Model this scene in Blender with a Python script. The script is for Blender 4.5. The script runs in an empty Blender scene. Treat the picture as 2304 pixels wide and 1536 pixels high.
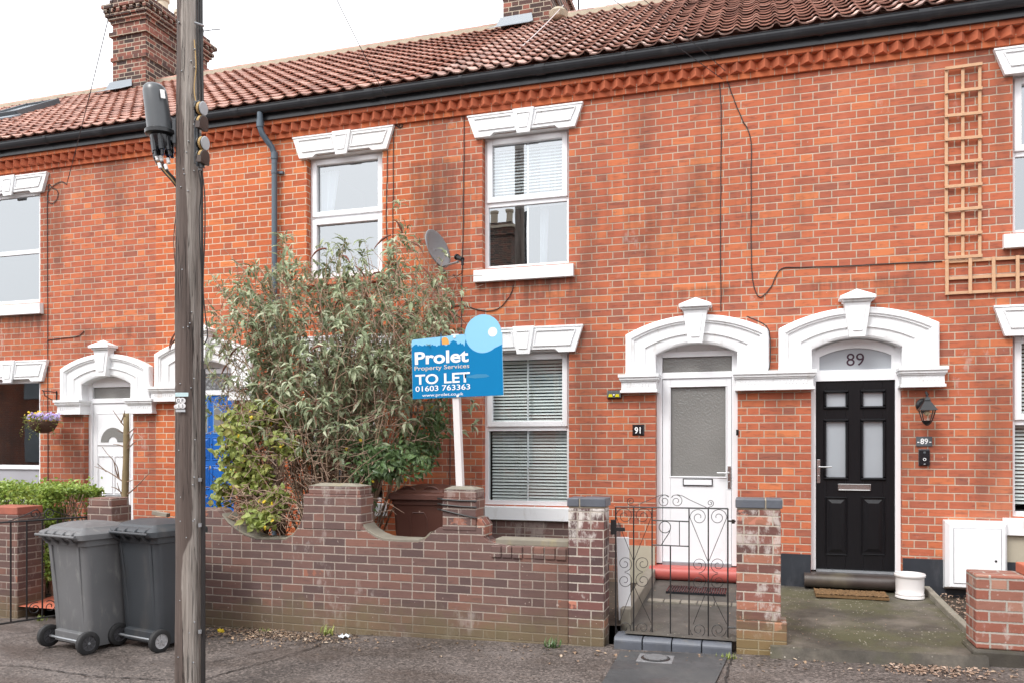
import bpy, bmesh, math, random
from mathutils import Vector, Matrix
from mathutils import noise as mnoise
from mathutils.geometry import tessellate_polygon
R = math.radians
random.seed(7)
scene = bpy.context.scene
COL = scene.collection

# ------------------------------------------------------------------ survey
# The street was measured from the photograph: front walls of the terrace lie on
# Y = 0, X runs along the street, Z is up from the pavement.
FPX, PCX, HOR = 1800.0, 1152.0, 1000.0
TH = math.atan(FPX / 5866.0)
CT, ST = math.cos(TH), math.sin(TH)
CAMY, CAMH = -8.65, 1.64

def P(px, py, Y=0.0):
    "point of the plane Y=const that was surveyed at (px, py)"
    u = (px - PCX) / FPX
    t = (Y - CAMY) / (CT + u * ST)
    return Vector((t * (-ST + u * CT), Y, CAMH + (HOR - py) / FPX * t))

def PD(px, py, t):
    "point surveyed at (px, py) at distance t along the view axis"
    u = (px - PCX) / FPX
    return Vector((t * (-ST + u * CT), CAMY + t * (CT + u * ST), CAMH + (HOR - py) / FPX * t))

def ground(x):
    return 0.0255 * max(-14, min(14, x))

# ------------------------------------------------------------------ objects
def empty(name, loc=(0, 0, 0), rz=0.0):
    o = bpy.data.objects.new(name, None)
    o.empty_display_size = 0.1
    COL.objects.link(o)
    o.location = loc
    o.rotation_euler = (0, 0, rz)
    return o

def tag(o, label=None, cat=None, group=None, kind=None):
    if label: o['label'] = label
    if cat: o['category'] = cat
    if group: o['group'] = group
    if kind: o['kind'] = kind
    return o

def wloc(o):
    v = Vector((0, 0, 0))
    while o is not None:
        v += Vector(o.location)
        o = o.parent
    return v

class MB:
    def __init__(self):
        self.bm = bmesh.new()
    def faces(self, pts, idx):
        vs = [self.bm.verts.new(p) for p in pts]
        for f in idx:
            try:
                self.bm.faces.new([vs[i] for i in f])
            except ValueError:
                pass
        return self
    def quad(self, *pts):
        return self.faces(pts, [tuple(range(len(pts)))])
    def box(self, x0, x1, y0, y1, z0, z1):
        p = [(x, y, z) for z in (z0, z1) for y in (y0, y1) for x in (x0, x1)]
        return self.faces(p, [(0, 2, 3, 1), (4, 5, 7, 6), (0, 1, 5, 4), (2, 6, 7, 3), (0, 4, 6, 2), (1, 3, 7, 5)])
    def obox(self, c, ax, ay, az):
        c, ax, ay, az = Vector(c), Vector(ax), Vector(ay), Vector(az)
        p = [c + ax * i + ay * j + az * k for k in (-1, 1) for j in (-1, 1) for i in (-1, 1)]
        return self.faces(p, [(0, 2, 3, 1), (4, 5, 7, 6), (0, 1, 5, 4), (2, 6, 7, 3), (0, 4, 6, 2), (1, 3, 7, 5)])
    def taper(self, x0, x1, y0, y1, z0, z1, d):
        "box whose top shrinks by d on all sides"
        p = [(x0, y0, z0), (x1, y0, z0), (x1, y1, z0), (x0, y1, z0), (x0 + d, y0 + d, z1), (x1 - d, y0 + d, z1), (x1 - d, y1 - d, z1), (x0 + d, y1 - d, z1)]
        return self.faces(p, [(3, 2, 1, 0), (4, 5, 6, 7), (0, 1, 5, 4), (1, 2, 6, 5), (2, 3, 7, 6), (3, 0, 4, 7)])
    def prism(self, pts, y0, y1):
        "closed outline of (x, z) points pushed from y0 to y1"
        n = len(pts)
        a = [self.bm.verts.new((x, y0, z)) for x, z in pts]
        b = [self.bm.verts.new((x, y1, z)) for x, z in pts]
        for i in range(n):
            self.bm.faces.new((a[i], b[i], b[(i + 1) % n], a[(i + 1) % n]))
        for tri in tessellate_polygon([[Vector((x, z, 0)) for x, z in pts]]):
            for q in (a, b):
                try: self.bm.faces.new([q[i] for i in tri])
                except ValueError: pass
        return self
    def raised(self, pts, y0, d, inset):
        "outline raised towards the street by d with a sloping edge of width inset"
        n = len(pts)
        cx = sum(p[0] for p in pts) / n; cz = sum(p[1] for p in pts) / n
        q = []
        for i in range(n):
            a, b, c = Vector(pts[i - 1]), Vector(pts[i]), Vector(pts[(i + 1) % n])
            n1 = (b - a).normalized(); n2 = (c - b).normalized()
            m1 = Vector((-n1.y, n1.x)); m2 = Vector((-n2.y, n2.x))
            if m1.dot(Vector((cx, cz)) - b) < 0: m1 = -m1
            if m2.dot(Vector((cx, cz)) - b) < 0: m2 = -m2
            k = 1 + m1.dot(m2)
            q.append(b + (m1 + m2) * (inset / max(k, .3)))
        a = [self.bm.verts.new((x, y0, z)) for x, z in pts]
        b = [self.bm.verts.new((v.x, y0 - d, v.y)) for v in q]
        for i in range(n):
            self.bm.faces.new((a[i], a[(i + 1) % n], b[(i + 1) % n], b[i]))
        self.bm.faces.new(b)
        return self
    def tube(self, pts, r, seg=6, cap=True):
        pts = [Vector(p) for p in pts]
        n = len(pts)
        rr = r if isinstance(r, (list, tuple)) else [r] * n
        prev = None; rings = []
        for i, p in enumerate(pts):
            if i == 0: d = pts[1] - p
            elif i == n - 1: d = p - pts[i - 1]
            else: d = pts[i + 1] - pts[i - 1]
            if d.length < 1e-9: d = Vector((0, 0, 1))
            d.normalize()
            if prev is None:
                ref = Vector((0, 0, 1)) if abs(d.z) < .9 else Vector((1, 0, 0))
                a = d.cross(ref).normalized()
            else:
                a = prev - d * prev.dot(d)
                if a.length < 1e-6: a = d.orthogonal()
                a.normalize()
            prev = a
            b = d.cross(a)
            rings.append([self.bm.verts.new(p + (a * math.cos(2 * math.pi * k / seg) + b * math.sin(2 * math.pi * k / seg)) * rr[i]) for k in range(seg)])
        for i in range(n - 1):
            for k in range(seg):
                self.bm.faces.new((rings[i][k], rings[i][(k + 1) % seg], rings[i + 1][(k + 1) % seg], rings[i + 1][k]))
        if cap:
            self.bm.faces.new(rings[0][::-1]); self.bm.faces.new(rings[-1])
        return self
    def lathe(self, prof, o, axis=(0, 0, 1), seg=20, sx=1.0, cap=False):
        o = Vector(o); d = Vector(axis).normalized()
        a = d.orthogonal().normalized()
        if abs(d.z) > .99: a = Vector((1, 0, 0))
        b = d.cross(a)
        rings = []
        for r, h in prof:
            rings.append([self.bm.verts.new(o + d * h + (a * math.cos(2 * math.pi * k / seg) * sx + b * math.sin(2 * math.pi * k / seg)) * max(r, 1e-4)) for k in range(seg)])
        for i in range(len(rings) - 1):
            for k in range(seg):
                self.bm.faces.new((rings[i][k], rings[i][(k + 1) % seg], rings[i + 1][(k + 1) % seg], rings[i + 1][k]))
        if cap:
            self.bm.faces.new(rings[0][::-1]); self.bm.faces.new(rings[-1])
        return self
    def leaf(self, p, d, up, L, W, droop=.25, fold=.25):
        "pointed leaf: four bent faces on both sides of a folded midrib"
        d = d.normalized(); s = d.cross(up)
        if s.length < 1e-4: s = d.orthogonal()
        s.normalize(); n = s.cross(d)
        def at(t, w, k):
            c = p + d * (L * t) + n * (droop * L * k)
            return c, c + s * (W * w) + n * (fold * W * w * 2), c - s * (W * w) + n * (fold * W * w * 2)
        c1, l1, r1 = at(.26, .42, .09); c2, l2, r2 = at(.58, .44, .06); tip = p + d * (L * (1 - .12 * abs(droop))) - n * (droop * L * .40)
        return self.faces([p, l1, c1, r1, l2, c2, r2, tip], [(0, 2, 1), (0, 3, 2), (1, 2, 5, 4), (2, 3, 6, 5), (4, 5, 7), (5, 6, 7)])
    def build(self, name, mat, parent=None, smooth=False, bevel=0.0, loc=None, normals=True):
        if normals:
            bmesh.ops.recalc_face_normals(self.bm, faces=self.bm.faces[:])
        me = bpy.data.meshes.new(name)
        base = wloc(parent) if parent is not None else Vector(loc if loc is not None else (0, 0, 0))
        if base.length > 0:
            bmesh.ops.translate(self.bm, verts=self.bm.verts[:], vec=-base)
        self.bm.to_mesh(me); self.bm.free()
        o = bpy.data.objects.new(name, me)
        COL.objects.link(o)
        if parent is not None: o.parent = parent
        elif loc is not None: o.location = loc
        if mat is not None:
            for m in (mat if isinstance(mat, (list, tuple)) else [mat]): me.materials.append(m)
        if smooth:
            for p in me.polygons: p.use_smooth = True
        if bevel:
            b = o.modifiers.new('bevel', 'BEVEL')
            b.width = bevel; b.segments = 2; b.limit_method = 'ANGLE'; b.angle_limit = R(38)
            b.use_clamp_overlap = True
        return o

def auto_smooth(o, ang=35):
    me = o.data
    for p in me.polygons: p.use_smooth = True
    try: me.set_sharp_from_angle(angle=R(ang))
    except Exception: pass
    return o

def text(name, s, mat, origin, ux, uz, h, parent=None, sx=1.0, bold=0.0, align='LEFT', depth=.0015):
    "lettering as a thin raised mesh; h is the cap height"
    cu = bpy.data.curves.new(name, 'FONT')
    cu.body = s; cu.size = 1.0; cu.align_x = align; cu.offset = bold; cu.extrude = 0.0; cu.resolution_u = 4
    to = bpy.data.objects.new(name, cu); COL.objects.link(to)
    dg = bpy.context.evaluated_depsgraph_get()
    me = bpy.data.meshes.new_from_object(to.evaluated_get(dg))
    bpy.data.objects.remove(to)
    me.name = name
    ux = Vector(ux).normalized(); uz = Vector(uz).normalized(); n = ux.cross(uz)
    k = h / 0.70
    base = wloc(parent) if parent is not None else Vector((0, 0, 0))
    for v in me.vertices:
        v.co = Vector(origin) + ux * (v.co.x * k * sx) + uz * (v.co.y * k) + n * depth - base
    me.materials.clear(); me.materials.append(mat)
    o = bpy.data.objects.new(name, me); COL.objects.link(o)
    if parent is not None: o.parent = parent
    return o

# ------------------------------------------------------------------ materials
class NT:
    def __init__(self, m):
        self.t = m.node_tree; self.n = self.t.nodes; self.l = self.t.links
    def node(self, typ, **kw):
        n = self.n.new(typ)
        for k, v in kw.items(): setattr(n, k, v)
        return n
    def put(self, sock, v):
        if isinstance(v, bpy.types.NodeSocket): self.l.new(v, sock)
        elif v is not None: sock.default_value = v
    def math(self, op, a, b=None, c=None, clamp=False):
        n = self.node('ShaderNodeMath', operation=op, use_clamp=clamp)
        for i, v in enumerate((a, b, c)):
            if v is not None: self.put(n.inputs[i], v)
        return n.outputs[0]
    def mix(self, f, a, b, blend='MIX'):
        n = self.node('ShaderNodeMix', data_type='RGBA', blend_type=blend)
        n.clamp_factor = True
        self.put(n.inputs[0], f); self.put(n.inputs[6], a); self.put(n.inputs[7], b)
        return n.outputs[2]
    def fmix(self, f, a, b):
        n = self.node('ShaderNodeMix', data_type='FLOAT')
        self.put(n.inputs[0], f); self.put(n.inputs[2], a); self.put(n.inputs[3], b)
        return n.outputs[0]
    def step(self, v, lo, hi, a=0.0, b=1.0):
        n = self.node('ShaderNodeMapRange', interpolation_type='SMOOTHSTEP')
        self.put(n.inputs[0], v); self.put(n.inputs[1], lo); self.put(n.inputs[2], hi); self.put(n.inputs[3], a); self.put(n.inputs[4], b)
        return n.outputs[0]
    def ramp(self, f, stops, const=False):
        n = self.node('ShaderNodeValToRGB')
        cr = n.color_ramp
        if const: cr.interpolation = 'CONSTANT'
        while len(cr.elements) < len(stops): cr.elements.new(.5)
        for e, (p, c) in zip(cr.elements, stops):
            e.position = p; e.color = (*c, 1) if len(c) == 3 else c
        self.put(n.inputs[0], f)
        return n.outputs[0]
    def noise(self, vec, scale, detail=4, rough=.55, dist=0.0):
        n = self.node('ShaderNodeTexNoise')
        self.put(n.inputs['Vector'], vec); n.inputs['Scale'].default_value = scale
        n.inputs['Detail'].default_value = detail; n.inputs['Roughness'].default_value = rough
        n.inputs['Distortion'].default_value = dist
        return n.outputs[0]
    def vor(self, vec, scale, feature='F1'):
        n = self.node('ShaderNodeTexVoronoi', feature=feature)
        self.put(n.inputs['Vector'], vec); n.inputs['Scale'].default_value = scale
        return n
    def white(self, vec):
        n = self.node('ShaderNodeTexWhiteNoise', noise_dimensions='3D')
        self.put(n.inputs[0], vec)
        return n
    def pos(self): return self.node('ShaderNodeNewGeometry').outputs['Position']
    def nrm(self): return self.node('ShaderNodeNewGeometry').outputs['True Normal']
    def island(self): return self.node('ShaderNodeNewGeometry').outputs['Random Per Island']
    def obj(self): return self.node('ShaderNodeTexCoord').outputs['Object']
    def sep(self, v):
        n = self.node('ShaderNodeSeparateXYZ'); self.put(n.inputs[0], v); return n.outputs
    def comb(self, x, y, z):
        n = self.node('ShaderNodeCombineXYZ')
        for i, v in enumerate((x, y, z)): self.put(n.inputs[i], v)
        return n.outputs[0]
    def scale(self, v, s):
        n = self.node('ShaderNodeMapping'); self.put(n.inputs[0], v); n.inputs['Scale'].default_value = s
        return n.outputs[0]
    def bump(self, h, strength=.3, dist=.01, normal=None):
        n = self.node('ShaderNodeBump')
        n.inputs['Strength'].default_value = strength; n.inputs['Distance'].default_value = dist
        self.put(n.inputs['Height'], h)
        if normal is not None: self.put(n.inputs['Normal'], normal)
        return n.outputs[0]

def new_mat(name):
    m = bpy.data.materials.new(name); m.use_nodes = True
    nt = NT(m)
    b = nt.n['Principled BSDF']
    return m, nt, b

def V3(c): return (c[0], c[1], c[2], 1.0)

def plain(name, col, rough=.5, metal=0.0, vary=.12, scale=6.0, bump=0.0, bscale=60.0, spec=.5, dirt=None, dirt_amt=.0, dirt_scale=2.0):
    m, nt, b = new_mat(name)
    p = nt.pos()
    n = nt.noise(p, scale, 5)
    c = nt.mix(n, V3([x * (1 - vary) for x in col]), V3([min(1, x * (1 + vary)) for x in col]))
    if dirt:
        d = nt.noise(nt.scale(p, (1.0, 1.0, .35)), dirt_scale, 6, .65)
        c = nt.mix(nt.math('MULTIPLY', nt.step(d, .52, .78), dirt_amt), c, V3(dirt))
    nt.put(b.inputs['Base Color'], c)
    b.inputs['Roughness'].default_value = rough; b.inputs['Metallic'].default_value = metal
    b.inputs['Specular IOR Level'].default_value = spec
    if rough > .1:
        nt.put(b.inputs['Roughness'], nt.fmix(n, max(.02, rough - .08), min(1, rough + .08)))
    if bump:
        nt.put(b.inputs['Normal'], nt.bump(nt.noise(p, bscale, 4), bump, .004))
    return m

def brick_mat(name, ramp, mortar, S, H, h, joint=.010, zoff=0.0, xoff=0.0, stretcher=False, jit=.004, dark=(.10, .05, .045),
              dark_amt=.35, white_amt=0.0, white_thr=.30, algae=None, algae_top=.3, mortar_var=.25, chip=(.5, .16, .09), chip_amt=0.0, soot=0.0, stains=()):
    m, nt, b = new_mat(name)
    p = nt.pos(); s = nt.sep(p); n = nt.sep(nt.nrm())
    side = nt.math('GREATER_THAN', nt.math('ABSOLUTE', n[0]), .6)
    top = nt.math('GREATER_THAN', nt.math('ABSOLUTE', n[2]), .8)
    u = nt.fmix(side, s[0], nt.math('ADD', s[1], .06))
    v = nt.fmix(top, s[2], s[1])
    wob = nt.noise(p, 1.3, 3)
    v = nt.math('ADD', nt.math('ADD', v, zoff), nt.math('MULTIPLY', nt.math('SUBTRACT', wob, .5), .012))
    u = nt.math('ADD', u, 50.0 + xoff)
    v = nt.math('ADD', v, 20.0)
    row = nt.math('FLOOR', nt.math('DIVIDE', v, h))
    fv = nt.math('SUBTRACT', v, nt.math('MULTIPLY', row, h))
    L = S if stretcher else S + H
    rj = nt.white(nt.comb(row, 3.7, 1.1)).outputs[0]
    odd = nt.math('MODULO', row, 2.0)
    u2 = nt.math('ADD', u, nt.math('ADD', nt.math('MULTIPLY', odd, L * .5), nt.math('MULTIPLY', rj, .010)))
    cell = nt.math('FLOOR', nt.math('DIVIDE', u2, L))
    fu = nt.math('SUBTRACT', u2, nt.math('MULTIPLY', cell, L))
    if stretcher:
        # now and then a stretcher is two headers
        hh = nt.math('GREATER_THAN', nt.white(nt.comb(cell, row, 9.3)).outputs[0], .72)
        half = nt.math('GREATER_THAN', fu, S * .5)
        isH = nt.math('MULTIPLY', hh, half)
        loc = nt.math('SUBTRACT', fu, nt.math('MULTIPLY', isH, S * .5))
        ln = nt.fmix(hh, S, S * .5)
    else:
        isH = nt.math('GREATER_THAN', fu, S)
        loc = nt.math('SUBTRACT', fu, nt.math('MULTIPLY', isH, S))
        ln = nt.fmix(isH, S, H)
    idv = nt.comb(nt.math('ADD', nt.math('MULTIPLY', cell, 2.0), isH), row, side)
    w = nt.white(idv); rnd = w.outputs[0]
    rc = nt.sep(w.outputs[1])
    du = nt.math('MINIMUM', loc, nt.math('SUBTRACT', ln, loc))
    dv = nt.math('MINIMUM', fv, nt.math('SUBTRACT', h, fv))
    fine = nt.noise(p, 55.0, 3)
    d = nt.math('ADD', nt.math('MINIMUM', du, dv), nt.math('MULTIPLY', nt.math('SUBTRACT', fine, .5), jit))
    brick = nt.step(d, joint * .5 - .0015, joint * .5 + .0022)
    c = nt.ramp(rnd, ramp)
    # streaks of kiln marks inside each brick
    off = nt.node('ShaderNodeVectorMath', operation='MULTIPLY_ADD')
    nt.put(off.inputs[0], w.outputs[1]); off.inputs[1].default_value = (7, 7, 7); nt.put(off.inputs[2], nt.scale(p, (6, 6, 26)))
    st = nt.noise(off.outputs[0], 1.4, 5, .6)
    c = nt.mix(nt.math('MULTIPLY', nt.step(st, .50, .75), dark_amt), c, V3(dark))
    c = nt.mix(nt.math('MULTIPLY', nt.step(st, .48, .22), .18), c, V3([min(1, x * 1.35 + .03) for x in ramp[len(ramp) // 2][1]]))
    big = nt.noise(p, .55, 4, .6)
    c = nt.mix(nt.math('MULTIPLY', nt.step(big, .5, .72), .30), c, V3([x * .55 for x in ramp[len(ramp) // 2][1]]))
    if chip_amt:
        ch = nt.math('MULTIPLY', nt.math('GREATER_THAN', rc[1], 1 - chip_amt), nt.step(nt.noise(p, 11, 3), .50, .56))
        c = nt.mix(ch, c, V3(chip))
    mc = nt.mix(nt.noise(p, 9, 4), V3([x * (1 - mortar_var) for x in mortar]), V3([min(1, x * (1 + mortar_var)) for x in mortar]))
    mc = nt.mix(nt.math('MULTIPLY', nt.step(nt.noise(p, .9, 4, .6), .48, .7), .5), mc, V3([x * .5 for x in mortar]))
    if white_amt:
        wn = nt.math('MULTIPLY', nt.noise(nt.scale(p, (9, 9, 5)), 1.0, 5, .7), nt.noise(p, 1.1, 2))
        wm = nt.math('MULTIPLY', nt.step(wn, white_thr, white_thr + .09), white_amt)
        c = nt.mix(wm, c, (.62, .58, .54, 1))
    col = nt.mix(brick, mc, c)
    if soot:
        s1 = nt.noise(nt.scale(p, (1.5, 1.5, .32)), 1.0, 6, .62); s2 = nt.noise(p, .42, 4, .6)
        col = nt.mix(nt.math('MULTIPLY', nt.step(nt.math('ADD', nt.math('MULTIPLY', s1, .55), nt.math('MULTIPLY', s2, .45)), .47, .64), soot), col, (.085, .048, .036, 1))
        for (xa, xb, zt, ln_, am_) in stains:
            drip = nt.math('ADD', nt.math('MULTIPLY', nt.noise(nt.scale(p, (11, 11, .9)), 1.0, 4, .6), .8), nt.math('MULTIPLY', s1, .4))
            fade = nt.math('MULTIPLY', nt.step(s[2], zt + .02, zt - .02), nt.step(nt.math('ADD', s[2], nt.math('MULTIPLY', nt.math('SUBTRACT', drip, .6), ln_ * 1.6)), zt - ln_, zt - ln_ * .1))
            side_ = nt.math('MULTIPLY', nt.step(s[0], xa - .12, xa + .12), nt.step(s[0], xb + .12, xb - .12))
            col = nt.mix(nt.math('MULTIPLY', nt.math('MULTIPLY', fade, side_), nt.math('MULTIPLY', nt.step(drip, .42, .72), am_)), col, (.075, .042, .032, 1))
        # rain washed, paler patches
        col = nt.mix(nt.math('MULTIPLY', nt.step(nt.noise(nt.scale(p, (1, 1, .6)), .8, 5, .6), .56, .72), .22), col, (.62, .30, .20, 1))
    if algae:
        an = nt.math('ADD', nt.math('MULTIPLY', nt.noise(p, 2.2, 6, .65), .75), nt.math('MULTIPLY', nt.noise(p, 14, 3), .12))
        edge = nt.math('ADD', nt.math('MULTIPLY', nt.math('SUBTRACT', s[2], nt.math('MULTIPLY', s[0], .0255)), 1.0), an)
        am = nt.math('MULTIPLY', nt.step(edge, algae_top + .5, algae_top + .15), .75)
        col = nt.mix(am, col, nt.mix(nt.noise(p, 1.7, 3), V3(algae), V3((algae[0] * .72, algae[1] * .58, algae[2] * .9))))
    spk = nt.math('GREATER_THAN', nt.noise(p, 26, 2), .74)
    col = nt.mix(nt.math('MULTIPLY', spk, .35), col, (.62, .52, .46, 1))
    nt.put(b.inputs['Base Color'], col)
    b.inputs['Roughness'].default_value = .86
    b.inputs['Specular IOR Level'].default_value = .25
    hgt = nt.math('ADD', nt.math('MULTIPLY', brick, 1.0), nt.math('ADD', nt.math('MULTIPLY', fine, .25), nt.math('MULTIPLY', rc[0], .35)))
    nt.put(b.inputs['Normal'], nt.bump(hgt, .55, .006))
    return m

M = {}
RED = [(0.0, (.29, .105, .070)), (.07, (.36, .110, .066)), (.40, (.425, .118, .063)), (.78, (.465, .132, .065)), (.95, (.52, .158, .070)), (1.0, (.60, .195, .080))]
# weather stains on the front walls: x0, x1, top, length, strength
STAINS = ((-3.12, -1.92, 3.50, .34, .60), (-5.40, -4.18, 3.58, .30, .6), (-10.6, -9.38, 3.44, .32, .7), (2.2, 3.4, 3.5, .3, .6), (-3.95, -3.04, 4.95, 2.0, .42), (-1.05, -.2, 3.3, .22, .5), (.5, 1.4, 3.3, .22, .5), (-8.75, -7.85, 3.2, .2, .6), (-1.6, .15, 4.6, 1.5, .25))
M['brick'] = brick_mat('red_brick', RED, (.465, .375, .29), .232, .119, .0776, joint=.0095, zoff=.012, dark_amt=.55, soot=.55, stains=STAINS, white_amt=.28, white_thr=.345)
RED_B = [(0.0, (.36, .105, .055)), (.12, (.43, .108, .05)), (.40, (.49, .122, .05)), (.75, (.54, .140, .053)), (.94, (.59, .165, .06)), (1.0, (.64, .20, .07))]
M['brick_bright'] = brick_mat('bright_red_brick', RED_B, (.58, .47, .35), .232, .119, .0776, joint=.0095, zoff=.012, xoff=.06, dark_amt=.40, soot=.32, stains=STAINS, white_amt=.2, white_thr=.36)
M['brick_band'] = brick_mat('band_brick', [(0, (.42, .11, .055)), (.5, (.52, .14, .062)), (1, (.60, .175, .07))], (.48, .34, .25), .235, .2, .16, joint=.006, zoff=.09, stretcher=True)
M['brick_brown'] = brick_mat('brown_garden_brick', [(0, (.11, .072, .068)), (.3, (.145, .090, .081)), (.6, (.172, .100, .086)), (.9, (.195, .105, .086)), (1, (.23, .115, .088))],
                             (.34, .285, .245), .222, .11, .0745, joint=.0100, stretcher=True, jit=.008, dark=(.085, .065, .062), dark_amt=.45, white_amt=.26, white_thr=.31,
                             algae=(.17, .15, .07), algae_top=.30, soot=.45, mortar_var=.4, chip=(.30, .13, .09), chip_amt=.02)
M['brick_pier'] = brick_mat('flaking_pier_brick', [(0, (.10, .058, .052)), (.35, (.17, .078, .065)), (.7, (.24, .10, .078)), (1, (.36, .155, .10))],
                            (.42, .37, .31), .222, .11, .0745, joint=.010, stretcher=True, jit=.009, dark=(.06, .045, .045), dark_amt=.4, white_amt=.6, white_thr=.285, xoff=.05,
                            algae=(.24, .20, .07), algae_top=.36, mortar_var=.4, chip=(.46, .19, .13), chip_amt=.22)
M['brick_post'] = brick_mat('salt_stained_brick', [(0, (.085, .055, .053)), (.35, (.12, .068, .064)), (.7, (.155, .075, .068)), (1, (.20, .085, .07))],
                            (.42, .37, .32), .222, .11, .0745, joint=.010, stretcher=True, jit=.008, dark=(.06, .045, .045), dark_amt=.3, white_amt=.9, white_thr=.245, xoff=.05,
                            algae=(.17, .15, .07), algae_top=.22, mortar_var=.4, chip=(.46, .19, .13), chip_amt=.06)
M['brick_new'] = brick_mat('orange_wall_brick', [(0, (.20, .075, .055)), (.4, (.29, .105, .072)), (.75, (.28, .14, .105)), (1, (.40, .21, .15))],
                           (.36, .33, .29), .222, .11, .078, joint=.013, stretcher=True, jit=.01, dark=(.16, .07, .05), dark_amt=.4, white_amt=.5, white_thr=.29,
                           algae=(.2, .19, .09), algae_top=.0, mortar_var=.3)
M['brick_chimney'] = brick_mat('sooty_chimney_brick', [(0, (.045, .034, .032)), (.4, (.085, .050, .044)), (.7, (.17, .070, .052)), (1, (.27, .10, .072))],
                               (.42, .36, .28), .232, .119, .078, joint=.011, dark=(.035, .03, .03), dark_amt=.85)
M['white'] = plain('white_masonry_paint', (.80, .81, .82), .6, vary=.04, bump=.40, bscale=24, dirt=(.44, .40, .34), dirt_amt=.5, dirt_scale=11)
M['flaky_white'] = plain('flaking_white_paint', (.79, .79, .79), .65, vary=.05, bump=.5, bscale=45, dirt=(.50, .40, .33), dirt_amt=.5, dirt_scale=9)
M['upvc'] = plain('white_plastic_frame', (.80, .805, .825), .32, vary=.02, dirt=(.62, .6, .58), dirt_amt=.15)
M['black_gutter'] = plain('black_gutter_plastic', (.022, .025, .03), .35, vary=.3, dirt=(.10, .10, .10), dirt_amt=.4, dirt_scale=5)
M['black_paint'] = plain('black_paint', (.009, .010, .012), .3, vary=.2, bump=.06, bscale=160)
M['iron'] = plain('black_wrought_iron', (.012, .012, .013), .45, vary=.4, dirt=(.10, .045, .025), dirt_amt=.4, dirt_scale=9)
M['cable'] = plain('black_cable_sheath', (.02, .018, .018), .5)
M['bluegrey_pipe'] = plain('blue_grey_downpipe', (.075, .105, .135), .4, vary=.15, dirt=(.16, .17, .18), dirt_amt=.3)
M['lead'] = plain('lead_flashing', (.22, .25, .28), .5, vary=.12, bump=.3, bscale=12)
M['cement'] = plain('cement_mortar', (.38, .33, .25), .9, vary=.25, bump=.6, bscale=25, dirt=(.14, .13, .09), dirt_amt=.6, dirt_scale=6)
M['render'] = plain('beige_render', (.40, .36, .28), .85, vary=.12, bump=.3, bscale=30, dirt=(.22, .2, .16), dirt_amt=.6)
M['plinth'] = plain('black_bitumen_paint', (.022, .026, .034), .5, vary=.25, bump=.35, bscale=14, dirt=(.10, .10, .11), dirt_amt=.5, dirt_scale=5)
M['red_step'] = plain('red_painted_step', (.40, .085, .07), .45, vary=.12, bump=.2, bscale=30, dirt=(.30, .09, .08), dirt_amt=.5)
M['blue_brick'] = plain('blue_engineering_brick', (.095, .105, .125), .5, vary=.3, scale=9, bump=.4, bscale=50, dirt=(.20, .19, .16), dirt_amt=.5, dirt_scale=10)
M['stone_cap'] = plain('weathered_capping', (.22, .20, .16), .9, vary=.3, bump=.6, bscale=30, dirt=(.30, .26, .14), dirt_amt=.7, dirt_scale=8)
M['silver'] = plain('brushed_chrome', (.62, .62, .62), .22, metal=1.0, vary=.1)
M['zinc'] = plain('galvanised_steel', (.36, .38, .40), .45, metal=.6, vary=.2, scale=20)
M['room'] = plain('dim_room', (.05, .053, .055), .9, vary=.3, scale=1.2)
M['lamp_glass'] = None
M['blind'] = plain('white_blind_slat', (.80, .82, .80), .5, vary=.02)
M['curtain'] = plain('net_curtain', (.60, .63, .66), .9, vary=.06)
M['plaque'] = plain('black_enamel_plaque', (.012, .013, .016), .2)
M['slate'] = plain('slate_plaque', (.075, .085, .095), .55, vary=.15, scale=30)
M['paper'] = plain('white_lettering', (.85, .85, .85), .5, vary=.01)
M['purple_ink'] = plain('dark_vinyl_lettering', (.035, .008, .022), .5)
M['yellow_dark'] = plain('yellow_solar_lens', (.62, .55, .01), .35)
M['terracotta'] = plain('terracotta_tile', (.45, .13, .075), .6, vary=.2, bump=.2)
M['compost'] = plain('compost', (.06, .03, .022), .95, vary=.5, scale=40, bump=.9, bscale=90)
M['pot'] = plain('white_glazed_pot', (.74, .71, .70), .18, vary=.03)
M['bulb'] = plain('clear_bulb', (.75, .62, .40), .1, vary=.05)
M['wire'] = plain('overhead_wire', (.05, .05, .055), .6)
M['wire_pale'] = plain('pale_aerial_lead', (.55, .5, .5), .6)
EXPOSURE = 0.9
def glass(name, refl=.22, tint=(.75, .8, .83), rough=.0, wav=.0):
    m, nt, b = new_mat(name)
    nt.n.remove(b)
    out = nt.n['Material Output']
    fr = nt.node('ShaderNodeLayerWeight'); fr.inputs[0].default_value = .5
    f = nt.math('ADD', nt.math('MULTIPLY', nt.math('POWER', fr.outputs['Facing'], 4.0), .8), refl, clamp=True)
    g = nt.node('ShaderNodeBsdfGlossy'); g.inputs['Roughness'].default_value = rough; g.inputs['Color'].default_value = (.93, .97, 1, 1)
    if wav:
        nt.put(g.inputs['Normal'], nt.bump(nt.noise(nt.pos(), 2.1, 2), wav, .02))
    t = nt.node('ShaderNodeBsdfTransparent'); t.inputs[0].default_value = V3(tint)
    mx = nt.node('ShaderNodeMixShader')
    nt.put(mx.inputs[0], f); nt.put(mx.inputs[1], t.outputs[0]); nt.put(mx.inputs[2], g.outputs[0])
    nt.put(out.inputs[0], mx.outputs[0])
    return m

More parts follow.
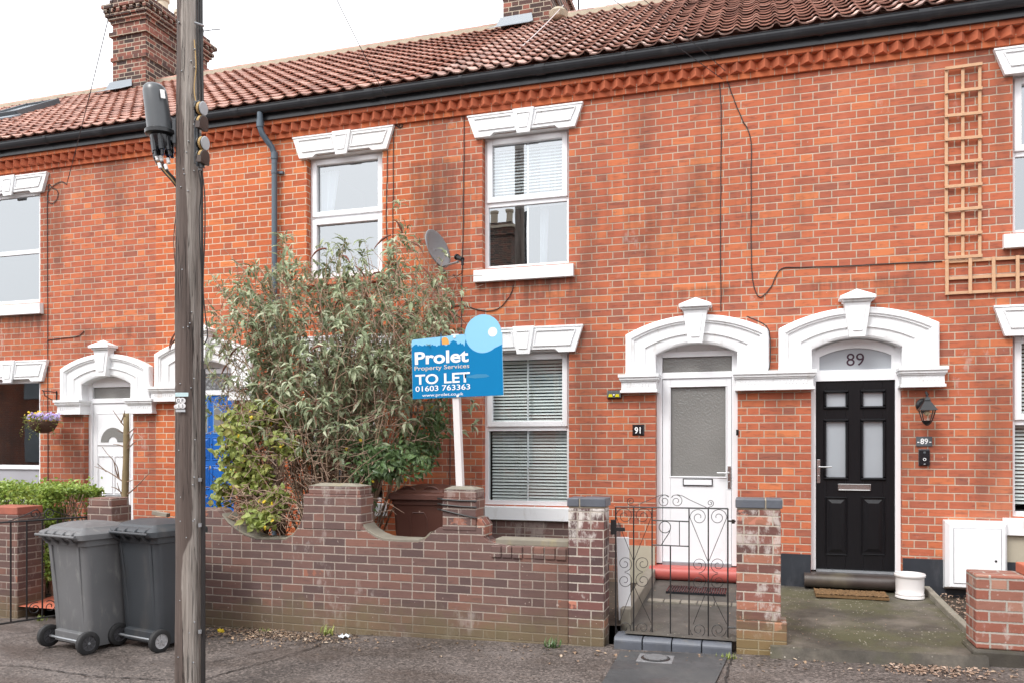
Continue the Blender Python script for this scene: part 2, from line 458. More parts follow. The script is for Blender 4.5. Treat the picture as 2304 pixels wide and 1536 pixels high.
def frosted(name, col, refl_rough=.22, scale=55, strength=.6):
    m, nt, b = new_mat(name)
    p = nt.pos()
    v = nt.vor(nt.scale(p, (1, 1, .75)), scale, 'SMOOTH_F1')
    nt.put(b.inputs['Base Color'], nt.mix(nt.noise(p, 1.2, 2), V3([x * .75 for x in col]), V3([x * 1.25 for x in col])))
    b.inputs['Roughness'].default_value = refl_rough
    b.inputs['Specular IOR Level'].default_value = .8
    nt.put(b.inputs['Normal'], nt.bump(v.outputs['Distance'], strength, .012))
    return m

M['glass'] = glass('window_glass', .10, (.86, .90, .90), wav=.02)
M['glass_sky'] = glass('window_glass_upper', .30, (.80, .85, .88), wav=.02)
M['frost_dark'] = frosted('obscured_door_glass', (.20, .20, .19), .2, 80, .28)
M['frost_pale'] = frosted('satin_door_glass', (.36, .39, .42), .16, 4, .12)
M['frost_film'] = frosted('frosted_film', (.36, .36, .39), .4, 2, .1)
M['lead_glass'] = frosted('patterned_fanlight', (.15, .155, .16), .25, 36, 1.0)
M['door_white'] = plain('white_door_skin', (.78, .79, .81), .3, vary=.02, bump=.05, bscale=80)

def woodgrain_black():
    m, nt, b = new_mat('black_grained_door')
    p = nt.obj()
    g = nt.noise(nt.scale(p, (60, 60, 5)), 1.0, 5, .65, .6)
    nt.put(b.inputs['Base Color'], nt.mix(g, (.004, .004, .005, 1), (.010, .010, .012, 1)))
    b.inputs['Roughness'].default_value = .30; b.inputs['Specular IOR Level'].default_value = .3
    nt.put(b.inputs['Normal'], nt.bump(g, .35, .004))
    return m
M['door_black'] = woodgrain_black()
M['door_blue'] = plain('blue_gloss_door', (.012, .115, .43), .25, vary=.08, bump=.05, bscale=60)

def pole_wood():
    m, nt, b = new_mat('weathered_pole_timber')
    p = nt.obj(); s = nt.sep(p)
    g = nt.noise(nt.scale(p, (38, 38, 1.6)), 1.0, 6, .65, .4)
    g2 = nt.noise(nt.scale(p, (120, 120, 3)), 1.0, 4, .6)
    c = nt.ramp(g, [(.25, (.15, .125, .105)), (.48, (.29, .255, .225)), (.72, (.42, .385, .35))])
    c = nt.mix(nt.math('MULTIPLY', nt.step(g2, .55, .75), .6), c, (.10, .08, .07, 1))
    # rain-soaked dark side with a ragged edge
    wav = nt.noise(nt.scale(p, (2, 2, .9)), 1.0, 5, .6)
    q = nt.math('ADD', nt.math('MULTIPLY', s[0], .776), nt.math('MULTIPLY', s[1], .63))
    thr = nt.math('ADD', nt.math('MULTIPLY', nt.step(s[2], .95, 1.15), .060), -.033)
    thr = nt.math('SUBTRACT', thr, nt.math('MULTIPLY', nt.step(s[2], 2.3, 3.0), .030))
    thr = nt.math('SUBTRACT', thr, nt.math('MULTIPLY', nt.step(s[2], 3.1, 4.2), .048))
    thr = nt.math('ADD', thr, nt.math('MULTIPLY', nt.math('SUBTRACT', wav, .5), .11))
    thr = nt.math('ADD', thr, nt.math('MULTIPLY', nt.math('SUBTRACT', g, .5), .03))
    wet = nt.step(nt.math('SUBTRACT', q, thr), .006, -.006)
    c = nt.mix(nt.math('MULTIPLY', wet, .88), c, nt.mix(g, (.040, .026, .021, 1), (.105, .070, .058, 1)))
    cr = nt.noise(nt.scale(p, (55, 55, .8)), 1.0, 3, .5, .8)
    crk = nt.math('MULTIPLY', nt.step(nt.math('ABSOLUTE', nt.math('SUBTRACT', cr, .5)), .022, .006), nt.step(nt.noise(nt.scale(p, (6, 6, 1.2)), 1.0, 3), .45, .55))
    c = nt.mix(nt.math('MULTIPLY', crk, .85), c, (.022, .016, .013, 1))
    kn = nt.vor(nt.scale(p, (5, 5, 1.1)), 1.0)
    c = nt.mix(nt.math('MULTIPLY', nt.step(kn.outputs['Distance'], .10, .05), .8), c, (.05, .035, .03, 1))
    nt.put(b.inputs['Base Color'], c)
    b.inputs['Roughness'].default_value = .8
    nt.put(b.inputs['Normal'], nt.bump(nt.math('SUBTRACT', nt.math('ADD', g, nt.math('MULTIPLY', g2, .5)), nt.math('MULTIPLY', crk, 1.2)), .9, .010))
    return m
M['pole'] = pole_wood()

def trellis_wood():
    m, nt, b = new_mat('trellis_softwood')
    p = nt.pos()
    g = nt.noise(nt.scale(p, (18, 18, 18)), 1.0, 4, .6)
    nt.put(b.inputs['Base Color'], nt.ramp(nt.math('ADD', nt.math('MULTIPLY', nt.island(), .5), nt.math('MULTIPLY', g, .5)), [(.2, (.34, .17, .09)), (.5, (.46, .25, .14)), (.8, (.56, .34, .20))]))
    b.inputs['Roughness'].default_value = .7
    nt.put(b.inputs['Normal'], nt.bump(g, .4, .004))
    return m
M['trellis'] = trellis_wood()

def tile_mat(name, stops, px, gauge, moss=.25):
    m, nt, b = new_mat(name)
    p = nt.pos(); s = nt.sep(p)
    ix = nt.math('FLOOR', nt.math('DIVIDE', nt.math('ADD', s[0], 60.0), px))
    r = nt.white(nt.comb(ix, nt.island(), 1.3)).outputs[0]
    c = nt.ramp(r, stops)
    n = nt.noise(p, 1.1, 5, .65)
    c = nt.mix(nt.math('MULTIPLY', nt.step(n, .48, .7), .35), c, (.10, .06, .05, 1))
    n2 = nt.noise(p, 14, 5, .7)
    c = nt.mix(nt.math('MULTIPLY', nt.step(n2, .56, .74), moss), c, (.30, .27, .21, 1))
    n3 = nt.noise(p, 5, 5, .7)
    c = nt.mix(nt.math('MULTIPLY', nt.step(n3, .6, .8), moss), c, (.08, .06, .04, 1))
    nt.put(b.inputs['Base Color'], c)
    b.inputs['Roughness'].default_value = .62
    b.inputs['Specular IOR Level'].default_value = .45
    nt.put(b.inputs['Normal'], nt.bump(nt.noise(p, 70, 4), .25, .004))
    return m
TPX = .193
M['tile_orange'] = tile_mat('orange_clay_pantile', [(0, (.26, .128, .098)), (.3, (.34, .17, .128)), (.7, (.40, .21, .160)), (1, (.47, .275, .215))], TPX, .33, .22)
M['tile_brown'] = tile_mat('brown_clay_pantile', [(0, (.27, .165, .14)), (.3, (.38, .23, .19)), (.7, (.46, .285, .235)), (1, (.56, .38, .32))], TPX, .33, .42)

def asphalt():
    m, nt, b = new_mat('wet_asphalt')
    p = nt.pos()
    v = nt.vor(p, 62)
    sp = nt.sep(v.outputs['Color'])
    base = nt.noise(p, 1.3, 6, .62)
    c = nt.ramp(base, [(.3, (.052, .043, .038)), (.5, (.088, .073, .066)), (.72, (.145, .124, .115))])
    c = nt.mix(nt.math('MULTIPLY', nt.step(sp[0], .45, 1.0), .65), c, (.22, .18, .16, 1))
    c = nt.mix(nt.math('MULTIPLY', nt.step(sp[1], .55, 1.0), .75), c, (.026, .021, .018, 1))
    fl = nt.noise(p, 7, 3, .7)
    c = nt.mix(nt.math('MULTIPLY', nt.step(fl, .6, .75), .35), c, (.15, .11, .09, 1))
    wt = nt.noise(nt.scale(p, (.8, 1.8, 1)), 1.1, 5, .6)
    wet = nt.step(wt, .44, .64)
    c = nt.mix(nt.math('MULTIPLY', wet, .30), c, (.045, .037, .032, 1))
    nt.put(b.inputs['Base Color'], c)
    nt.put(b.inputs['Roughness'], nt.fmix(wet, .72, .42))
    b.inputs['Specular IOR Level'].default_value = .4
    h = nt.math('ADD', v.outputs['Distance'], nt.math('MULTIPLY', nt.noise(p, 45, 3), .7))
    nt.put(b.inputs['Normal'], nt.bump(h, .6, .006))
    return m
M['asphalt'] = asphalt()

def concrete(name, lo, mid, hi, green=0.0, wet=.5, speck=.0):
    m, nt, b = new_mat(name)
    p = nt.pos()
    n = nt.noise(p, 1.9, 6, .65)
    c = nt.ramp(n, [(.3, lo), (.5, mid), (.7, hi)])
    if green:
        c = nt.mix(nt.math('MULTIPLY', nt.step(nt.noise(p, 1.5, 5, .6), .45, .65), green), c, (.075, .075, .028, 1))
    if speck:
        v = nt.vor(p, 60)
        k = nt.math('MULTIPLY', nt.math('GREATER_THAN', nt.sep(v.outputs['Color'])[0], .93), nt.step(v.outputs['Distance'], .42, .3))
        c = nt.mix(nt.math('MULTIPLY', k, nt.step(nt.noise(p, 1.6, 3), .45, .6)), c, (.34, .31, .26, 1))
    nt.put(b.inputs['Base Color'], c)
    nt.put(b.inputs['Roughness'], nt.fmix(nt.step(nt.noise(p, 2.7, 4), .42, .6), .75, .75 - wet * .6))
    nt.put(b.inputs['Normal'], nt.bump(nt.math('ADD', nt.noise(p, 40, 5, .7), nt.noise(p, 8, 3)), .4, .006))
    return m
M['path'] = concrete('path_concrete', (.045, .042, .036), (.075, .068, .060), (.13, .118, .105), .25, .35, 1)
M['forecourt'] = concrete('mossy_forecourt_concrete', (.026, .022, .017), (.060, .052, .041), (.15, .13, .105), .60, .12, 1)
M['patch'] = concrete('smooth_asphalt_patch', (.035, .036, .038), (.055, .056, .058), (.085, .083, .080), .0, .6, .0)
M['slab'] = concrete('edging_concrete', (.14, .125, .10), (.22, .20, .165), (.30, .27, .23), .3, .2)
M['soil'] = plain('garden_soil', (.045, .032, .022), .95, vary=.5, scale=14, bump=1, bscale=40)

def leafmat(name, stops, trans=.25, rough=.5, sub=.0):
    m, nt, b = new_mat(name)
    r = nt.island()
    c = nt.ramp(r, stops)
    c = nt.mix(.35, c, nt.mix(nt.noise(nt.pos(), 2.0, 3), V3([x * .6 for x in stops[0][1]]), V3([min(1, x * 1.15) for x in stops[-1][1]])))
    nt.put(b.inputs['Base Color'], c)
    b.inputs['Roughness'].default_value = rough
    out = nt.n['Material Output']
    t = nt.node('ShaderNodeBsdfTranslucent'); nt.put(t.inputs[0], c)
    mx = nt.node('ShaderNodeMixShader'); mx.inputs[0].default_value = trans
    nt.put(mx.inputs[1], b.outputs[0]); nt.put(mx.inputs[2], t.outputs[0]); nt.put(out.inputs[0], mx.outputs[0])
    return m
M['leaf_bud'] = leafmat('buddleia_leaf', [(0, (.055, .09, .03)), (.25, (.115, .17, .065)), (.55, (.23, .305, .135)), (.82, (.42, .48, .28)), (1, (.68, .70, .52))], .3)
M['leaf_lime'] = leafmat('lime_leaf', [(0, (.11, .17, .025)), (.4, (.24, .34, .07)), (.75, (.38, .48, .14)), (1, (.48, .42, .13))], .35)
M['leaf_dark'] = leafmat('dark_leaf', [(0, (.035, .08, .03)), (.45, (.075, .15, .05)), (.8, (.14, .24, .085)), (1, (.22, .30, .12))], .28, .4)
M['leaf_hedge'] = leafmat('hedge_leaf', [(0, (.09, .16, .02)), (.4, (.20, .33, .04)), (.8, (.34, .48, .08)), (1, (.48, .58, .16))], .35, .4)
M['leaf_dead'] = leafmat('dead_leaf', [(0, (.04, .022, .014)), (.45, (.09, .045, .026)), (.72, (.19, .095, .05)), (.9, (.36, .22, .12)), (1, (.52, .42, .32))], .1, .7)
M['spike'] = plain('dried_flower_spike', (.19, .075, .05), .9, vary=.5, scale=60, bump=1, bscale=180)
M['twig'] = plain('brown_twig', (.27, .18, .13), .8, vary=.5, scale=7)
M['twig_pale'] = plain('pale_stem', (.36, .25, .17), .75, vary=.4, scale=5)
M['bark'] = plain('olive_bark', (.22, .165, .085), .85, vary=.3, scale=20, bump=.6, bscale=80)
M['petal_yellow'] = leafmat('yellow_petal', [(0, (.62, .40, .01)), (1, (.80, .62, .03))], .2)
M['petal_violet'] = leafmat('violet_petal', [(0, (.14, .07, .40)), (.5, (.25, .15, .55)), (.8, (.45, .36, .70)), (1, (.75, .7, .85))], .2)
M['wicker'] = plain('dark_wicker', (.085, .045, .03), .9, vary=.6, scale=60, bump=1, bscale=110)
M['bin_grey'] = plain('faded_grey_bin', (.112, .114, .118), .5, vary=.2, scale=3, bump=.1, bscale=140, dirt=(.23, .23, .22), dirt_amt=.7, dirt_scale=13)
M['bin_dark'] = plain('charcoal_bin', (.036, .041, .047), .45, vary=.2, scale=3, bump=.08, bscale=140, dirt=(.11, .10, .09), dirt_amt=.4, dirt_scale=5)
M['bin_brown'] = plain('brown_bin', (.105, .043, .032), .42, vary=.16, scale=3, bump=.08, bscale=140, dirt=(.15, .09, .07), dirt_amt=.3, dirt_scale=4)
M['rubber'] = plain('black_tyre', (.018, .018, .019), .75, vary=.3, scale=20, dirt=(.09, .08, .07), dirt_amt=.5, dirt_scale=10)
M['rim_grey'] = plain('grey_wheel_rim', (.40, .40, .41), .5)
M['rim_dark'] = plain('dark_wheel_rim', (.06, .06, .065), .5)
M['sign_blue'] = plain('sign_blue', (.002, .185, .42), .6, vary=.06, scale=2, spec=.15)
M['sign_pale'] = plain('sign_pale_blue', (.25, .56, .80), .35, vary=.04, scale=2)
M['sign_mid'] = plain('sign_mid_blue', (.035, .23, .42), .4, vary=.05)
M['sign_orange'] = plain('sign_orange', (.75, .36, .09), .4)
M['sign_sand'] = plain('sign_sand_lettering', (.72, .62, .50), .5)
M['post'] = plain('white_post', (.72, .69, .68), .55, vary=.06, dirt=(.45, .4, .35), dirt_amt=.4, dirt_scale=5)
M['enclosure'] = plain('grey_enclosure', (.068, .074, .080), .32, vary=.12, scale=4)
M['brown_cap'] = plain('brown_spool_cap', (.055, .035, .028), .5, vary=.3)
M['grey_cap'] = plain('grey_spool_cap', (.42, .44, .46), .5, vary=.1)
M['yellow_rope'] = plain('yellow_cable_coil', (.45, .30, .12), .6)
M['dish'] = plain('grey_dish', (.215, .225, .235), .5, vary=.08)
M['mat'] = plain('coir_mat', (.15, .085, .035), .95, vary=.8, scale=30, bump=1, bscale=70)
M['bluewhite'] = plain('pale_blue_label', (.50, .66, .68), .5, vary=.2, scale=60)
M['brown_stick'] = plain('grey_timber_offcut', (.30, .26, .21), .85, vary=.25, scale=15)
M['gravel'] = leafmat('wood_chip', [(0, (.10, .06, .04)), (.4, (.24, .14, .09)), (.75, (.36, .24, .17)), (1, (.50, .38, .30))], .05, .85)
M['lamp_glass'] = glass('lantern_glass', .06, (.95, .95, .92))
M['dark_step'] = plain('dark_tiled_step', (.05, .038, .034), .4, vary=.4, scale=8, bump=.3, bscale=30, dirt=(.16, .14, .09), dirt_amt=.5)
M['door_blue_trim'] = plain('pale_blue_trim', (.10, .26, .58), .3)
M['hedge_core'] = plain('hedge_core', (.10, .17, .03), .9, vary=.6, scale=30, bump=1, bscale=60)
M['old_wood'] = plain('grey_old_wood', (.20, .16, .13), .9, vary=.4, scale=15)
M['tar'] = plain('tar_seam', (.016, .014, .013), .5, vary=.4, scale=30)
M['cover_grey'] = plain('worn_grey_iron', (.17, .17, .175), .55, vary=.3, scale=40)
# ------------------------------------------------------------------ terrace
Z_BAND0, Z_BAND1, Z_TOOTH, Z_BAND2, Z_FASC = 5.42, 5.475, 5.575, 5.635, 5.80
EAVE_Y, EAVE_Z, RIDGE_Y, RIDGE_Z = -.20, 5.80, 4.0, 8.53

def wall_sheet(mb, x0, x1, z0, z1, openings, depth=.17):
    xs = sorted({x0, x1, *[o[0] for o in openings], *[o[1] for o in openings]})
    zs = sorted({z0, z1, *[o[2] for o in openings], *[o[3] for o in openings]})
    for i in range(len(xs) - 1):
        for j in range(len(zs) - 1):
            cx, cz = (xs[i] + xs[i + 1]) / 2, (zs[j] + zs[j + 1]) / 2
            if any(o[0] < cx < o[1] and o[2] < cz < o[3] for o in openings): continue
            mb.quad((xs[i], 0, zs[j]), (xs[i + 1], 0, zs[j]), (xs[i + 1], 0, zs[j + 1]), (xs[i], 0, zs[j + 1]))
    for a, b, c, d in openings:
        mb.quad((a, 0, c), (a, depth, c), (a, depth, d), (a, 0, d))
        mb.quad((b, 0, c), (b, depth, c), (b, depth, d), (b, 0, d))
        mb.quad((a, 0, c), (b, 0, c), (b, depth, c), (a, depth, c))
        mb.quad((a, 0, d), (b, 0, d), (b, depth, d), (a, depth, d))

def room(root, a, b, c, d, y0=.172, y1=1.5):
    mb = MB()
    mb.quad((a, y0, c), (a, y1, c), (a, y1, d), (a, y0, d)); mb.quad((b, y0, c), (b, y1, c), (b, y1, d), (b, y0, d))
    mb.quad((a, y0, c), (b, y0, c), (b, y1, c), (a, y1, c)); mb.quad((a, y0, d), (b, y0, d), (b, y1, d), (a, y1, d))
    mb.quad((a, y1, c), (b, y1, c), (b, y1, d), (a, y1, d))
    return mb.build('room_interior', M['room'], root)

def ring(mb, a, b, c, d, w, y0, y1):
    mb.box(a, a + w, y0, y1, c, d); mb.box(b - w, b, y0, y1, c, d)
    mb.box(a + w, b - w, y0, y1, d - w, d); mb.box(a + w, b - w, y0, y1, c, c + w)

def window(root, a, b, c, d, tr, sash='top', bar=True, glassmat='glass', blind=None, sill=(.15, M['white']), low_mat=None, curtain=None, slat=(.0365, .024), fr=.045, vent=False, yo=.0):
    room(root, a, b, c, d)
    kids0 = set(COL.objects)
    mb = MB()
    ring(mb, a, b, c, d, fr, .095, .165)
    mb.box(a + fr, b - fr, .095, .165, tr - .03, tr + .03)
    w = mb.build('window', M['upvc'], root, bevel=.004)
    lights = [(a + fr, b - fr, c + fr, tr - .03), (a + fr, b - fr, tr + .03, d - fr)]
    for k, (p, q, r, s) in enumerate(lights):
        opened = (sash == 'top' and k == 1) or sash == 'both'
        if opened:
            sb = MB(); ring(sb, p - .012, q + .012, r - .012, s + .012, .062, .072, .125)
            sb.build('sash', M['upvc'], w, bevel=.006)
            p += .05; q -= .05; r += .05; s -= .05
        gm = M[low_mat] if (low_mat and k == 0) else M[glassmat]
        g = MB(); g.quad((p, .118, r), (q, .118, r), (q, .118, s), (p, .118, s)); g.build('pane', gm, w)
        if bar:
            x = (a + b) / 2
            MB().box(x - .009, x + .009, .124, .136, r, s).build('glazing_bar', M['upvc'], w)
    if vent:
        MB().box((a + b) / 2 - .16, (a + b) / 2 + .16, .080, .094, d - .028, d - .010).build('trickle_vent', M['upvc'], w)
    if blind:
        z0, z1 = blind
        bl = MB(); z = z1 - .02
        rng = random.Random(int(a * 100))
        while z > z0:
            t = rng.uniform(-.0015, .0015)
            bl.faces([(a + .06, .20, z + slat[1] * .5 + t), (b - .06, .20, z + slat[1] * .5 + t), (b - .06, .182, z - slat[1] * .5 + t), (a + .06, .182, z - slat[1] * .5 + t)], [(0, 1, 2, 3)])
            z -= slat[0]
        bl.box(a + .05, b - .05, .18, .21, z1 - .03, z1)
        for k in (.2, .8):
            x = a + (b - a) * k
            bl.tube([(x, .182, z0), (x, .182, z1)], .0015, 4)
        bl.build('venetian_blind', M['blind'], w)
    if curtain:
        for (p, q, zz0, zz1) in curtain:
            cb = MB(); n = 24
            top = [(p + (q - p) * i / n, .25 + .02 * math.sin(i * 1.9), zz1) for i in range(n + 1)]
            bot = [(p + (q - p) * .62 * i / n, .25 + .02 * math.sin(i * 1.9), zz0) for i in range(n + 1)]
            for i in range(n):
                cb.quad(bot[i], bot[i + 1], top[i + 1], top[i])
            cb.build('curtain', M['curtain'], w)
    if yo:
        for o_ in set(COL.objects) - kids0:
            if o_.parent == root or o_.name.startswith('door') : o_.location.y += yo
    if sill:
        h, m = sill
        mb = MB(); mb.faces([(a - .085, -.065, c - h), (b + .06, -.065, c - h), (b + .06, .10, c - h), (a - .085, .10, c - h),
                             (a - .085, -.065, c - .022), (b + .06, -.065, c - .022), (b + .06, .10, c + .004), (a - .085, .10, c + .004)],
                            [(3, 2, 1, 0), (4, 5, 6, 7), (0, 1, 5, 4), (1, 2, 6, 5), (2, 3, 7, 6), (3, 0, 4, 7)])
        mb.build('sill', m, w)
    return w

def lintel(root, a, b, z0, z1, mat='white'):
    xc = (a + b) / 2; hw = (b - a) / 2
    mb = MB()
    H = z1 - z0
    out = [(a - .17, z1), (b + .17, z1), (b + .075, z0), (b - .11, z0), (b - .15, z0 + .035), (a + .15, z0 + .035), (a + .11, z0), (a - .075, z0)]
    mb.prism(out, -.05, -.001); mb.box(a + .001, b - .001, -.0009, .094, z0 + .020, z0 + .0325)
    def frame(p, w=.011, y=-.063):
        n = len(p)
        for i in range(n):
            u = Vector((p[i][0], 0, p[i][1])); v = Vector((p[(i + 1) % n][0], 0, p[(i + 1) % n][1]))
            d = (v - u); L = d.length; d.normalize(); m = (u + v) / 2
            s = Vector((-d.z, 0, d.x))
            mb.obox((m.x, (y - .048) / 2, m.z), d * (L / 2 + w * .6), Vector((0, (-.048 - y) / 2, 0)), s * (w / 2))
    t, q = z1 - .052, z0 + .075
    k = .085
    frame([(a - .085, t), (xc - k - .06, t), (xc - k - .03, q), (a - .025, q)])
    frame([(b + .085, t), (xc + k + .06, t), (xc + k + .03, q), (b + .025, q)])
    mb.prism([(xc - .125, z1 + .004), (xc + .125, z1 + .004), (xc + .075, z0 - .012), (xc - .075, z0 - .012)], -.074, -.0505)
    frame([(xc - .075, z1 - .05), (xc + .075, z1 - .05), (xc + .042, z0 + .05), (xc - .042, z0 + .05)], .010, -.083)
    mb.box(a - .168, b + .168, -.058, -.0505, z1 - .022, z1 - .002)
    return mb.build('lintel', M[mat], root, bevel=.003)

def arc_pts(x0, x1, zs, zc, n):
    "segment arc from (x0, zs) over crown zc to (x1, zs)"
    xm = (x0 + x1) / 2; hw = (x1 - x0) / 2; r = zc - zs
    rad = (hw * hw + r * r) / (2 * r); cz = zc - rad
    a0 = math.asin(hw / rad)
    return [(xm + rad * math.sin(-a0 + 2 * a0 * i / n), cz + rad * math.cos(-a0 + 2 * a0 * i / n)) for i in range(n + 1)]

def door_surround(root, xc, hi, ho, dz, mat='white', imp_l=None, imp_r=None):
    n = 28
    zi = 2.393 + dz
    outer = [(xc - ho, zi), (xc - ho, 2.60 + dz)] + arc_pts(xc - ho, xc + ho, 2.815 + dz, 3.0 + dz, n) + [(xc + ho, 2.60 + dz), (xc + ho, zi)]
    hi = hi - .005
    inner = [(xc - hi, zi), (xc - hi, 2.50 + dz)] + arc_pts(xc - hi, xc + hi, 2.603 + dz, 2.707 + dz, n) + [(xc + hi, 2.50 + dz), (xc + hi, zi)]
    prof = [(0, .02), (0, -.075), (.05, -.088), (.2, -.088), (.24, -.072), (.27, -.074), (.30, -.055), (.60, -.055), (.62, -.066), (.66, -.066), (.69, -.05), (.93, -.05), (1.0, -.04), (1.0, .105)]
    mb = MB()
    rows = []
    for s, y in prof:
        rows.append([mb.bm.verts.new((o[0] + (i[0] - o[0]) * s, y, o[1] + (i[1] - o[1]) * s)) for o, i in zip(outer, inner)])
    for p in range(len(prof) - 1):
        for k in range(len(outer) - 1):
            mb.bm.faces.new((rows[p][k], rows[p][k + 1], rows[p + 1][k + 1], rows[p + 1][k]))
    # infill behind the arch so that no brick shows above the frame
    pts = arc_pts(xc - hi - .03, xc + hi + .03, 2.615 + dz, 2.72 + dz, n)
    mb.prism([(xc + hi + .03, 2.58 + dz), (xc - hi - .03, 2.58 + dz)] + pts, .108, .125)
    s = auto_smooth(mb.build('door_surround', M[mat], root), 25)
    # keystone with a pyramid cap
    kb = MB()
    zt, zb = 3.045 + dz, 2.70 + dz
    kb.prism([(xc - .122, zt), (xc + .122, zt), (xc + .072, zb), (xc - .072, zb)], -.125, -.02)
    kb.prism([(xc - .075, zt - .045), (xc + .075, zt - .045), (xc + .042, zb + .06), (xc - .042, zb + .06)], -.134, -.1255)
    kb.box(xc - .135, xc + .135, -.145, .01, zt, zt + .025)
    x0, x1, y0, y1, z0, z1 = xc - .165, xc + .165, -.175, .01, zt + .025, zt + .055
    kb.box(x0, x1, y0, y1, z0, z1)
    ap = (xc, -.08, zt + .135)
    kb.faces([(x0, y0, z1 + .001), (x1, y0, z1 + .001), (x1, y1, z1 + .001), (x0, y1, z1 + .001), ap], [(0, 1, 4), (1, 2, 4), (2, 3, 4), (3, 0, 4)])
    kb.build('keystone', M[mat], root, bevel=.003)
    # imposts
    for sgn, lim in ((-1, imp_l), (1, imp_r)):
        e_in = xc + sgn * (hi - .012)
        e_out = lim if lim is not None else xc + sgn * (ho + .045)
        joined = lim is not None
        def bx(mb, din, dout, y, z0, z1):
            p = e_in - sgn * din; q = e_out if joined else e_out + sgn * dout
            mb.box(min(p, q), max(p, q), y, .10, z0, z1)
        ib = MB()
        bx(ib, .030, .030, -.125, 2.362 + dz, 2.395 + dz)
        bx(ib, .020, .020, -.110, 2.335 + dz, 2.362 + dz)
        bx(ib, .008, .008, -.095, 2.318 + dz, 2.335 + dz)
        bx(ib, .0, .0, -.080, 2.228 + dz, 2.318 + dz)
        bx(ib, .012, .012, -.094, 2.200 + dz, 2.228 + dz)
        # row of small flutes on the frieze
        x = min(e_in, e_out) + .05
        while x < max(e_in, e_out) - .06:
            ib.box(x, x + .012, -.086, -.0805, 2.262 + dz, 2.300 + dz); x += .033
        ib.build('impost', M[mat], root, bevel=.004)

def pantiles(root, x0, x1, mat, roll=.016):
    L = math.hypot(RIDGE_Y - EAVE_Y, RIDGE_Z - EAVE_Z); ca = (RIDGE_Y - EAVE_Y) / L; sa = (RIDGE_Z - EAVE_Z) / L
    rows = 19; g = L / rows
    k0 = math.ceil((x0 - 1e-6 + 60) / TPX) ; k1 = math.floor((x1 + 1e-6 + 60) / TPX)
    edges = [x0] + [k * TPX - 60 for k in range(k0, k1 + 1) if x0 + .01 < k * TPX - 60 < x1 - .01] + [x1]
    mb = MB(); rng = random.Random(int(x0 * 10))
    ss = [0, .12, .3, .5, .62, .70, .78, .86, .94, 1.0]
    def prof(f):
        if f > .60: return roll * math.sin(math.pi * min(1, (f - .60) / .40)) ** 1.2
        return -.010 * math.sin(math.pi * f / .60)
    K0 = math.floor((x0 + 60) / TPX + 1e-6); K1 = math.ceil((x1 + 60) / TPX - 1e-6)
    for r in range(rows):
        for k in range(K0, K1):
            a = k * TPX - 60
            jz = rng.gauss(0, .003); js = rng.gauss(0, .006); jt = rng.gauss(0, .004)
            rowsv = [[], [], [], []]; last = None
            for f in ss:
                x = min(max(a + TPX * f, x0), x1)
                if last is not None and x - last < 1e-5: continue
                last = x
                h = prof((x - a) / TPX)
                s0 = r * g + js - (.05 if r == 0 else 0); s1 = (r + 1) * g + .02
                h0 = .047 + h + jz + jt * (f - .5); h1 = .006 + h
                for q, (s_, hh_) in enumerate(((s1, h1), (s0, h0), (s0 + .003, h0 - .015), (s0 + .11, h0 - .024))):
                    rowsv[q].append(mb.bm.verts.new((x, EAVE_Y + ca * s_ - sa * hh_, EAVE_Z + sa * s_ + ca * hh_)))
            for q in range(3):
                for i in range(len(rowsv[0]) - 1):
                    mb.bm.faces.new((rowsv[q][i], rowsv[q][i + 1], rowsv[q + 1][i + 1], rowsv[q + 1][i]))
    # back slope and felt under the tiles
    mb.quad((x0, RIDGE_Y, RIDGE_Z), (x1, RIDGE_Y, RIDGE_Z), (x1, 8.2, EAVE_Z), (x0, 8.2, EAVE_Z))
    mb.quad((x0, EAVE_Y + .05, EAVE_Z - .01), (x1, EAVE_Y + .05, EAVE_Z - .01), (x1, RIDGE_Y, RIDGE_Z - .03), (x0, RIDGE_Y, RIDGE_Z - .03))
    return mb.build('roof', mat, root, normals=False)

def ridge(root, roof, x0, x1, mat):
    mb = MB(); x = x0
    while x < x1 - .02:
        e = min(x + .45, x1)
        n = 8; A = []; B = []
        for k in range(n + 1):
            t = math.pi * k / n
            A.append((x, RIDGE_Y - .13 * math.cos(t), RIDGE_Z - .015 + .115 * math.sin(t)))
            B.append((e - .006, RIDGE_Y - .128 * math.cos(t), RIDGE_Z - .018 + .113 * math.sin(t)))
        for k in range(n): mb.quad(A[k], A[k + 1], B[k + 1], B[k])
        x = e
    mb.build('ridge_tiles', mat, roof)
    MB().box(x0, x1, RIDGE_Y - .15, RIDGE_Y + .15, RIDGE_Z - .06, RIDGE_Z + .012).build('ridge_bedding', M['cement'], roof)

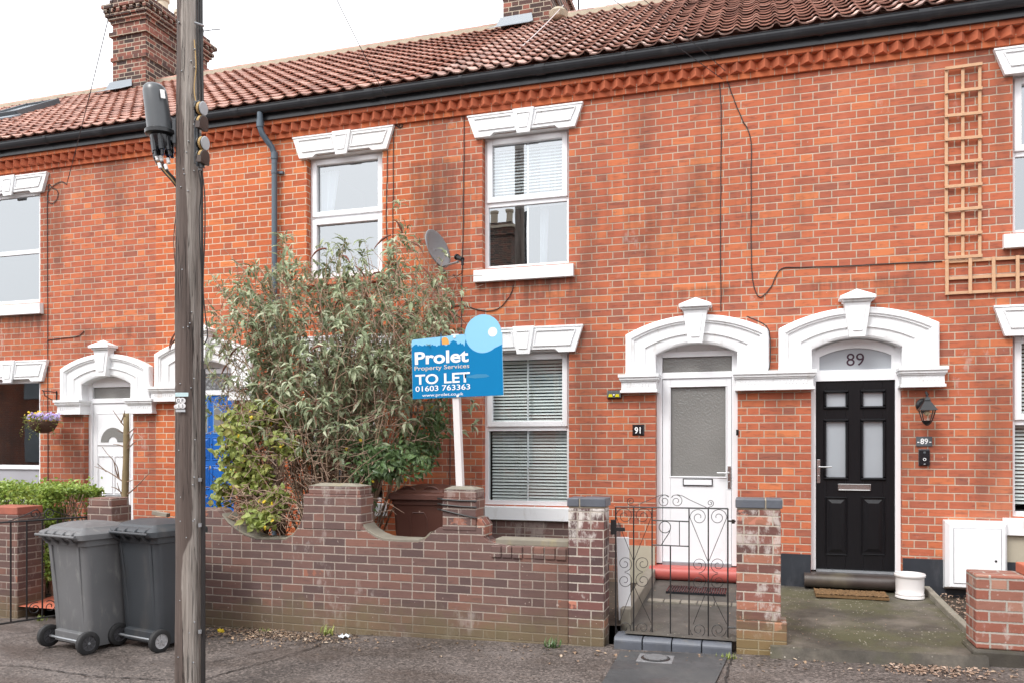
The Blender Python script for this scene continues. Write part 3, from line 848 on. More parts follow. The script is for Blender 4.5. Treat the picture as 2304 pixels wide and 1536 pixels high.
def house(name_label, x0, x1, openings, tile, end0=False, end1=False, bm='brick'):
    root = empty('terraced_house', ((x0 + x1) / 2, 0, 0))
    tag(root, name_label, 'house', 'red brick terraced houses in the row')
    mb = MB()
    wall_sheet(mb, x0, x1, -.6, Z_BAND0, openings)
    mb.quad((x0, 0, Z_BAND0), (x1, 0, Z_BAND0), (x1, 0, 5.8), (x0, 0, 5.8))
    bw = MB().quad((x0, 8.0, -.6), (x1, 8.0, -.6), (x1, 8.0, 5.8), (x0, 8.0, 5.8)); bw.build('back_wall', M['brick'], root)
    for e, x in ((end0, x0), (end1, x1)):
        if e: mb.faces([(x, 0, -.6), (x, 8, -.6), (x, 8, 5.8), (x, 4, 8.4), (x, 0, 5.8)], [(0, 1, 2, 3, 4)])
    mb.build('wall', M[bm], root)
    mb = MB()
    mb.box(x0, x1, -.032, -.002, Z_BAND0, Z_BAND1)
    mb.box(x0, x1, -.034, -.002, Z_BAND1, Z_TOOTH)
    mb.box(x0, x1, -.104, -.002, Z_TOOTH, Z_BAND2)
    mb.build('brick_band', M['brick_band'], root, bevel=.003)
    tb = MB(); p = .1375; rng = random.Random(int(x0 * 7))
    k = math.ceil(x0 / p - .5)
    while (k + .5) * p < x1:
        x = k * p; k += 1
        h0, h1 = Z_BAND1 + .006, Z_TOOTH - .002
        j = rng.uniform(-.004, .004)
        tb.faces([(x, -.034, h0), (x + p - .012, -.034, h0), (x + p * .52 + j, -.112, h0), (x, -.034, h1), (x + p - .012, -.034, h1), (x + p * .52 + j, -.112, h1)],
                 [(0, 1, 2), (3, 5, 4), (0, 2, 5, 3), (2, 1, 4, 5)])
    tb.build('dogtooth_course', M['brick_tooth'], root, bevel=.004)
    fb = MB()
    fb.box(x0, x1, -.130, -.108, Z_BAND2 - .012, Z_FASC - .03); fb.box(x0, x1, -.138, -.1305, Z_BAND2 - .012, Z_BAND2 + .02)
    fb.build('fascia', M['black_gutter'], root)
    gb = MB(); n = 10; yc, zc, r = -.185, 5.725, .060
    A = [(yc + r * math.cos(math.pi + math.pi * i / n), zc + .045 + r * math.sin(math.pi + math.pi * i / n) * 1.35 ) for i in range(n + 1)]
    for i in range(n):
        gb.quad((x0, *A[i]), (x1, *A[i]), (x1, *A[i + 1]), (x0, *A[i + 1]))
    gb.tube([(x0, yc - r, zc + .045), (x1, yc - r, zc + .045)], .006, 6)
    x = x0 + .45; i = 0
    while x < x1:
        w = .055 if i % 2 else .022; rr = r + .006
        B = [(yc + rr * math.cos(math.pi + math.pi * q / n), zc + .045 + rr * math.sin(math.pi + math.pi * q / n) * 1.35) for q in range(n + 1)]
        for q in range(n): gb.quad((x - w, *B[q]), (x + w, *B[q]), (x + w, *B[q + 1]), (x - w, *B[q + 1]))
        x += .92; i += 1
    auto_smooth(gb.build('gutter', M['black_gutter'], root), 40)
    rf = pantiles(root, x0, x1, M[tile], .028 if tile == 'tile_brown' else .018)
    ridge(root, rf, x0, x1, M[tile])
    return root

M['brick_tooth'] = plain('dogtooth_brick', (.50, .135, .062), .85, vary=.25, scale=7, bump=.5, bscale=60, dirt=(.27, .09, .055), dirt_amt=.7, dirt_scale=6)

def chimney(root, x0, x1, y0, y1, ztop, pots):
    mb = MB()
    mb.box(x0, x1, y0, y1, 7.0, ztop - .62)
    def course(d, a, b): mb.box(x0 - d, x1 + d, y0 - d, y1 + d, ztop - b, ztop - a)
    course(.0, .46, .62 - .0001 * 0); course(.05, .62, .70)
    course(.03, .40, .46); course(.065, .34, .40); course(.10, .28, .34)
    # dentils under the cornice
    course(.07, .20, .28)
    x = x0 - .10
    while x < x1 + .05:
        mb.box(x, x + .075, y0 - .13, y0 - .072, ztop - .279, ztop - .205); x += .15
    y = y0 - .10
    while y < y1 + .05:
        mb.box(x1 + .072, x1 + .13, y, y + .075, ztop - .279, ztop - .205); y += .15
    course(.14, .13, .20); course(.04, .0, .13)
    mb.box(x0 - .03, x1 + .03, y0 - .03, y1 + .03, 8.30, 8.40)
    mb.box(x0 - .03, x1 + .03, y0 - .03, y1 + .03, 8.86, 8.93)
    c = mb.build('chimney', M['brick_chimney'], root, bevel=.004)
    fb = MB()
    zf = EAVE_Z + (y0 - EAVE_Y) * (RIDGE_Z - EAVE_Z) / (RIDGE_Y - EAVE_Y)
    xe = x0 + (x1 - x0) * .62
    fb.faces([(x0 - .04, y0 - .035, zf + .20), (xe, y0 - .035, zf + .20), (xe + .03, y0 - .06, zf + .06), (x0 - .10, y0 - .06, zf + .06), (xe + .05, y0 - .36, zf - .12), (x0 - .16, y0 - .36, zf - .12)],
             [(0, 1, 2, 3), (3, 2, 4, 5)])
    fl = fb.build('flashing', M['lead'], c)
    sm = fl.modifiers.new('thick', 'SOLIDIFY'); sm.thickness = .006
    for px, py in pots:
        pm = MB().lathe([(.13, 0), (.135, .05), (.11, .10), (.10, .38), (.125, .40), (.125, .46), (.09, .46), (.085, .1)], (px, py, ztop - .002), (0, 0, 1), 20)
        auto_smooth(pm.build('chimney_pot', M['pot_clay'], c), 40)
    return c
M['pot_clay'] = plain('cream_chimney_pot', (.55, .47, .36), .8, vary=.15, dirt=(.25, .2, .15), dirt_amt=.4)

# opening positions (metres) ------------------------------------------------
XE, XA, XB, XC, XD, XF = -15.29, -11.43, -7.535, -3.64, .152, 4.02
C_W = (-3.01, -1.996); C_D = (-1.045, -.197)
D_W = (2.315, 3.33); D_D = (.52, 1.361)
B_W = (-5.292, -4.27); B_D = (-7.18, -6.34)
A_W = (-10.49, -9.47); A_D = (-8.72, -7.90)
GZ = (.96, 2.700); UZ = (3.645, 5.168)
DA = -.15

hC = house('red brick house with a white half glazed door and blinds in both windows', XC, XD,
           [(*C_W, *GZ), (*C_W, *UZ), (*C_D, .2, 2.71)], 'tile_brown')
hD = house('red brick house with a black panelled door, wall lantern and timber trellis', XD, XF,
           [(*D_W, *GZ), (*D_W, *UZ), (*D_D, .2, 2.71)], 'tile_brown')
hB = house('red brick house with a bright blue door and blue grey downpipe, behind the bush', XB, XC,
           [(*B_W, *GZ), (*B_W, *UZ), (*B_D, .1, 2.71)], 'tile_orange', bm='brick_bright')
hA = house('red brick house with a white moulded door with half moon light and hanging basket', XA, XB,
           [(*A_W, GZ[0] + DA - .35, GZ[1] + DA), (*A_W, 3.60, 5.143), (*A_D, .0, 2.71 + DA)], 'tile_orange')
hE = house('red brick house with a skylight in its orange roof, beyond the chimney', XE, XA,
           [(-14.5, -13.5, *GZ), (-14.5, -13.5, *UZ)], 'tile_orange', end0=True)
hF = house('red brick house next door to the trellis house at the row end', XF, XF + 3.86,
           [(XF + .7, XF + 1.7, *GZ), (XF + .7, XF + 1.7, *UZ)], 'tile_brown', end1=True)

# windows
window(hC, *C_W, *GZ, 1.83, blind=(1.0, 2.6), sill=(.16, M['white']))
window(hC, *C_W, *UZ, 4.395, blind=(4.36, 5.08), glassmat='glass_sky', sill=(.155, M['white']), curtain=[(C_W[0] + .62, C_W[0] + .74, 3.70, 5.05)])
window(hD, *D_W, *GZ, 1.86, blind=(1.05, 2.6), sill=(.17, M['white']), bar=False)
window(hD, *D_W, *UZ, 4.42, glassmat='glass_sky', sill=(.15, M['white']), bar=False)
window(hB, *B_W, *GZ, 1.83, sill=(.16, M['white']), bar=False)
window(hB, *B_W, *UZ, 4.42, sash='both', glassmat='glass_sky', sill=(.07, M['brick_tooth']), bar=False, vent=True, curtain=[(B_W[0] + .06, B_W[0] + .30, 4.45, 5.05)])
window(hA, *A_W, GZ[0] + DA - .35, GZ[1] + DA, 1.33, fr=.05, yo=-.065, sash=None, sill=None, bar=False, low_mat='frost_film', vent=True)
window(hA, *A_W, 3.60, 5.143, 4.32, fr=.05, yo=-.065, sash=None, glassmat='glass_sky', sill=(.16, M['white']), bar=False, vent=False)
for h, x in ((hE, -14.5), (hF, XF + .7)):
    window(h, x, x + 1.0, *GZ, 1.83, bar=False); window(h, x, x + 1.0, *UZ, 4.4, glassmat='glass_sky', bar=False)
lintel(hC, *C_W, 2.666, 2.958); lintel(hC, *C_W, 5.135, 5.395)
lintel(hD, *D_W, 2.666, 2.958); lintel(hD, *D_W, 5.135, 5.395)
lintel(hB, *B_W, 2.666, 2.958); lintel(hB, *B_W, 5.135, 5.405, 'flaky_white')
lintel(hA, *A_W, 2.666 + DA, 2.958 + DA); lintel(hA, *A_W, 5.11, 5.375)
lintel(hE, -14.5, -13.5, 2.666, 2.958); lintel(hE, -14.5, -13.5, 5.135, 5.395)
lintel(hF, XF + .7, XF + 1.7, 2.666, 2.958); lintel(hF, XF + .7, XF + 1.7, 5.135, 5.395)
# door surrounds; neighbouring doors share one impost
door_surround(hC, -.621, .424, .735, 0, imp_r=XD)
door_surround(hD, .9405, .4205, .735, 0, imp_l=XD + .0005)
door_surround(hB, -6.76, .42, .735, 0, 'flaky_white')
door_surround(hA, -8.31, .41, .735, DA, 'white')

# ---- front doors ----------------------------------------------------------
def door_frame(door, xd, z0, z1, zt, arch=None):
    "jambs, head and transom"
    mb = MB()
    mb.box(xd[0], xd[0] + .062, .085, .16, z0, z1); mb.box(xd[1] - .062, xd[1], .085, .16, z0, z1)
    mb.box(xd[0] + .062, xd[1] - .062, .085, .16, zt, zt + .065)
    mb.box(xd[0] + .062, xd[1] - .062, .085, .16, z1 - .06, z1)
    return mb

def lever(door, x, zc, sgn, y=.088):
    mb = MB()
    mb.box(x - .016, x + .016, y - .012, y + .004, zc - .12, zc + .12)
    mb.tube([(x, y - .01, zc + .045), (x, y - .05, zc + .045), (x + sgn * .02, y - .058, zc + .045), (x + sgn * .125, y - .055, zc + .045)], .009, 8)
    mb.lathe([(.009, 0), (.011, .012), (.005, .016)], (x, y - .012, zc - .05), (0, -1, 0), 10)
    return mb.build('handle', M['silver'], door, bevel=.003)

def panel_moulding(mb, x0, x1, z0, z1, y, w=.018, d=.012):
    mb.raised([(x0 - w, z0 - w), (x1 + w, z0 - w), (x1 + w, z0), (x0 - w, z0)], y, d, w * .35)
    mb.raised([(x0 - w, z1), (x1 + w, z1), (x1 + w, z1 + w), (x0 - w, z1 + w)], y, d, w * .35)
    mb.raised([(x0 - w, z0), (x0, z0), (x0, z1), (x0 - w, z1)], y, d, w * .35)
    mb.raised([(x1, z0), (x1 + w, z0), (x1 + w, z1), (x1, z1)], y, d, w * .35)

# white half glazed door of the gate house
xd = C_D
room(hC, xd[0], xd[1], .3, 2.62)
dC = door_frame(None, xd, .364, 2.64, 2.353).build('door', M['upvc'], hC, bevel=.005)
lx0, lx1 = xd[0] + .066, xd[1] - .066
gx0, gx1, gz0, gz1 = -.897, -.318, 1.300, 2.262
mb = MB(); mb.box(lx0, gx0 - .001, .10, .15, .385, 2.35); mb.box(gx1 + .001, lx1, .10, .15, .385, 2.35)
mb.box(gx0, gx1, .10, .15, gz1, 2.35); mb.box(gx0, gx1, .10, .15, .385, gz0)
panel_moulding(mb, gx0 + .006, gx1 - .006, .52, 1.185, .0995, .016, -.006)
panel_moulding(mb, gx0 + .004, gx1 - .004, gz0 + .004, gz1 - .004, .0995, .016, .008)
mb.build('door_leaf', M['door_white'], dC, bevel=.003)
MB().box(gx0, gx1, .125, .135, gz0, gz1).build('door_glass', M['frost_dark'], dC)
MB().box(lx0, lx1, .118, .128, 2.42, 2.578).build('top_light', M['frost_dark'], dC)
mb = MB(); ring(mb, -.765, -.455, 1.205, 1.282, .008, .088, .10); mb.build('letterbox_rim', M['black_paint'], dC)
MB().box(-.757, -.463, .090, .099, 1.213, 1.274).build('letterbox', M['door_white'], dC, bevel=.003)
lever(dC, -.285, 1.30, -1, .10)
MB().box(lx0, lx1, .06, .12, .352, .384).build('threshold', M['zinc'], dC)
for x in (-.72, -.32): MB().box(x - .012, x + .012, .096, .0995, .43, .438).build('drain_cap', M['door_white'], dC)
sb = MB()
n = 8; prof = [(.10, .215)] + [(-.08 - .055 * math.sin(math.pi * i / n), .285 - .068 * math.cos(math.pi * i / n)) for i in range(n + 1)] + [(.10, .353)]
A = [(-1.10, y, z) for y, z in prof]; B_ = [(-.135, y, z) for y, z in prof]
sb.faces(A + B_, [tuple(range(len(prof)))[::-1], tuple(range(len(prof), 2 * len(prof)))] + [(i, i + 1, i + 1 + len(prof), i + len(prof)) for i in range(len(prof) - 1)])
auto_smooth(sb.build('doorstep', M['red_step'], hC), 40)
MB().box(C_W[0] - .25, -1.421, -.012, -.001, .05, .795).build('brick_plinth', M['brick_brown'], hC)
MB().box(-1.42, -1.05, -.022, -.001, .1, .555).build('render_plinth', M['render'], hC)
MB().box(-.19, XD - .001, -.022, -.001, .1, .53).build('painted_plinth', M['plinth'], hC)
MB().box(-.213, -.187, -.012, .05, 1.74, 1.80).build('door_contact', M['black_paint'], hC, bevel=.003)

# black panelled door
xd = D_D
room(hD, xd[0], xd[1], .3, 2.62)
mb = MB()
mb.box(xd[0], xd[0] + .05, .085, .16, .364, 2.64); mb.box(xd[1] - .05, xd[1], .085, .16, .364, 2.64)
mb.box(xd[0] + .05, xd[1] - .05, .085, .16, 2.290, 2.40)
arc = arc_pts(xd[0] + .085, xd[1] - .085, 2.535, 2.615, 16)
arc2 = arc_pts(xd[0] + .05, xd[1] - .05, 2.60, 2.70, 16)
mb.prism([(xd[0] + .05, 2.40), (xd[0] + .085, 2.40), (xd[0] + .085, 2.535)] + arc[1:-1] + [(xd[1] - .085, 2.535), (xd[1] - .085, 2.40), (xd[1] - .05, 2.40)] + arc2[::-1], .085, .107)
dD = mb.build('door', M['upvc'], hD, bevel=.004)
fb = MB().prism([(xd[0] + .085, 2.40), (xd[1] - .085, 2.40)] + arc[::-1], .102, .106)
fan = fb.build('fanlight', M['frost_pale'], dD)
text('door_number', '89', M['purple_ink'], (.9405 + .005, .101, 2.442), (1, 0, 0), (0, 0, 1), .125, dD, 1.0, .0, 'CENTER')
lx0, lx1 = xd[0] + .054, xd[1] - .054
holes = []
def Q(px, py): v = P(px, py, .1); return v.x, v.z
for (a, b, c, d) in ((1859, 1902, 883.5, 913), (1942, 1986, 882.5, 912.5), (1860, 1903, 948, 1072.5), (1943, 1987, 948, 1072.5)):
    xa, z1 = Q(a, c); xb, z0 = Q(b, d)
    holes.append((xa, xb, z0, z1))
hx = [(holes[0][0] + holes[2][0]) / 2, (holes[0][1] + holes[2][1]) / 2, (holes[1][0] + holes[3][0]) / 2, (holes[1][1] + holes[3][1]) / 2]
zz = [.375, holes[2][2], holes[2][3], holes[0][2], holes[0][3], 2.285]
mb = MB()
for a, b in ((lx0, hx[0]), (hx[1], hx[2]), (hx[3], lx1)): mb.box(a, b, .10, .15, zz[0], zz[5])
for a, b in ((hx[0], hx[1]), (hx[2], hx[3])):
    mb.box(a + .0005, b - .0005, .10, .15, zz[0], zz[1]); mb.box(a + .0005, b - .0005, .10, .15, zz[2], zz[3]); mb.box(a + .0005, b - .0005, .10, .15, zz[4], zz[5])
    panel_moulding(mb, a, b, zz[1], zz[2], .0995, .030, .020); panel_moulding(mb, a, b, zz[3], zz[4], .0995, .030, .020)
for (a, b, c, d) in ((1856, 1907, 1116, 1249), (1937, 1992, 1116, 1249)):
    xa, z1 = Q(a, c); xb, z0 = Q(b, d)
    panel_moulding(mb, xa + .014, xb - .014, z0 + .014, z1 - .014, .0995, .014, .010)
    mb.raised([(xa + .03, z0 + .03), (xb - .03, z0 + .03), (xb - .03, z1 - .03), (xa + .03, z1 - .03)], .0995, .016, .035)
leaf_d = mb.build('door_leaf', M['door_black'], dD, bevel=.002)
for a, b in ((hx[0], hx[1]), (hx[2], hx[3])):
    for c, d in ((zz[1], zz[2]), (zz[3], zz[4])):
        MB().box(a, b, .125, .132, c, d).build('door_glass', M['frost_pale'], dD)
(xa, z1), (xb, z0) = Q(1885, 1087), Q(1959, 1103)
mb = MB(); ring(mb, xa, xb, z0, z1, .008, .082, .10); mb.box(xa + .008, xb - .008, .088, .10, z0 + .008, z1 - .008)
mb.build('letterbox', M['silver'], dD, bevel=.003)
x, z = Q(1841.5, 1059); lever(dD, x, z, 1, .10)
MB().box(lx0, lx1, .055, .13, .352, .374).build('threshold', M['zinc'], dD)
pr = [(.10, .215)] + [(-.09 - .055 * math.sin(math.pi * i / n), .283 - .065 * math.cos(math.pi * i / n)) for i in range(n + 1)] + [(.10, .35)]
A = [(.45, y, z) for y, z in pr]; B_ = [(1.40, y, z) for y, z in pr]
sb = MB().faces(A + B_, [tuple(range(len(pr)))[::-1], tuple(range(len(pr), 2 * len(pr)))] + [(i, i + 1, i + 1 + len(pr), i + len(pr)) for i in range(len(pr) - 1)])
auto_smooth(sb.build('doorstep', M['dark_step'] if 'dark_step' in M else M['plinth'], hD), 40)
mb = MB(); mb.box(XD, D_D[0] - .004, -.022, -.001, .1, .53); mb.box(D_D[1] + .004, XF, -.022, -.001, .1, .53)
mb.build('painted_plinth', M['plinth'], hD)
MB().box(2.2, XF, -.024, -.0225, .531, .79).build('render_plinth', M['render'], hD)

# white moulded door with the half moon light
xd = A_D
room(hA, xd[0], xd[1], .1, 2.45)
dA = door_frame(None, xd, .1, 2.55, 2.353 + DA).build('door', M['upvc'], hA, bevel=.005)
lx0, lx1 = xd[0] + .066, xd[1] - .066; xm = (lx0 + lx1) / 2
mb = MB(); mb.box(lx0, lx1, .10, .15, .23, 2.353 + DA - .003)
zb = 1.68
cres = [(xm + .235 * math.cos(math.pi * i / 16), zb + .225 * math.sin(math.pi * i / 16)) for i in range(17)]
mb.raised([(xm - .27, zb - .055), (xm + .27, zb - .055), (xm + .27, zb - .02)] + [(xm + .27 * math.cos(math.pi * i / 16), zb + .265 * math.sin(math.pi * i / 16)) for i in range(17)] + [(xm - .27, zb - .02)], .0995, .012, .012)
for a, b in ((lx0 + .10, xm - .03), (xm + .03, lx1 - .10)):
    panel_moulding(mb, a, b, 1.0, 1.48, .0995, .018, .012); panel_moulding(mb, a, b, .45, .86, .0995, .018, .012)
panel_moulding(mb, lx0 + .075, lx1 - .075, .36, 2.06, .0995, .012, .006)
mb.build('door_leaf', M['door_white'], dA, bevel=.003)
moon = [(xm + .20 * math.cos(math.pi * i / 16), zb + .195 * math.sin(math.pi * i / 16)) for i in range(17)] + [(xm - .075 * math.cos(math.pi * i / 8), zb + .07 * math.sin(math.pi * i / 8)) for i in range(9)]
MB().prism(moon, .082, .088).build('half_moon_light', M['frost_dark'], dA)
MB().box(lx0, lx1, .118, .128, 2.268, 2.42).build('top_light', M['frost_dark'], dA)
MB().box(lx0, lx1, .088, .158, 2.421, 2.4895).build('door_head', M['upvc'], dA)
mb = MB(); ring(mb, xm - .14, xm + .14, .90, .965, .008, .090, .0995); mb.build('letterbox_rim', M['zinc'], dA)

# blue door, mostly behind the bush
xd = B_D
room(hB, xd[0], xd[1], .2, 2.62)
dB = door_frame(None, xd, .25, 2.62, 2.28).build('door', M['upvc'], hB, bevel=.005)
lx0, lx1 = xd[0] + .066, xd[1] - .066; xm = (lx0 + lx1) / 2
mb = MB(); mb.box(lx0, lx1, .10, .15, .26, 2.277)
for a, b in ((lx0 + .09, xm - .035), (xm + .035, lx1 - .09)):
    for c, d in ((.38, .62), (.72, .98), (1.08, 1.36), (1.46, 1.72)):
        mb.raised([(a, c), (b, c), (b, d), (a, d)], .0995, .012, .025)
        panel_moulding(mb, a, b, c, d, .0995, .016, .008)
mb.build('door_leaf', M['door_blue'], dB, bevel=.003)
for s in (-1, 1):
    tri = [(xm + s * .05, 1.80), (xm + s * .27, 1.80), (xm + s * .27, 1.98), (xm + s * .05, 2.17)]
    MB().prism(tri, .094, .0993).build('door_glass', M['frost_dark'], dB)
    mb = MB().prism([(xm + s * .035, 1.785), (xm + s * .285, 1.785), (xm + s * .285, 1.99), (xm + s * .035, 2.20)], .0955, .0994)
    mb.build('glass_trim', M['door_blue_trim'] if 'door_blue_trim' in M else M['door_blue'], dB)
MB().prism([(lx0, 2.345), (lx1, 2.345)] + arc_pts(lx0, lx1, 2.54, 2.64, 12)[::-1], .102, .107).build('fanlight', M['lead_glass'], dB)

# downpipe of the blue door house
xp = P(618, 600, -.06).x
mb = MB()
mb.tube([(xp - .12, -.19, 5.70), (xp - .12, -.19, 5.52), (xp - .10, -.17, 5.44), (xp - .02, -.09, 5.30), (xp, -.065, 5.22), (xp, -.065, 5.10)], .036, 12)
mb.tube([(xp - .12, -.19, 5.60), (xp - .12, -.19, 5.52)], .044, 12)
mb.tube([(xp, -.065, 5.24), (xp, -.065, 5.16)], .043, 12)
mb.tube([(xp, -.065, 5.16), (xp, -.065, .1)], .034, 12)
for z in (5.0, 3.45, 1.7): 
    mb.tube([(xp, -.065, z - .02), (xp, -.065, z + .02)], .040, 12); mb.box(xp + .03, xp + .10, -.04, -.001, z - .015, z + .015)
auto_smooth(mb.build('downpipe', M['bluegrey_pipe'], hB), 40)

# chimneys (front face just below the ridge)
c1 = chimney(hA, -11.66, -10.90, 3.6, 5.35, 10.02, [(-11.28, 4.0), (-11.28, 4.5), (-11.28, 5.0)])
c2 = chimney(hC, -3.94, -3.15, 3.7, 5.3, 10.02, [(-3.54, 4.1), (-3.54, 4.8)])
mb = MB().lathe([(.02, 0), (.13, .02), (.16, .10), (.10, .16), (.02, .17)], (-3.0, 3.62, 8.33), (0, 0, 1), 10)
mb.build('cement_fillet', M['cement'], hC)

# skylight in the far roof
def roofpt(x, s, h=0.0):
    L = math.hypot(RIDGE_Y - EAVE_Y, RIDGE_Z - EAVE_Z); ca = (RIDGE_Y - EAVE_Y) / L; sa = (RIDGE_Z - EAVE_Z) / L
    return Vector((x, EAVE_Y + ca * s - sa * h, EAVE_Z + sa * s + ca * h))
sk = MB()
dvec = (roofpt(0, 1) - roofpt(0, 0)); nvec = roofpt(0, 0, 1) - roofpt(0, 0)
cc = roofpt(-12.55, 3.2, .085)
for sx_, sy_, w_, h_ in ((-.36, 0, .035, .52), (.36, 0, .035, .52), (0, -.50, .36, .03), (0, .50, .36, .03)):
    sk.obox(cc + Vector((sx_, 0, 0)) + dvec * sy_, Vector((w_, 0, 0)), dvec * h_, nvec * .045)
skl = sk.build('skylight', M['slate'], hE, bevel=.006)
g = MB().obox(cc - nvec * .0, Vector((.325, 0, 0)), dvec * .47, nvec * .012).build('skylight_pane', M['frost_pale'], skl)
MB().obox(roofpt(-12.55, 2.57, .055), Vector((.45, 0, 0)), dvec * .12, nvec * .012).build('skylight_flashing', M['lead'], skl)
# ------------------------------------------------------------------ ground
def sheet(name, mat, x0, x1, y0, y1, zf, nx, ny, bump=0.0, seed=0, kind='structure'):
    mb = MB(); V = []
    for j in range(ny + 1):
        for i in range(nx + 1):
            x = x0 + (x1 - x0) * i / nx; y = y0 + (y1 - y0) * j / ny
            z = zf(x, y) + bump * mnoise.noise(Vector((x * 3, y * 3, seed)))
            V.append(mb.bm.verts.new((x, y, z)))
    for j in range(ny):
        for i in range(nx):
            a = j * (nx + 1) + i
            mb.bm.faces.new((V[a], V[a + 1], V[a + nx + 2], V[a + nx + 1]))
    o = mb.build(name, mat, smooth=True, normals=False)
    tag(o, kind=kind)
    return o

GY = -2.09           # street face of the garden walls
sheet('ground', M['soil'], -300, 300, -300, 300, lambda x, y: ground(x) - .16, 60, 20)
sheet('pavement', M['asphalt'], -24, 20, -4.6, GY + .1, lambda x, y: ground(x), 176, 12, .006, 1)
sheet('road', M['asphalt'], -60, 60, -14, -4.72, lambda x, y: ground(x) - .12, 60, 4)
mb = MB()
for i in range(-26, 22):
    x = i * .915
    mb.faces([(x, -4.72, ground(x) - .2), (x + .905, -4.72, ground(x + .9) - .2), (x + .905, -4.6, ground(x + .9) - .2), (x, -4.6, ground(x) - .2),
              (x, -4.72, ground(x) + .002), (x + .905, -4.72, ground(x + .9) + .002), (x + .905, -4.6, ground(x + .9) + .002), (x, -4.6, ground(x) + .002)],
             [(3, 2, 1, 0), (4, 5, 6, 7), (0, 1, 5, 4), (1, 2, 6, 5), (2, 3, 7, 6), (3, 0, 4, 7)])
tag(mb.build('kerb', M['slab'], bevel=.012), kind='structure')
sheet('far_pavement', M['asphalt'], -40, 40, -18, -14, lambda x, y: ground(x), 20, 2)

# smoother patch of asphalt over the water stop tap, in front of the gate
def gp(px, py):
    "pavement point surveyed at (px, py)"
    u = (px - PCX) / FPX; v = (HOR - py) / FPX
    t = 6.0
    for _ in range(30):
        x = t * (-ST + u * CT); t = (ground(x) - CAMH) / v
    return Vector((t * (-ST + u * CT), CAMY + t * (CT + u * ST), ground(t * (-ST + u * CT))))
pp = [gp(1396, 1466), gp(1640, 1474), gp(1606, 1545), (gp(1606, 1545) + Vector((-.15, -.6, 0))), (gp(1350, 1545) + Vector((-.15, -.6, 0))), gp(1350, 1545)]
mb = MB().quad(*[(p.x, p.y, ground(p.x) + .010) for p in pp])
tag(mb.build('pavement_patch', M['patch']), kind='structure')

# gardens and paths
GZ0 = .12
px0 = P(1388, 1300, GY).x; px1 = P(1655, 1300, GY).x
def path_z(x, y): return .085 + (.218 - .085) * (y - GY) / (0 - GY)
sheet('garden_path', M['path'], px0 + .06, px1 + .02, GY + .02, .0, path_z, 8, 16, .004, 3)
sheet('garden_soil', M['soil'], -7.0, px0 + .02, GY + .2, 0, lambda x, y: .10 + .03 * (y - GY), 30, 10, .05, 4)
sheet('garden_ground', M['soil'], -15.3, -7.5, GY + .2, 0, lambda x, y: -.05 + .03 * (y - GY), 30, 10, .03, 5)
sheet('garden_step', M['terracotta'], -7.5, -6.5, GY - .02, 0, lambda x, y: -.06 + .05 * (y - GY), 4, 6, .0, 5)
# forecourt of the black door house
fx0, fx1 = px1 + .26, P(2095, 1340, -.3).x
def fore_z(x, y):
    k = max(0, min(1, (y + 2.35) / 2.35))
    return ground(x) + .07 + (.205 - .07 - ground(x)) * k
sheet('forecourt', M['forecourt'], fx0, fx1 + .02, -2.18, 0, fore_z, 12, 18, .012, 6)
mb = MB()
for i in range(12):
    a = fx0 + (fx1 + .02 - fx0) * i / 12; b = fx0 + (fx1 + .02 - fx0) * (i + 1) / 12
    mb.quad((a, -2.18, fore_z(a, -2.18) + .008), (b, -2.18, fore_z(b, -2.18) + .008), (b, -2.22, ground(b) - .05), (a, -2.22, ground(a) - .05))
tag(mb.build('forecourt_edge', M['forecourt']), kind='structure')
sheet('chip_bed', M['soil'], fx1, XF + 4, -1.95, 0, lambda x, y: fore_z(x, y) - .03, 20, 10, .03, 7)
# kerb edging beside the forecourt and beside the path
def edging(name, pts, w, h, mat, label):
    mb = MB()
    for a, b in zip(pts, pts[1:]):
        a = Vector(a); b = Vector(b); d = (b - a); L = d.length; d.normalize(); s = Vector((d.y, -d.x, 0)).normalized()
        n = max(1, int(L / .9))
        for i in range(n):
            p = a + d * (L * i / n + .004); q = a + d * (L * (i + 1) / n - .004)
            mb.obox((p + q) / 2 + Vector((0, 0, -.06 + h / 2)), d * ((q - p).length / 2), s * w / 2, Vector((0, 0, h / 2 + .06)))
    o = mb.build(name, mat, bevel=.008)
    return tag(o, label, 'edging')
edging('kerb_edging', [(fx1 + .01, -.02, .215), (fx1 + .03, -1.0, .16), (fx1 + .06, -1.95, .12)], .06, .055, M['slab'], 'mossy concrete edging strip between forecourt and wood chip bed')
edging('path_edging', [(px0 + .03, -.03, .215), (px0 + .03, -1.83, .12)], .09, .12, M['slab'], 'weathered concrete edging along the path behind the iron gate')

# ------------------------------------------------------------------ garden wall
def WX(px, py): v = P(px, py, GY); return (v.x, v.z)
zg = lambda x: ground(x) - .1
top = [(400, 1143), (470, 1144), (487, 1146), (497, 1158), (512, 1177), (530, 1192), (548, 1203), (575, 1213), (640, 1214), (658, 1204), (672, 1184), (680, 1162), (682, 1147)]
top2 = [(813, 1147), (815, 1183), (826, 1196), (842, 1207), (862, 1215), (900, 1218), (940, 1219), (956, 1212), (970, 1199), (986, 1186), (996, 1185)]
top3 = [(1069, 1185), (1088, 1186), (1089, 1209), (1096, 1216), (1112, 1222), (1150, 1228), (1278, 1231)]
outl = [WX(*p) for p in top + top2 + top3]
xl, xr = outl[0][0], outl[-1][0]
gw = tag(empty('garden_wall', ((xl + xr) / 2, GY, ground((xl + xr) / 2))), 'long low wall of brown bricks with scooped top between two stub piers', 'wall')
wm = MB()
body = outl + [(xr, zg(xr)), (xl, zg(xl))]
wm.prism(body, GY, GY + .215)
wm.build('wall_panel', M['brick_brown'], gw, bevel=.008)
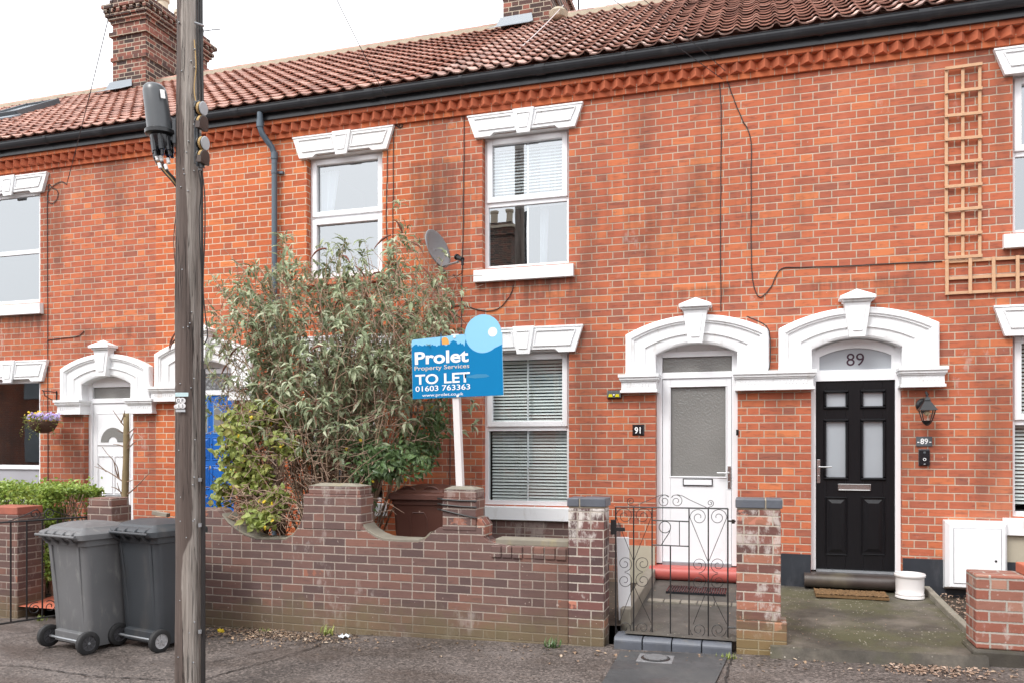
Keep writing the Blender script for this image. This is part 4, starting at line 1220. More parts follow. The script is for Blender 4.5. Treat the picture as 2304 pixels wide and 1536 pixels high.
def pier(px0_, px1_, pytop, pybase, cap_in, parent, apex=.02):
    x0, z1 = WX(px0_, pytop); x1, _ = WX(px1_, pytop); _, z0 = WX((px0_ + px1_) / 2, pybase)
    mb = MB(); mb.box(x0, x1, GY - .006, GY + .24, z0, z1 - .075)
    mb.box(x0 + cap_in, x1 - cap_in * .3, GY + .004, GY + .235, z1 - .0745, z1)
    p = mb.build('pier', M['brick_brown'], parent, bevel=.007)
    cb = MB(); xa, xb, ya, yb = x0 + cap_in, x1 - cap_in * .3, GY + .004, GY + .235
    t = ((xa + xb) / 2, (ya + yb) / 2, z1 + apex + .03)
    cb.faces([(xa, ya, z1 + .002), (xb, ya, z1 + .002), (xb, yb, z1 + .002), (xa, yb, z1 + .002), (xa * .6 + t[0] * .4, ya * .6 + t[1] * .4, z1 + apex + .01), (xb * .6 + t[0] * .4, ya * .6 + t[1] * .4, z1 + apex + .01), (xb * .6 + t[0] * .4, yb * .6 + t[1] * .4, z1 + apex), (xa * .6 + t[0] * .4, yb * .6 + t[1] * .4, z1 + apex)],
             [(0, 1, 5, 4), (1, 2, 6, 5), (2, 3, 7, 6), (3, 0, 4, 7), (4, 5, 6, 7)])
    cb.build('pier_capping', M['stone_cap'], p)
    return p
pier(683, 813, 1092, 1190, .05, gw)
pier(996, 1071, 1100, 1192, .01, gw)
# mortar haunching in the scoops and the loose coping
def haunch(pts, th=.03):
    mb = MB(); q = [WX(*p) for p in pts]
    mb.prism(q + [(x, z + th) for x, z in q[::-1]], GY + .012, GY + .235)
    return mb
haunch([(815, 1184), (826, 1197), (842, 1208), (862, 1216), (900, 1219), (940, 1220), (956, 1213), (968, 1201)], .025).build('coping', M['stone_cap'], gw, bevel=.006)
haunch([(497, 1158), (512, 1177), (530, 1192), (548, 1203), (575, 1213), (640, 1214), (658, 1204), (672, 1184)], .02).build('coping', M['stone_cap'], gw, bevel=.006)
mb = MB(); x0, z0 = WX(1106, 1225); x1, _ = WX(1276, 1225); n = 7; rng = random.Random(4)
for i in range(n):
    a = x0 + (x1 - x0) * i / n; b = x0 + (x1 - x0) * (i + 1) / n - .008; j = rng.uniform(-.006, .006)
    mb.box(a, b, GY - .012 + j, GY + .20, z0 - .105 + (x1 - a) * .0, z0 + rng.uniform(-.006, .004))
mb.build('coping', M['brick_brown'], gw, bevel=.008)
mb = MB(); x0, z0 = WX(1110, 1219); x1, _ = WX(1277, 1219)
mb.box(x0, x1, GY + .05, GY + .24, z0 - .03, z0 + .03); mb.build('coping', M['stone_cap'], gw, bevel=.012)
mb = MB()
a, b = WX(1071, 1166), WX(1091, 1180)
mb.prism([(a[0], a[1] + .01), (a[0] + .04, a[1]), (b[0], b[1]), (b[0] - .004, b[1] - .11), (a[0], b[1] - .11)], GY + .002, GY + .22)
mb.build('broken_stub', M['brick_pier'], gw, bevel=.012)

def gate_pillar(px0_, px1_, pytop, label, splay=0.0):
    x0, z1 = WX(px0_, pytop); x1, _ = WX(px1_, pytop)
    xm = (x0 + x1) / 2
    g = tag(empty('gate_pillar', (xm, GY + .11, ground(xm))), label, 'pillar')
    mb = MB()
    z = ground(xm) - .1; y0, y1 = GY - .01, GY + .225; rng = random.Random(int(px0_))
    top_ = z1 - .082
    if splay:
        mb.box(x0 - .0, x1 + splay, y0 - .012, y1 + .01, z, z + .36)
        z += .3601
    c0 = z
    mb.box(x0, x1, y0, y1, z, top_)
    mb.build('brickwork', M['brick_pier' if splay else 'brick_post'], g, bevel=.010)
    cb = MB(); j = .012
    s = x0 + (x1 - x0) * (.32 if not splay else .66)
    cb.box(x0 - .008, s - .005, y0 - .012, y1 + .008, top_ + .012, z1); cb.box(s + .005, x1 + .012, y0 - .010, y1 + .008, top_ + .012, z1 + .002)
    cb.build('cap_bricks', M['blue_brick'], g, bevel=.007)
    MB().box(x0 + .004, x1 - .004, y0 + .002, y1 - .002, top_ - .0, top_ + .0119).build('mortar_bed', M['cement'], g)
    MB().box(s - .0049, s + .0049, y0 - .002, y1 + .004, top_ + .0125, z1 - .006).build('mortar_joint', M['cement'], g)
    return g
gate_pillar(1279, 1360, 1119, 'tall flaking brick pillar with blue brick cap, joined to the long scooped wall', 0)
gate_pillar(1657, 1757, 1121, 'tall whitened brick pillar with blue brick cap, standing free between gate and forecourt', .045)

# bull-nosed blue brick step under the gate
gs = MB(); x0 = px0 - .02; x1 = P(1648, 1450, GY).x; n = 4
zt = .072
for i in range(n):
    a = x0 + (x1 - x0) * i / n + .004; b = x0 + (x1 - x0) * (i + 1) / n - .004
    pr = [(GY + .16, -.1), (GY - .05, -.1), (GY - .055, .035)] + [(GY - .01 - .045 * math.cos(math.pi / 2 * k / 5), .035 + (zt - .035) * math.sin(math.pi / 2 * k / 5)) for k in range(1, 6)] + [(GY + .16, zt)]
    A = [(a, y, z) for y, z in pr]; B_ = [(b, y, z) for y, z in pr]; m = len(pr)
    gs.faces(A + B_, [tuple(range(m))[::-1], tuple(range(m, 2 * m))] + [(k, (k + 1) % m, (k + 1) % m + m, k + m) for k in range(m)])
tag(gs.build('gate_step', M['blue_brick'], bevel=.006), 'row of four blue bull nosed bricks forming the step under the gate', 'step')

# ------------------------------------------------------------------ iron gate
gx = P(1512, 1440, GY + .11)
gate = tag(empty('iron_gate', (gx.x, GY + .11, .08)), 'black wrought iron gate with scrolls and the number 91 worked into it', 'gate')
YG = GY + .11
def G(zx, zy):
    v = P(1260 + zx / 3.228, 1060 + zy / 3.228, YG); return v
def spiral(cx, cy, r0, a0, turns, r1=.28, n=30, sgn=1):
    return [G(cx + r0 * (1 - (1 - r1) * i / n) * math.cos(a0 + sgn * turns * 2 * math.pi * i / n), cy + r0 * (1 - (1 - r1) * i / n) * math.sin(a0 + sgn * turns * 2 * math.pi * i / n)) for i in range(n + 1)]
fr = MB()
rb = .0068
for x, ya, yb in ((405, 255, 1183), (1219, 268, 1226)): fr.tube([G(x, ya), G(x, yb)], rb, 6)
fr.tube([G(403, 255), G(1221, 268)], rb, 6); fr.tube([G(403, 1183), G(1221, 1226)], rb, 6)
fr.build('gate_frame', M['iron'], gate)
def gbar(a, b, r): MB().tube([a, b], r, 6).build('gate_bar', M['iron'], gate)
for x, ya, yb in ((535, 257, 1190), (669, 259, 1197), (937, 263, 1211), (1077, 266, 1219), (802, 540, 1204)): gbar(G(x, ya), G(x, yb), .006)
gbar(G(669, 352), G(937, 362), .0058); gbar(G(669, 531), G(937, 542), .0058)
sc = MB(); rs = .0027
def scroll(cx, cy, r, a0, sgn, tail=None):
    p = spiral(cx, cy, r, a0, 1.55, .22, 34, sgn)
    if tail: p = [G(*tail)] + p
    sc.tube(p, rs, 5)
for xa, xm, xb, dy in ((405, 535, 669, 0), (937, 1077, 1219, 9)):
    L, Rr = (xa + xm) / 2, (xm + xb) / 2; r = 64
    scroll(L, 322 + dy, r, math.pi * 1.0, 1, (xm - 4, 640 + dy)); scroll(Rr, 322 + dy, r, 0.0, -1, (xm + 4, 640 + dy))
    scroll(L + 0, 668 + dy, 58, math.pi * .5, -1); scroll(Rr, 668 + dy, 58, math.pi * .5, 1)
    scroll(L, 790 + dy, 58, math.pi * 1.5, 1); scroll(Rr, 790 + dy, 58, math.pi * 1.5, -1)
    sc.tube([G(L - 40, 1098 + dy), G(xm - 3, 832 + dy)], rs, 5); sc.tube([G(xb - 8, 1098 + dy), G(xm + 3, 832 + dy)], rs, 5)
    scroll(L, 1135 + dy * 1.6, 60, math.pi * 1.0, -1); scroll(Rr, 1135 + dy * 1.6, 60, 0.0, 1)
# crest
scroll(757, 214, 48, math.pi * 1.75, -1); scroll(847, 214, 48, math.pi * 1.25, 1)
sc.tube([G(540, 250), G(640, 208), G(700, 183), G(735, 168), G(765, 168), G(790, 185)], rs, 5)
sc.tube([G(1072, 264), G(950, 208), G(890, 176), G(855, 167), G(825, 172), G(808, 190)], rs, 5)
scroll(515, 215, 30, math.pi * .5, 1, (545, 250)); scroll(1092, 228, 26, math.pi * .5, -1, (1065, 264))
sc.build('scrollwork', M['iron'], gate)
nb = MB()
nb.tube([G(762 + 42 * math.cos(2 * math.pi * i / 20), 402 + 42 * math.sin(2 * math.pi * i / 20)) for i in range(21)], .0036, 5)
nb.tube([G(803, 412), G(795, 440), G(762, 490), G(737, 532)], .0036, 5)
nb.tube([G(867, 360), G(868, 538)], .0036, 5)
nb.build('gate_number', M['iron'], gate)
hb = MB()
a = G(1219, 358); b = G(1276, 360); hb.tube([a, b], .008, 6); a = G(1219, 1130); b = G(1278, 1132); hb.tube([a, b], .008, 6)
hb.obox(G(1258, 362), (.012, 0, 0), (0, .012, 0), (0, 0, .016))
hb.build('hinge', M['iron'], gate)
lb = MB()
c = G(388, 402); lb.obox(c, (.022, 0, 0), (0, .012, 0), (0, 0, .062)); c = G(430, 418); lb.obox(c, (.048, 0, 0), (0, .008, 0), (0, 0, .016))
lb.build('latch', M['iron'], gate, bevel=.002)

# ------------------------------------------------------------------ small things on the path and forecourt
v0 = P(1552, 1325, -.62)
mb = MB(); xa, xb = P(1502, 1320, -.5).x, P(1634, 1320, -.5).x
zz_ = path_z(0, -.5) + .006
mb.box(xa, xb, -.66, -.32, zz_ - .02, zz_ + .008)
dg_ = tag(mb.build('drain_tray', M['plaque']), 'black ribbed foot mat set in the path before the white door', 'foot mat')
mb = MB(); x = xa + .02
while x < xb - .02:
    mb.box(x, x + .008, -.65, -.33, zz_ + .008, zz_ + .018); x += .024
o = mb.build('ribs', M['iron'], dg_)
pavers = MB()
for i in range(6):
    a = px0 + .11 + i * .155; pavers.box(a, a + .145, -1.03, -.90, .13, path_z(0, -.96) + .012)
tag(pavers.build('brick_course', M['slab'], bevel=.004), 'pale row of bricks laid across the path behind the gate', 'brick course')
# stop tap cover
c = gp(1475, 1484)
cv = tag(empty('water_cover', (c.x, c.y, c.z)), 'square grey water cover with an oval iron lid in the dark pavement patch', 'drain cover')
MB().box(c.x - .135, c.x + .135, c.y - .115, c.y + .115, c.z - .02, c.z + .016).build('surround', M['cover_grey'], cv, bevel=.004)
lid = MB().lathe([(.0, .022), (.105, .022), (.112, .018), (.112, .0165)], c, (0, 0, 1), 28)
lidb = lid.build('lid', M['iron'], cv)
rb_ = MB()
for i in range(-4, 5):
    w = math.sqrt(max(.0, .09 ** 2 - (i * .02) ** 2))
    if w > .02: rb_.box(c.x - w, c.x + w, c.y + i * .02 - .005, c.y + i * .02 + .005, c.z + .021, c.z + .027)
rb_.build('lid_ribs', M['cover_grey'], cv)
# coir door mat
xa, xb = P(1832, 1322, -.28).x, P(1994, 1332, -.3).x
zz_ = fore_z(1, -.3) + .01
dm = MB()
nx, ny = 60, 14
V = [[dm.bm.verts.new((xa + (xb - xa) * i / nx, -.50 + .30 * j / ny, zz_ + .022 + random.uniform(-.006, .006))) for i in range(nx + 1)] for j in range(ny + 1)]
for j in range(ny):
    for i in range(nx): dm.bm.faces.new((V[j][i], V[j][i + 1], V[j + 1][i + 1], V[j + 1][i]))
dm.box(xa, xb, -.50, -.20, zz_ - .01, zz_ + .014)
mo = M['mat']
tag(dm.build('door_mat', mo, normals=False), 'rough brown coir doormat on the forecourt below the black door', 'doormat')
# plant pot
pc = P(2047, 1300, -.30); pz = fore_z(pc.x, -.30)
pt = tag(empty('plant_pot', (pc.x, -.30, pz)), 'round white glazed pot, empty but for soil, beside the black door step', 'pot')
pm = MB().lathe([(.0, .0), (.118, .0), (.128, .006), (.128, .022), (.123, .028), (.126, .034), (.126, .046), (.121, .052), (.124, .10), (.124, .19), (.128, .20), (.136, .207), (.137, .226), (.132, .234), (.122, .234), (.118, .226), (.117, .195)], (pc.x, -.30, pz), (0, 0, 1), 40)
auto_smooth(pm.build('pot', M['pot'], pt), 50)
MB().lathe([(.0, .205), (.06, .203), (.117, .198)], (pc.x, -.30, pz), (0, 0, 1), 24).build('soil', M['compost'], pt)
# white meter cabinet
a = P(2119, 1170, -.0); b = P(2256, 1330, -.0)
mx0, mx1 = P(2126, 1200, -.10).x, P(2266, 1200, -.10).x
mz1 = P(2150, 1170, -.10).z; mz0 = P(2150, 1328, -.10).z
mc = tag(empty('meter_cabinet', ((mx0 + mx1) / 2, 0, mz0)), 'white plastic meter box with a keyhole door, low on the wall', 'meter box')
mb = MB()
mb.faces([(mx0, -.002, mz0), (mx1, -.002, mz0), (mx1, -.002, mz1), (mx0, -.002, mz1), (mx0, -.10, mz0 + .03), (mx1, -.10, mz0 + .03), (mx1, -.10, mz1 - .0), (mx0, -.10, mz1 - .0), (mx0 + .03, -.165, mz0 + .045), (mx1 - .03, -.165, mz0 + .045), (mx1 - .03, -.165, mz1 - .03), (mx0 + .03, -.165, mz1 - .03)],
         [(0, 1, 5, 4), (1, 2, 6, 5), (2, 3, 7, 6), (3, 0, 4, 7), (4, 5, 9, 8), (5, 6, 10, 9), (6, 7, 11, 10), (7, 4, 8, 11), (8, 9, 10, 11)])
mb.build('cabinet', M['upvc'], mc, bevel=.006)
d0, d1 = mx0 + .065, mx1 - .065
MB().box(d0, d1, -.172, -.1655, mz0 + .085, mz1 - .07).build('cabinet_door', M['upvc'], mc, bevel=.003)
mb = MB(); ring(mb, d0 - .005, d1 + .005, mz0 + .08, mz1 - .065, .005, -.1668, -.165); mb.build('door_gap', M['zinc'], mc)
MB().lathe([(.0, .004), (.009, .004), (.011, .0)], (d1 - .045, -.172, (mz0 + mz1) / 2 - .03), (0, -1, 0), 14).build('keyhole', M['black_paint'], mc)
# short white batten leaning behind the gate
a = P(1392, 1190, -1.55); 
mb = MB(); xa = P(1389, 1200, -1.7).x
mb.obox((xa + .06, -1.72, .48), (.052, .01, 0), (-.004, .02, 0), (-.01, 0, .36))
tag(mb.build('white_board', M['upvc'], bevel=.003), 'narrow white plastic board standing behind the latch of the iron gate', 'board')

# red brick wall stub at the forecourt corner
x0 = P(2196, 1400, GY).x; z1 = P(2196, 1292, GY).z
sw = tag(empty('corner_wall', (x0 + .5, GY, ground(x0))), 'patchy orange brick wall end with cement smears beside the forecourt', 'wall')
mb = MB(); mb.box(x0, x0 + .34, GY, GY + .30, ground(x0) + .12, z1); mb.box(x0 + .3401, XF + 3, GY + .03, GY + .25, ground(x0) - .1, z1 - .08)
mb.build('brickwork', M['brick_new'], sw, bevel=.012)
MB().box(x0 - .03, x0 + .37, GY - .03, GY + .32, ground(x0) - .1, ground(x0) + .119).build('footing', M['forecourt'], sw, bevel=.02)
mb = MB(); v = P(2302, 1280, GY + .14)
mb.box(v.x - .02, v.x + .2, GY + .03, GY + .25, z1 + .002, z1 + .075); mb.build('loose_brick', M['terracotta'], sw, bevel=.008)
# broken stone at the edge of the forecourt
mb = MB(); rng = random.Random(9)
for (px, py, w, d, h) in ((1800, 1448, .13, .07, .07), (1842, 1455, .05, .06, .05), (1785, 1463, .12, .06, .035)):
    g_ = gp(px, py); mb.taper(g_.x - w, g_.x + w, g_.y - d, g_.y + d + .05, g_.z - .05, g_.z + h, .02)
tag(mb.build('kerb_stones', M['forecourt'], bevel=.012), 'broken mossy kerb stones at the pavement edge of the forecourt', 'kerb stones')
g_ = gp(1775, 1456); mb = MB().taper(g_.x - .03, g_.x + .03, g_.y - .02, g_.y + .02, g_.z, g_.z + .055, .012)
tag(mb.build('brick_fragment', M['terracotta'], bevel=.004), 'small orange brick fragment at the foot of the free standing pillar', 'brick')
g_ = P(1340, 1155, -1.0)
b = P(362, 1155, -1.3)
mb = MB().obox(b, (.10, 0, -.012), (0, .03, 0), (.003, 0, .022))
tag(mb.build('timber_offcut', M['brown_stick'], bevel=.004), 'short grey timber offcut on the garden wall of the white moulded door', 'timber')
# ------------------------------------------------------------------ things on the walls
def plaque(name, px0_, px1_, py0, py1, mat, label, cat='house number'):
    a = P(px0_, py0); b = P(px1_, py1)
    o = tag(empty(name, ((a.x + b.x) / 2, 0, (a.z + b.z) / 2)), label, cat)
    return o, a.x, b.x, b.z, a.z
o, x0, x1, z0, z1 = plaque('number_plaque', 1423, 1450, 954, 979, 'plaque', 'square black enamel number plaque reading 91 beside the white door')
mb = MB(); mb.raised([(x0, z0), (x1, z0), (x1, z1), (x0, z1)], -.001, .014, .014); mb.box(x0, x1, -.0009, .0, z0, z1)
mb.build('plate', M['plaque'], o)
text('numerals', '91', M['paper'], ((x0 + x1) / 2, -.0155, z0 + .026), (1, 0, 0), (0, 0, 1), .066, o, .85, .022, 'CENTER')
o, x0, x1, z0, z1 = plaque('number_plaque', 2061, 2097, 981, 1003, 'slate', 'oblong slate number plaque reading 89 under the wall lantern')
MB().box(x0, x1, -.012, -.001, z0, z1).build('plate', M['slate'], o, bevel=.002)
text('numerals', '89', M['paper'], ((x0 + x1) / 2, -.0125, z0 + .024), (1, 0, 0), (0, 0, 1), .052, o, .95, .012, 'CENTER')
text('numerals', '-', M['paper'], (x0 + .018, -.0125, z0 + .024), (1, 0, 0), (0, 0, 1), .052, o, 1, .008, 'CENTER')
text('numerals', '-', M['paper'], (x1 - .018, -.0125, z0 + .024), (1, 0, 0), (0, 0, 1), .052, o, 1, .008, 'CENTER')
# door bell
a = P(2067, 1010); b = P(2091, 1046)
db = tag(empty('doorbell', ((a.x + b.x) / 2, 0, (a.z + b.z) / 2)), 'black video doorbell with a round white ringed button', 'doorbell')
MB().box(a.x, b.x, -.03, -.001, b.z, a.z).build('body', M['plaque'], db, bevel=.008)
MB().box(a.x - .003, b.x + .003, -.012, -.0005, b.z - .003, a.z + .004).build('mount', M['slate'], db, bevel=.003)
xm = (a.x + b.x) / 2; zm = b.z + (a.z - b.z) * .38
pr = [(xm + .012 * math.cos(t * math.pi / 10), -.032, zm + .012 * math.sin(t * math.pi / 10)) for t in range(21)]
MB().tube(pr, .0028, 6).build('button_ring', M['paper'], db)
MB().box(xm - .008, xm + .008, -.0315, -.0302, b.z + .012, b.z + .018).build('mark', M['grey_cap'], db)
MB().lathe([(.0, .004), (.010, .003), (.012, .0)], (xm, -.030, a.z - .03), (0, -1, 0), 14).build('lens', M['slate'], db)
# lantern
a = P(2084, 896)
lx, lz = a.x, a.z
ln = tag(empty('wall_lantern', (lx, 0, lz)), 'black coach lantern with a clear tapered glass hanging on a wall bracket', 'wall lamp')
lp = P(2086, 940, -.17); ax, ay = lp.x, -.17
z_top = P(2086, 895, -.17).z; z_eave = P(2086, 922, -.17).z; z_bot = P(2086, 946, -.17).z
MB().lathe([(.0, .03), (.05, .026), (.068, .012), (.072, .0)], (P(2078, 911).x, -.001, P(2082, 911).z), (0, -1, 0), 24).build('backplate', M['black_paint'], ln)
MB().tube([(lx, -.02, P(2082, 911).z), (lx + .0, -.06, z_top + .05), (ax, -.12, z_top + .06), (ax, ay, z_top + .03), (ax, ay, z_top)], .011, 8).build('arm', M['black_paint'], ln)
rb = MB()
for r0, r1, za, zb_ in ((.080, .072, z_eave, z_eave + .012), (.072, .022, z_eave + .012, z_top - .02), (.03, .012, z_top - .02, z_top + .012)):
    A = [(ax - r0, ay - r0, za), (ax + r0, ay - r0, za), (ax + r0, ay + r0, za), (ax - r0, ay + r0, za)]; B_ = [(ax - r1, ay - r1, zb_), (ax + r1, ay - r1, zb_), (ax + r1, ay + r1, zb_), (ax - r1, ay + r1, zb_)]
    rb.faces(A + B_, [(3, 2, 1, 0), (4, 5, 6, 7), (0, 1, 5, 4), (1, 2, 6, 5), (2, 3, 7, 6), (3, 0, 4, 7)])
rb.build('lamp_roof', M['black_paint'], ln)
cg = MB(); gl = MB()
t0, t1 = .062, .036
for sx in (-1, 1):
    for sy in (-1, 1): cg.tube([(ax + sx * t0, ay + sy * t0, z_eave), (ax + sx * t1, ay + sy * t1, z_bot)], .005, 5)
cg.lathe([(.012, -.045), (.03, -.03), (.045, -.008), (.05, .004), (.02, .004)], (ax, ay, z_bot), (0, 0, 1), 16)
cg.build('cage', M['black_paint'], ln)
A = [(ax - t0, ay - t0, z_eave), (ax + t0, ay - t0, z_eave), (ax + t0, ay + t0, z_eave), (ax - t0, ay + t0, z_eave)]; B_ = [(ax - t1, ay - t1, z_bot), (ax + t1, ay - t1, z_bot), (ax + t1, ay + t1, z_bot), (ax - t1, ay + t1, z_bot)]
gl.faces(A + B_, [(0, 1, 5, 4), (1, 2, 6, 5), (2, 3, 7, 6), (3, 0, 4, 7)]); gl.build('lamp_glass', M['lamp_glass'], ln)
MB().lathe([(.0, -.055), (.02, -.045), (.026, -.025), (.018, -.005), (.012, .0)], (ax, ay, z_eave), (0, 0, 1), 14).build('bulb', M['bulb'], ln, smooth=True)
# solar light
a = P(1367, 877); b = P(1399, 896)
sl = tag(empty('solar_light', ((a.x + b.x) / 2, 0, (a.z + b.z) / 2)), 'small black solar wall light with yellow lenses under the impost', 'wall light')
mb = MB().faces([(a.x, -.001, b.z), (b.x, -.001, b.z), (b.x, -.001, a.z), (a.x, -.001, a.z), (a.x, -.05, b.z + .01), (b.x, -.05, b.z + .01), (b.x - .008, -.03, a.z - .008), (a.x + .008, -.03, a.z - .008)],
                [(0, 1, 5, 4), (1, 2, 6, 5), (2, 3, 7, 6), (3, 0, 4, 7), (4, 5, 6, 7)])
mb.build('housing', M['black_paint'], sl, bevel=.003)
w = b.x - a.x; h = a.z - b.z
MB().prism([(a.x + w * .12, b.z + h * .2), (a.x + w * .42, b.z + h * .2), (a.x + w * .36, b.z + h * .52), (a.x + w * .16, b.z + h * .52)], -.054, -.04).build('lens', M['yellow_dark'], sl)
MB().prism([(a.x + w * .58, b.z + h * .2), (a.x + w * .88, b.z + h * .2), (a.x + w * .84, b.z + h * .52), (a.x + w * .64, b.z + h * .52)], -.054, -.04).build('lens', M['yellow_dark'], sl)
MB().lathe([(0, .006), (.007, .004), (.009, 0)], ((a.x + b.x) / 2, -.05, b.z + h * .42), (0, -1, 0), 12).build('sensor', M['paper'], sl)

# trellis panels
def batten(mb, a, b, w, t, y):
    a = Vector(a); b = Vector(b); d = b - a; L = d.length; d.normalize(); s = Vector((-d.z, 0, d.x))
    mb.obox(((a.x + b.x) / 2, y - t / 2, (a.z + b.z) / 2), d * L / 2, (0, t / 2, 0), s * w / 2)
t1 = tag(empty('trellis', (P(2166, 360).x, 0, P(2166, 360).z)), 'tall narrow wooden trellis panel fixed upright on the wall', 'trellis')
mb = MB(); zs_ = [P(2166, 154 + 53.3 * i).z for i in range(9)]
xs_ = [P(2128, 360).x, P(2165, 360).x, P(2203, 360).x]
def one_batten(name, par, a, b, w, y):
    mb = MB(); batten(mb, a, b, w, .016, y); mb.build(name, M['trellis'], par, bevel=.002)
for x in xs_: one_batten('upright', t1, (x, 0, zs_[0] - .0), (x, 0, zs_[-1]), .028, -.012)
xa, xb = P(2124, 360).x, P(2208, 360).x
for z in zs_: one_batten('crossbar', t1, (xa, 0, z), (xb, 0, z + random.uniform(-.006, .006)), .030, -.029)
t2 = tag(empty('trellis', (P(2290, 622).x, 0, P(2290, 622).z)), 'long wooden trellis panel fixed lengthwise between the windows', 'trellis')
xa, xb = P(2125, 622).x, P(2125, 622).x + 1.82
z0, z1, zm = P(2160, 660).z, P(2160, 589).z, P(2160, 627).z
for z in (z0, zm, z1): one_batten('rail', t2, (xa, 0, z), (xb, 0, z), .028, -.012)
x = xa + .014; dx = P(2179, 622).x - P(2127, 622).x
while x < xb: one_batten('crossbar', t2, (x, 0, z0 - .018), (x + random.uniform(-.003, .003), 0, z1 + .018), .030, -.029); x += dx

# satellite dish
dc = P(985, 560, -.32)
ds = tag(empty('satellite_dish', (dc.x, 0, dc.z)), 'grey oval satellite dish on the wall above the bush', 'satellite dish')
nrm_ = Vector((.94, -.17, .27)).normalized()
up = (Vector((0, 0, 1)) - nrm_ * nrm_.z).normalized(); sd = nrm_.cross(up)
mb = MB(); rings = []
for i in range(9):
    r = i / 8; row = []
    for k in range(32):
        t = 2 * math.pi * k / 32
        row.append(mb.bm.verts.new(dc + sd * (.24 * r * math.cos(t)) + up * (.225 * r * math.sin(t)) + nrm_ * (.055 * r * r - .055)))
    rings.append(row)
for i in range(8):
    for k in range(32):
        mb.bm.faces.new((rings[i][k], rings[i][(k + 1) % 32], rings[i + 1][(k + 1) % 32], rings[i + 1][k]))
ob = mb.build('dish', M['dish'], ds, smooth=True); so = ob.modifiers.new('thick', 'SOLIDIFY'); so.thickness = .012
mb = MB(); lo = dc - up * .215
lnb = P(1035, 582, -.55)
mb.tube([lo - nrm_ * .04, lo + nrm_ * .02, lnb + Vector((-.02, 0, -.035))], .012, 6)
mb.build('arm', M['zinc'], ds)
mb = MB(); dn = (dc - lnb).normalized()
mb.tube([lnb - dn * .05, lnb + dn * .05], .026, 12); mb.tube([lnb + dn * .05, lnb + dn * .07], .034, 12)
mb.tube([lnb - dn * .05, lnb - dn * .05 + Vector((0, 0, -.06))], .016, 8)
mb.build('lnb', M['black_paint'], ds)
MB().tube([dc - nrm_ * .06 - up * .1, Vector((dc.x - .05, -.1, dc.z - .18)), Vector((dc.x - .05, -.002, dc.z - .18))], .018, 8).build('bracket', M['zinc'], ds)
MB().tube([lnb - dn * .05 + Vector((0, 0, -.06)), lnb + Vector((.0, .05, -.15)), lnb + Vector((-.1, .15, -.16)), lnb + Vector((-.2, .3, -.10)), (lnb.x - .22, -.01, lnb.z - .12)], .005, 5).build('lead', M['cable'], ds)

# cables clipped to the brickwork
def smooth_path(pts, n=6):
    out = []
    for i in range(len(pts) - 1):
        p0 = pts[max(0, i - 1)]; p1 = pts[i]; p2 = pts[i + 1]; p3 = pts[min(len(pts) - 1, i + 2)]
        for k in range(n):
            t = k / n
            out.append(.5 * ((2 * p1) + (p2 - p0) * t + (2 * p0 - 5 * p1 + 4 * p2 - p3) * t * t + (3 * p1 - p0 - 3 * p2 + p3) * t ** 3))
    out.append(pts[-1]); return out
def wall_cable(px, label, r=.005, y=-.008, mat='cable'):
    pts = [P(a, b, y) for a, b in px]
    rng = random.Random(len(label))
    sp = smooth_path(pts, 6)
    for p in sp[1:-1]: p.x += rng.uniform(-.003, .003)
    return tag(MB().tube(sp, r, 5).build('cable', M[mat]), label, 'cable')
wall_cable([(150, 415), (138, 409), (122, 417), (108, 432), (107, 452), (118, 458), (128, 448), (130, 432), (118, 424), (107, 440), (107, 700), (108, 1108)], 'black cable with a top loop running down beside the hanging basket')
wall_cable([(107, 765), (130, 762), (172, 757), (182, 752), (189, 745)], 'short dark cable stub branching across the bricks near the basket bracket')
wall_cable([(858, 232), (880, 262), (905, 280), (898, 288), (884, 276), (873, 290), (871, 400), (869, 480), (872, 560), (878, 640)], 'thin black cable hanging beside the plain upper window, nearer the frame')
wall_cable([(882, 270), (890, 262), (902, 268), (898, 285), (886, 292), (885, 400), (884, 520), (885, 640)], 'thin black cable hanging beside the plain upper window, nearer the dish')
wall_cable([(1043, 222), (1044, 300), (1043, 420), (1042, 520), (1039, 640), (1038, 740), (1034, 900), (1028, 1100)], 'long black cable dropping from the gutter past the dish and behind the sign')
wall_cable([(1155, 641), (1152, 655), (1143, 672), (1124, 693), (1100, 700), (1075, 697), (1045, 688), (1022, 690), (1011, 698), (1010, 720), (1012, 800), (1013, 1000), (1012, 1095)], 'slack black cable looping under the blind covered upper window')
wall_cable([(1618, 178), (1622, 240), (1622, 400), (1621, 560), (1622, 700)], 'straight black cable falling from the eaves to the white door arch')
wall_cable([(1630, 165), (1650, 220), (1670, 270), (1688, 310), (1690, 400), (1690, 520), (1692, 620), (1702, 660), (1714, 668), (1735, 645), (1757, 606), (1800, 602), (1900, 599), (2000, 594), (2120, 588)], 'black cable sagging in a loop then running level to the trellis')
wall_cable([(1680, 712), (1716, 728), (1729, 742), (1733, 775), (1731, 825), (1725, 836)], 'dark lead following the end of the white door arch', .006, -.10)

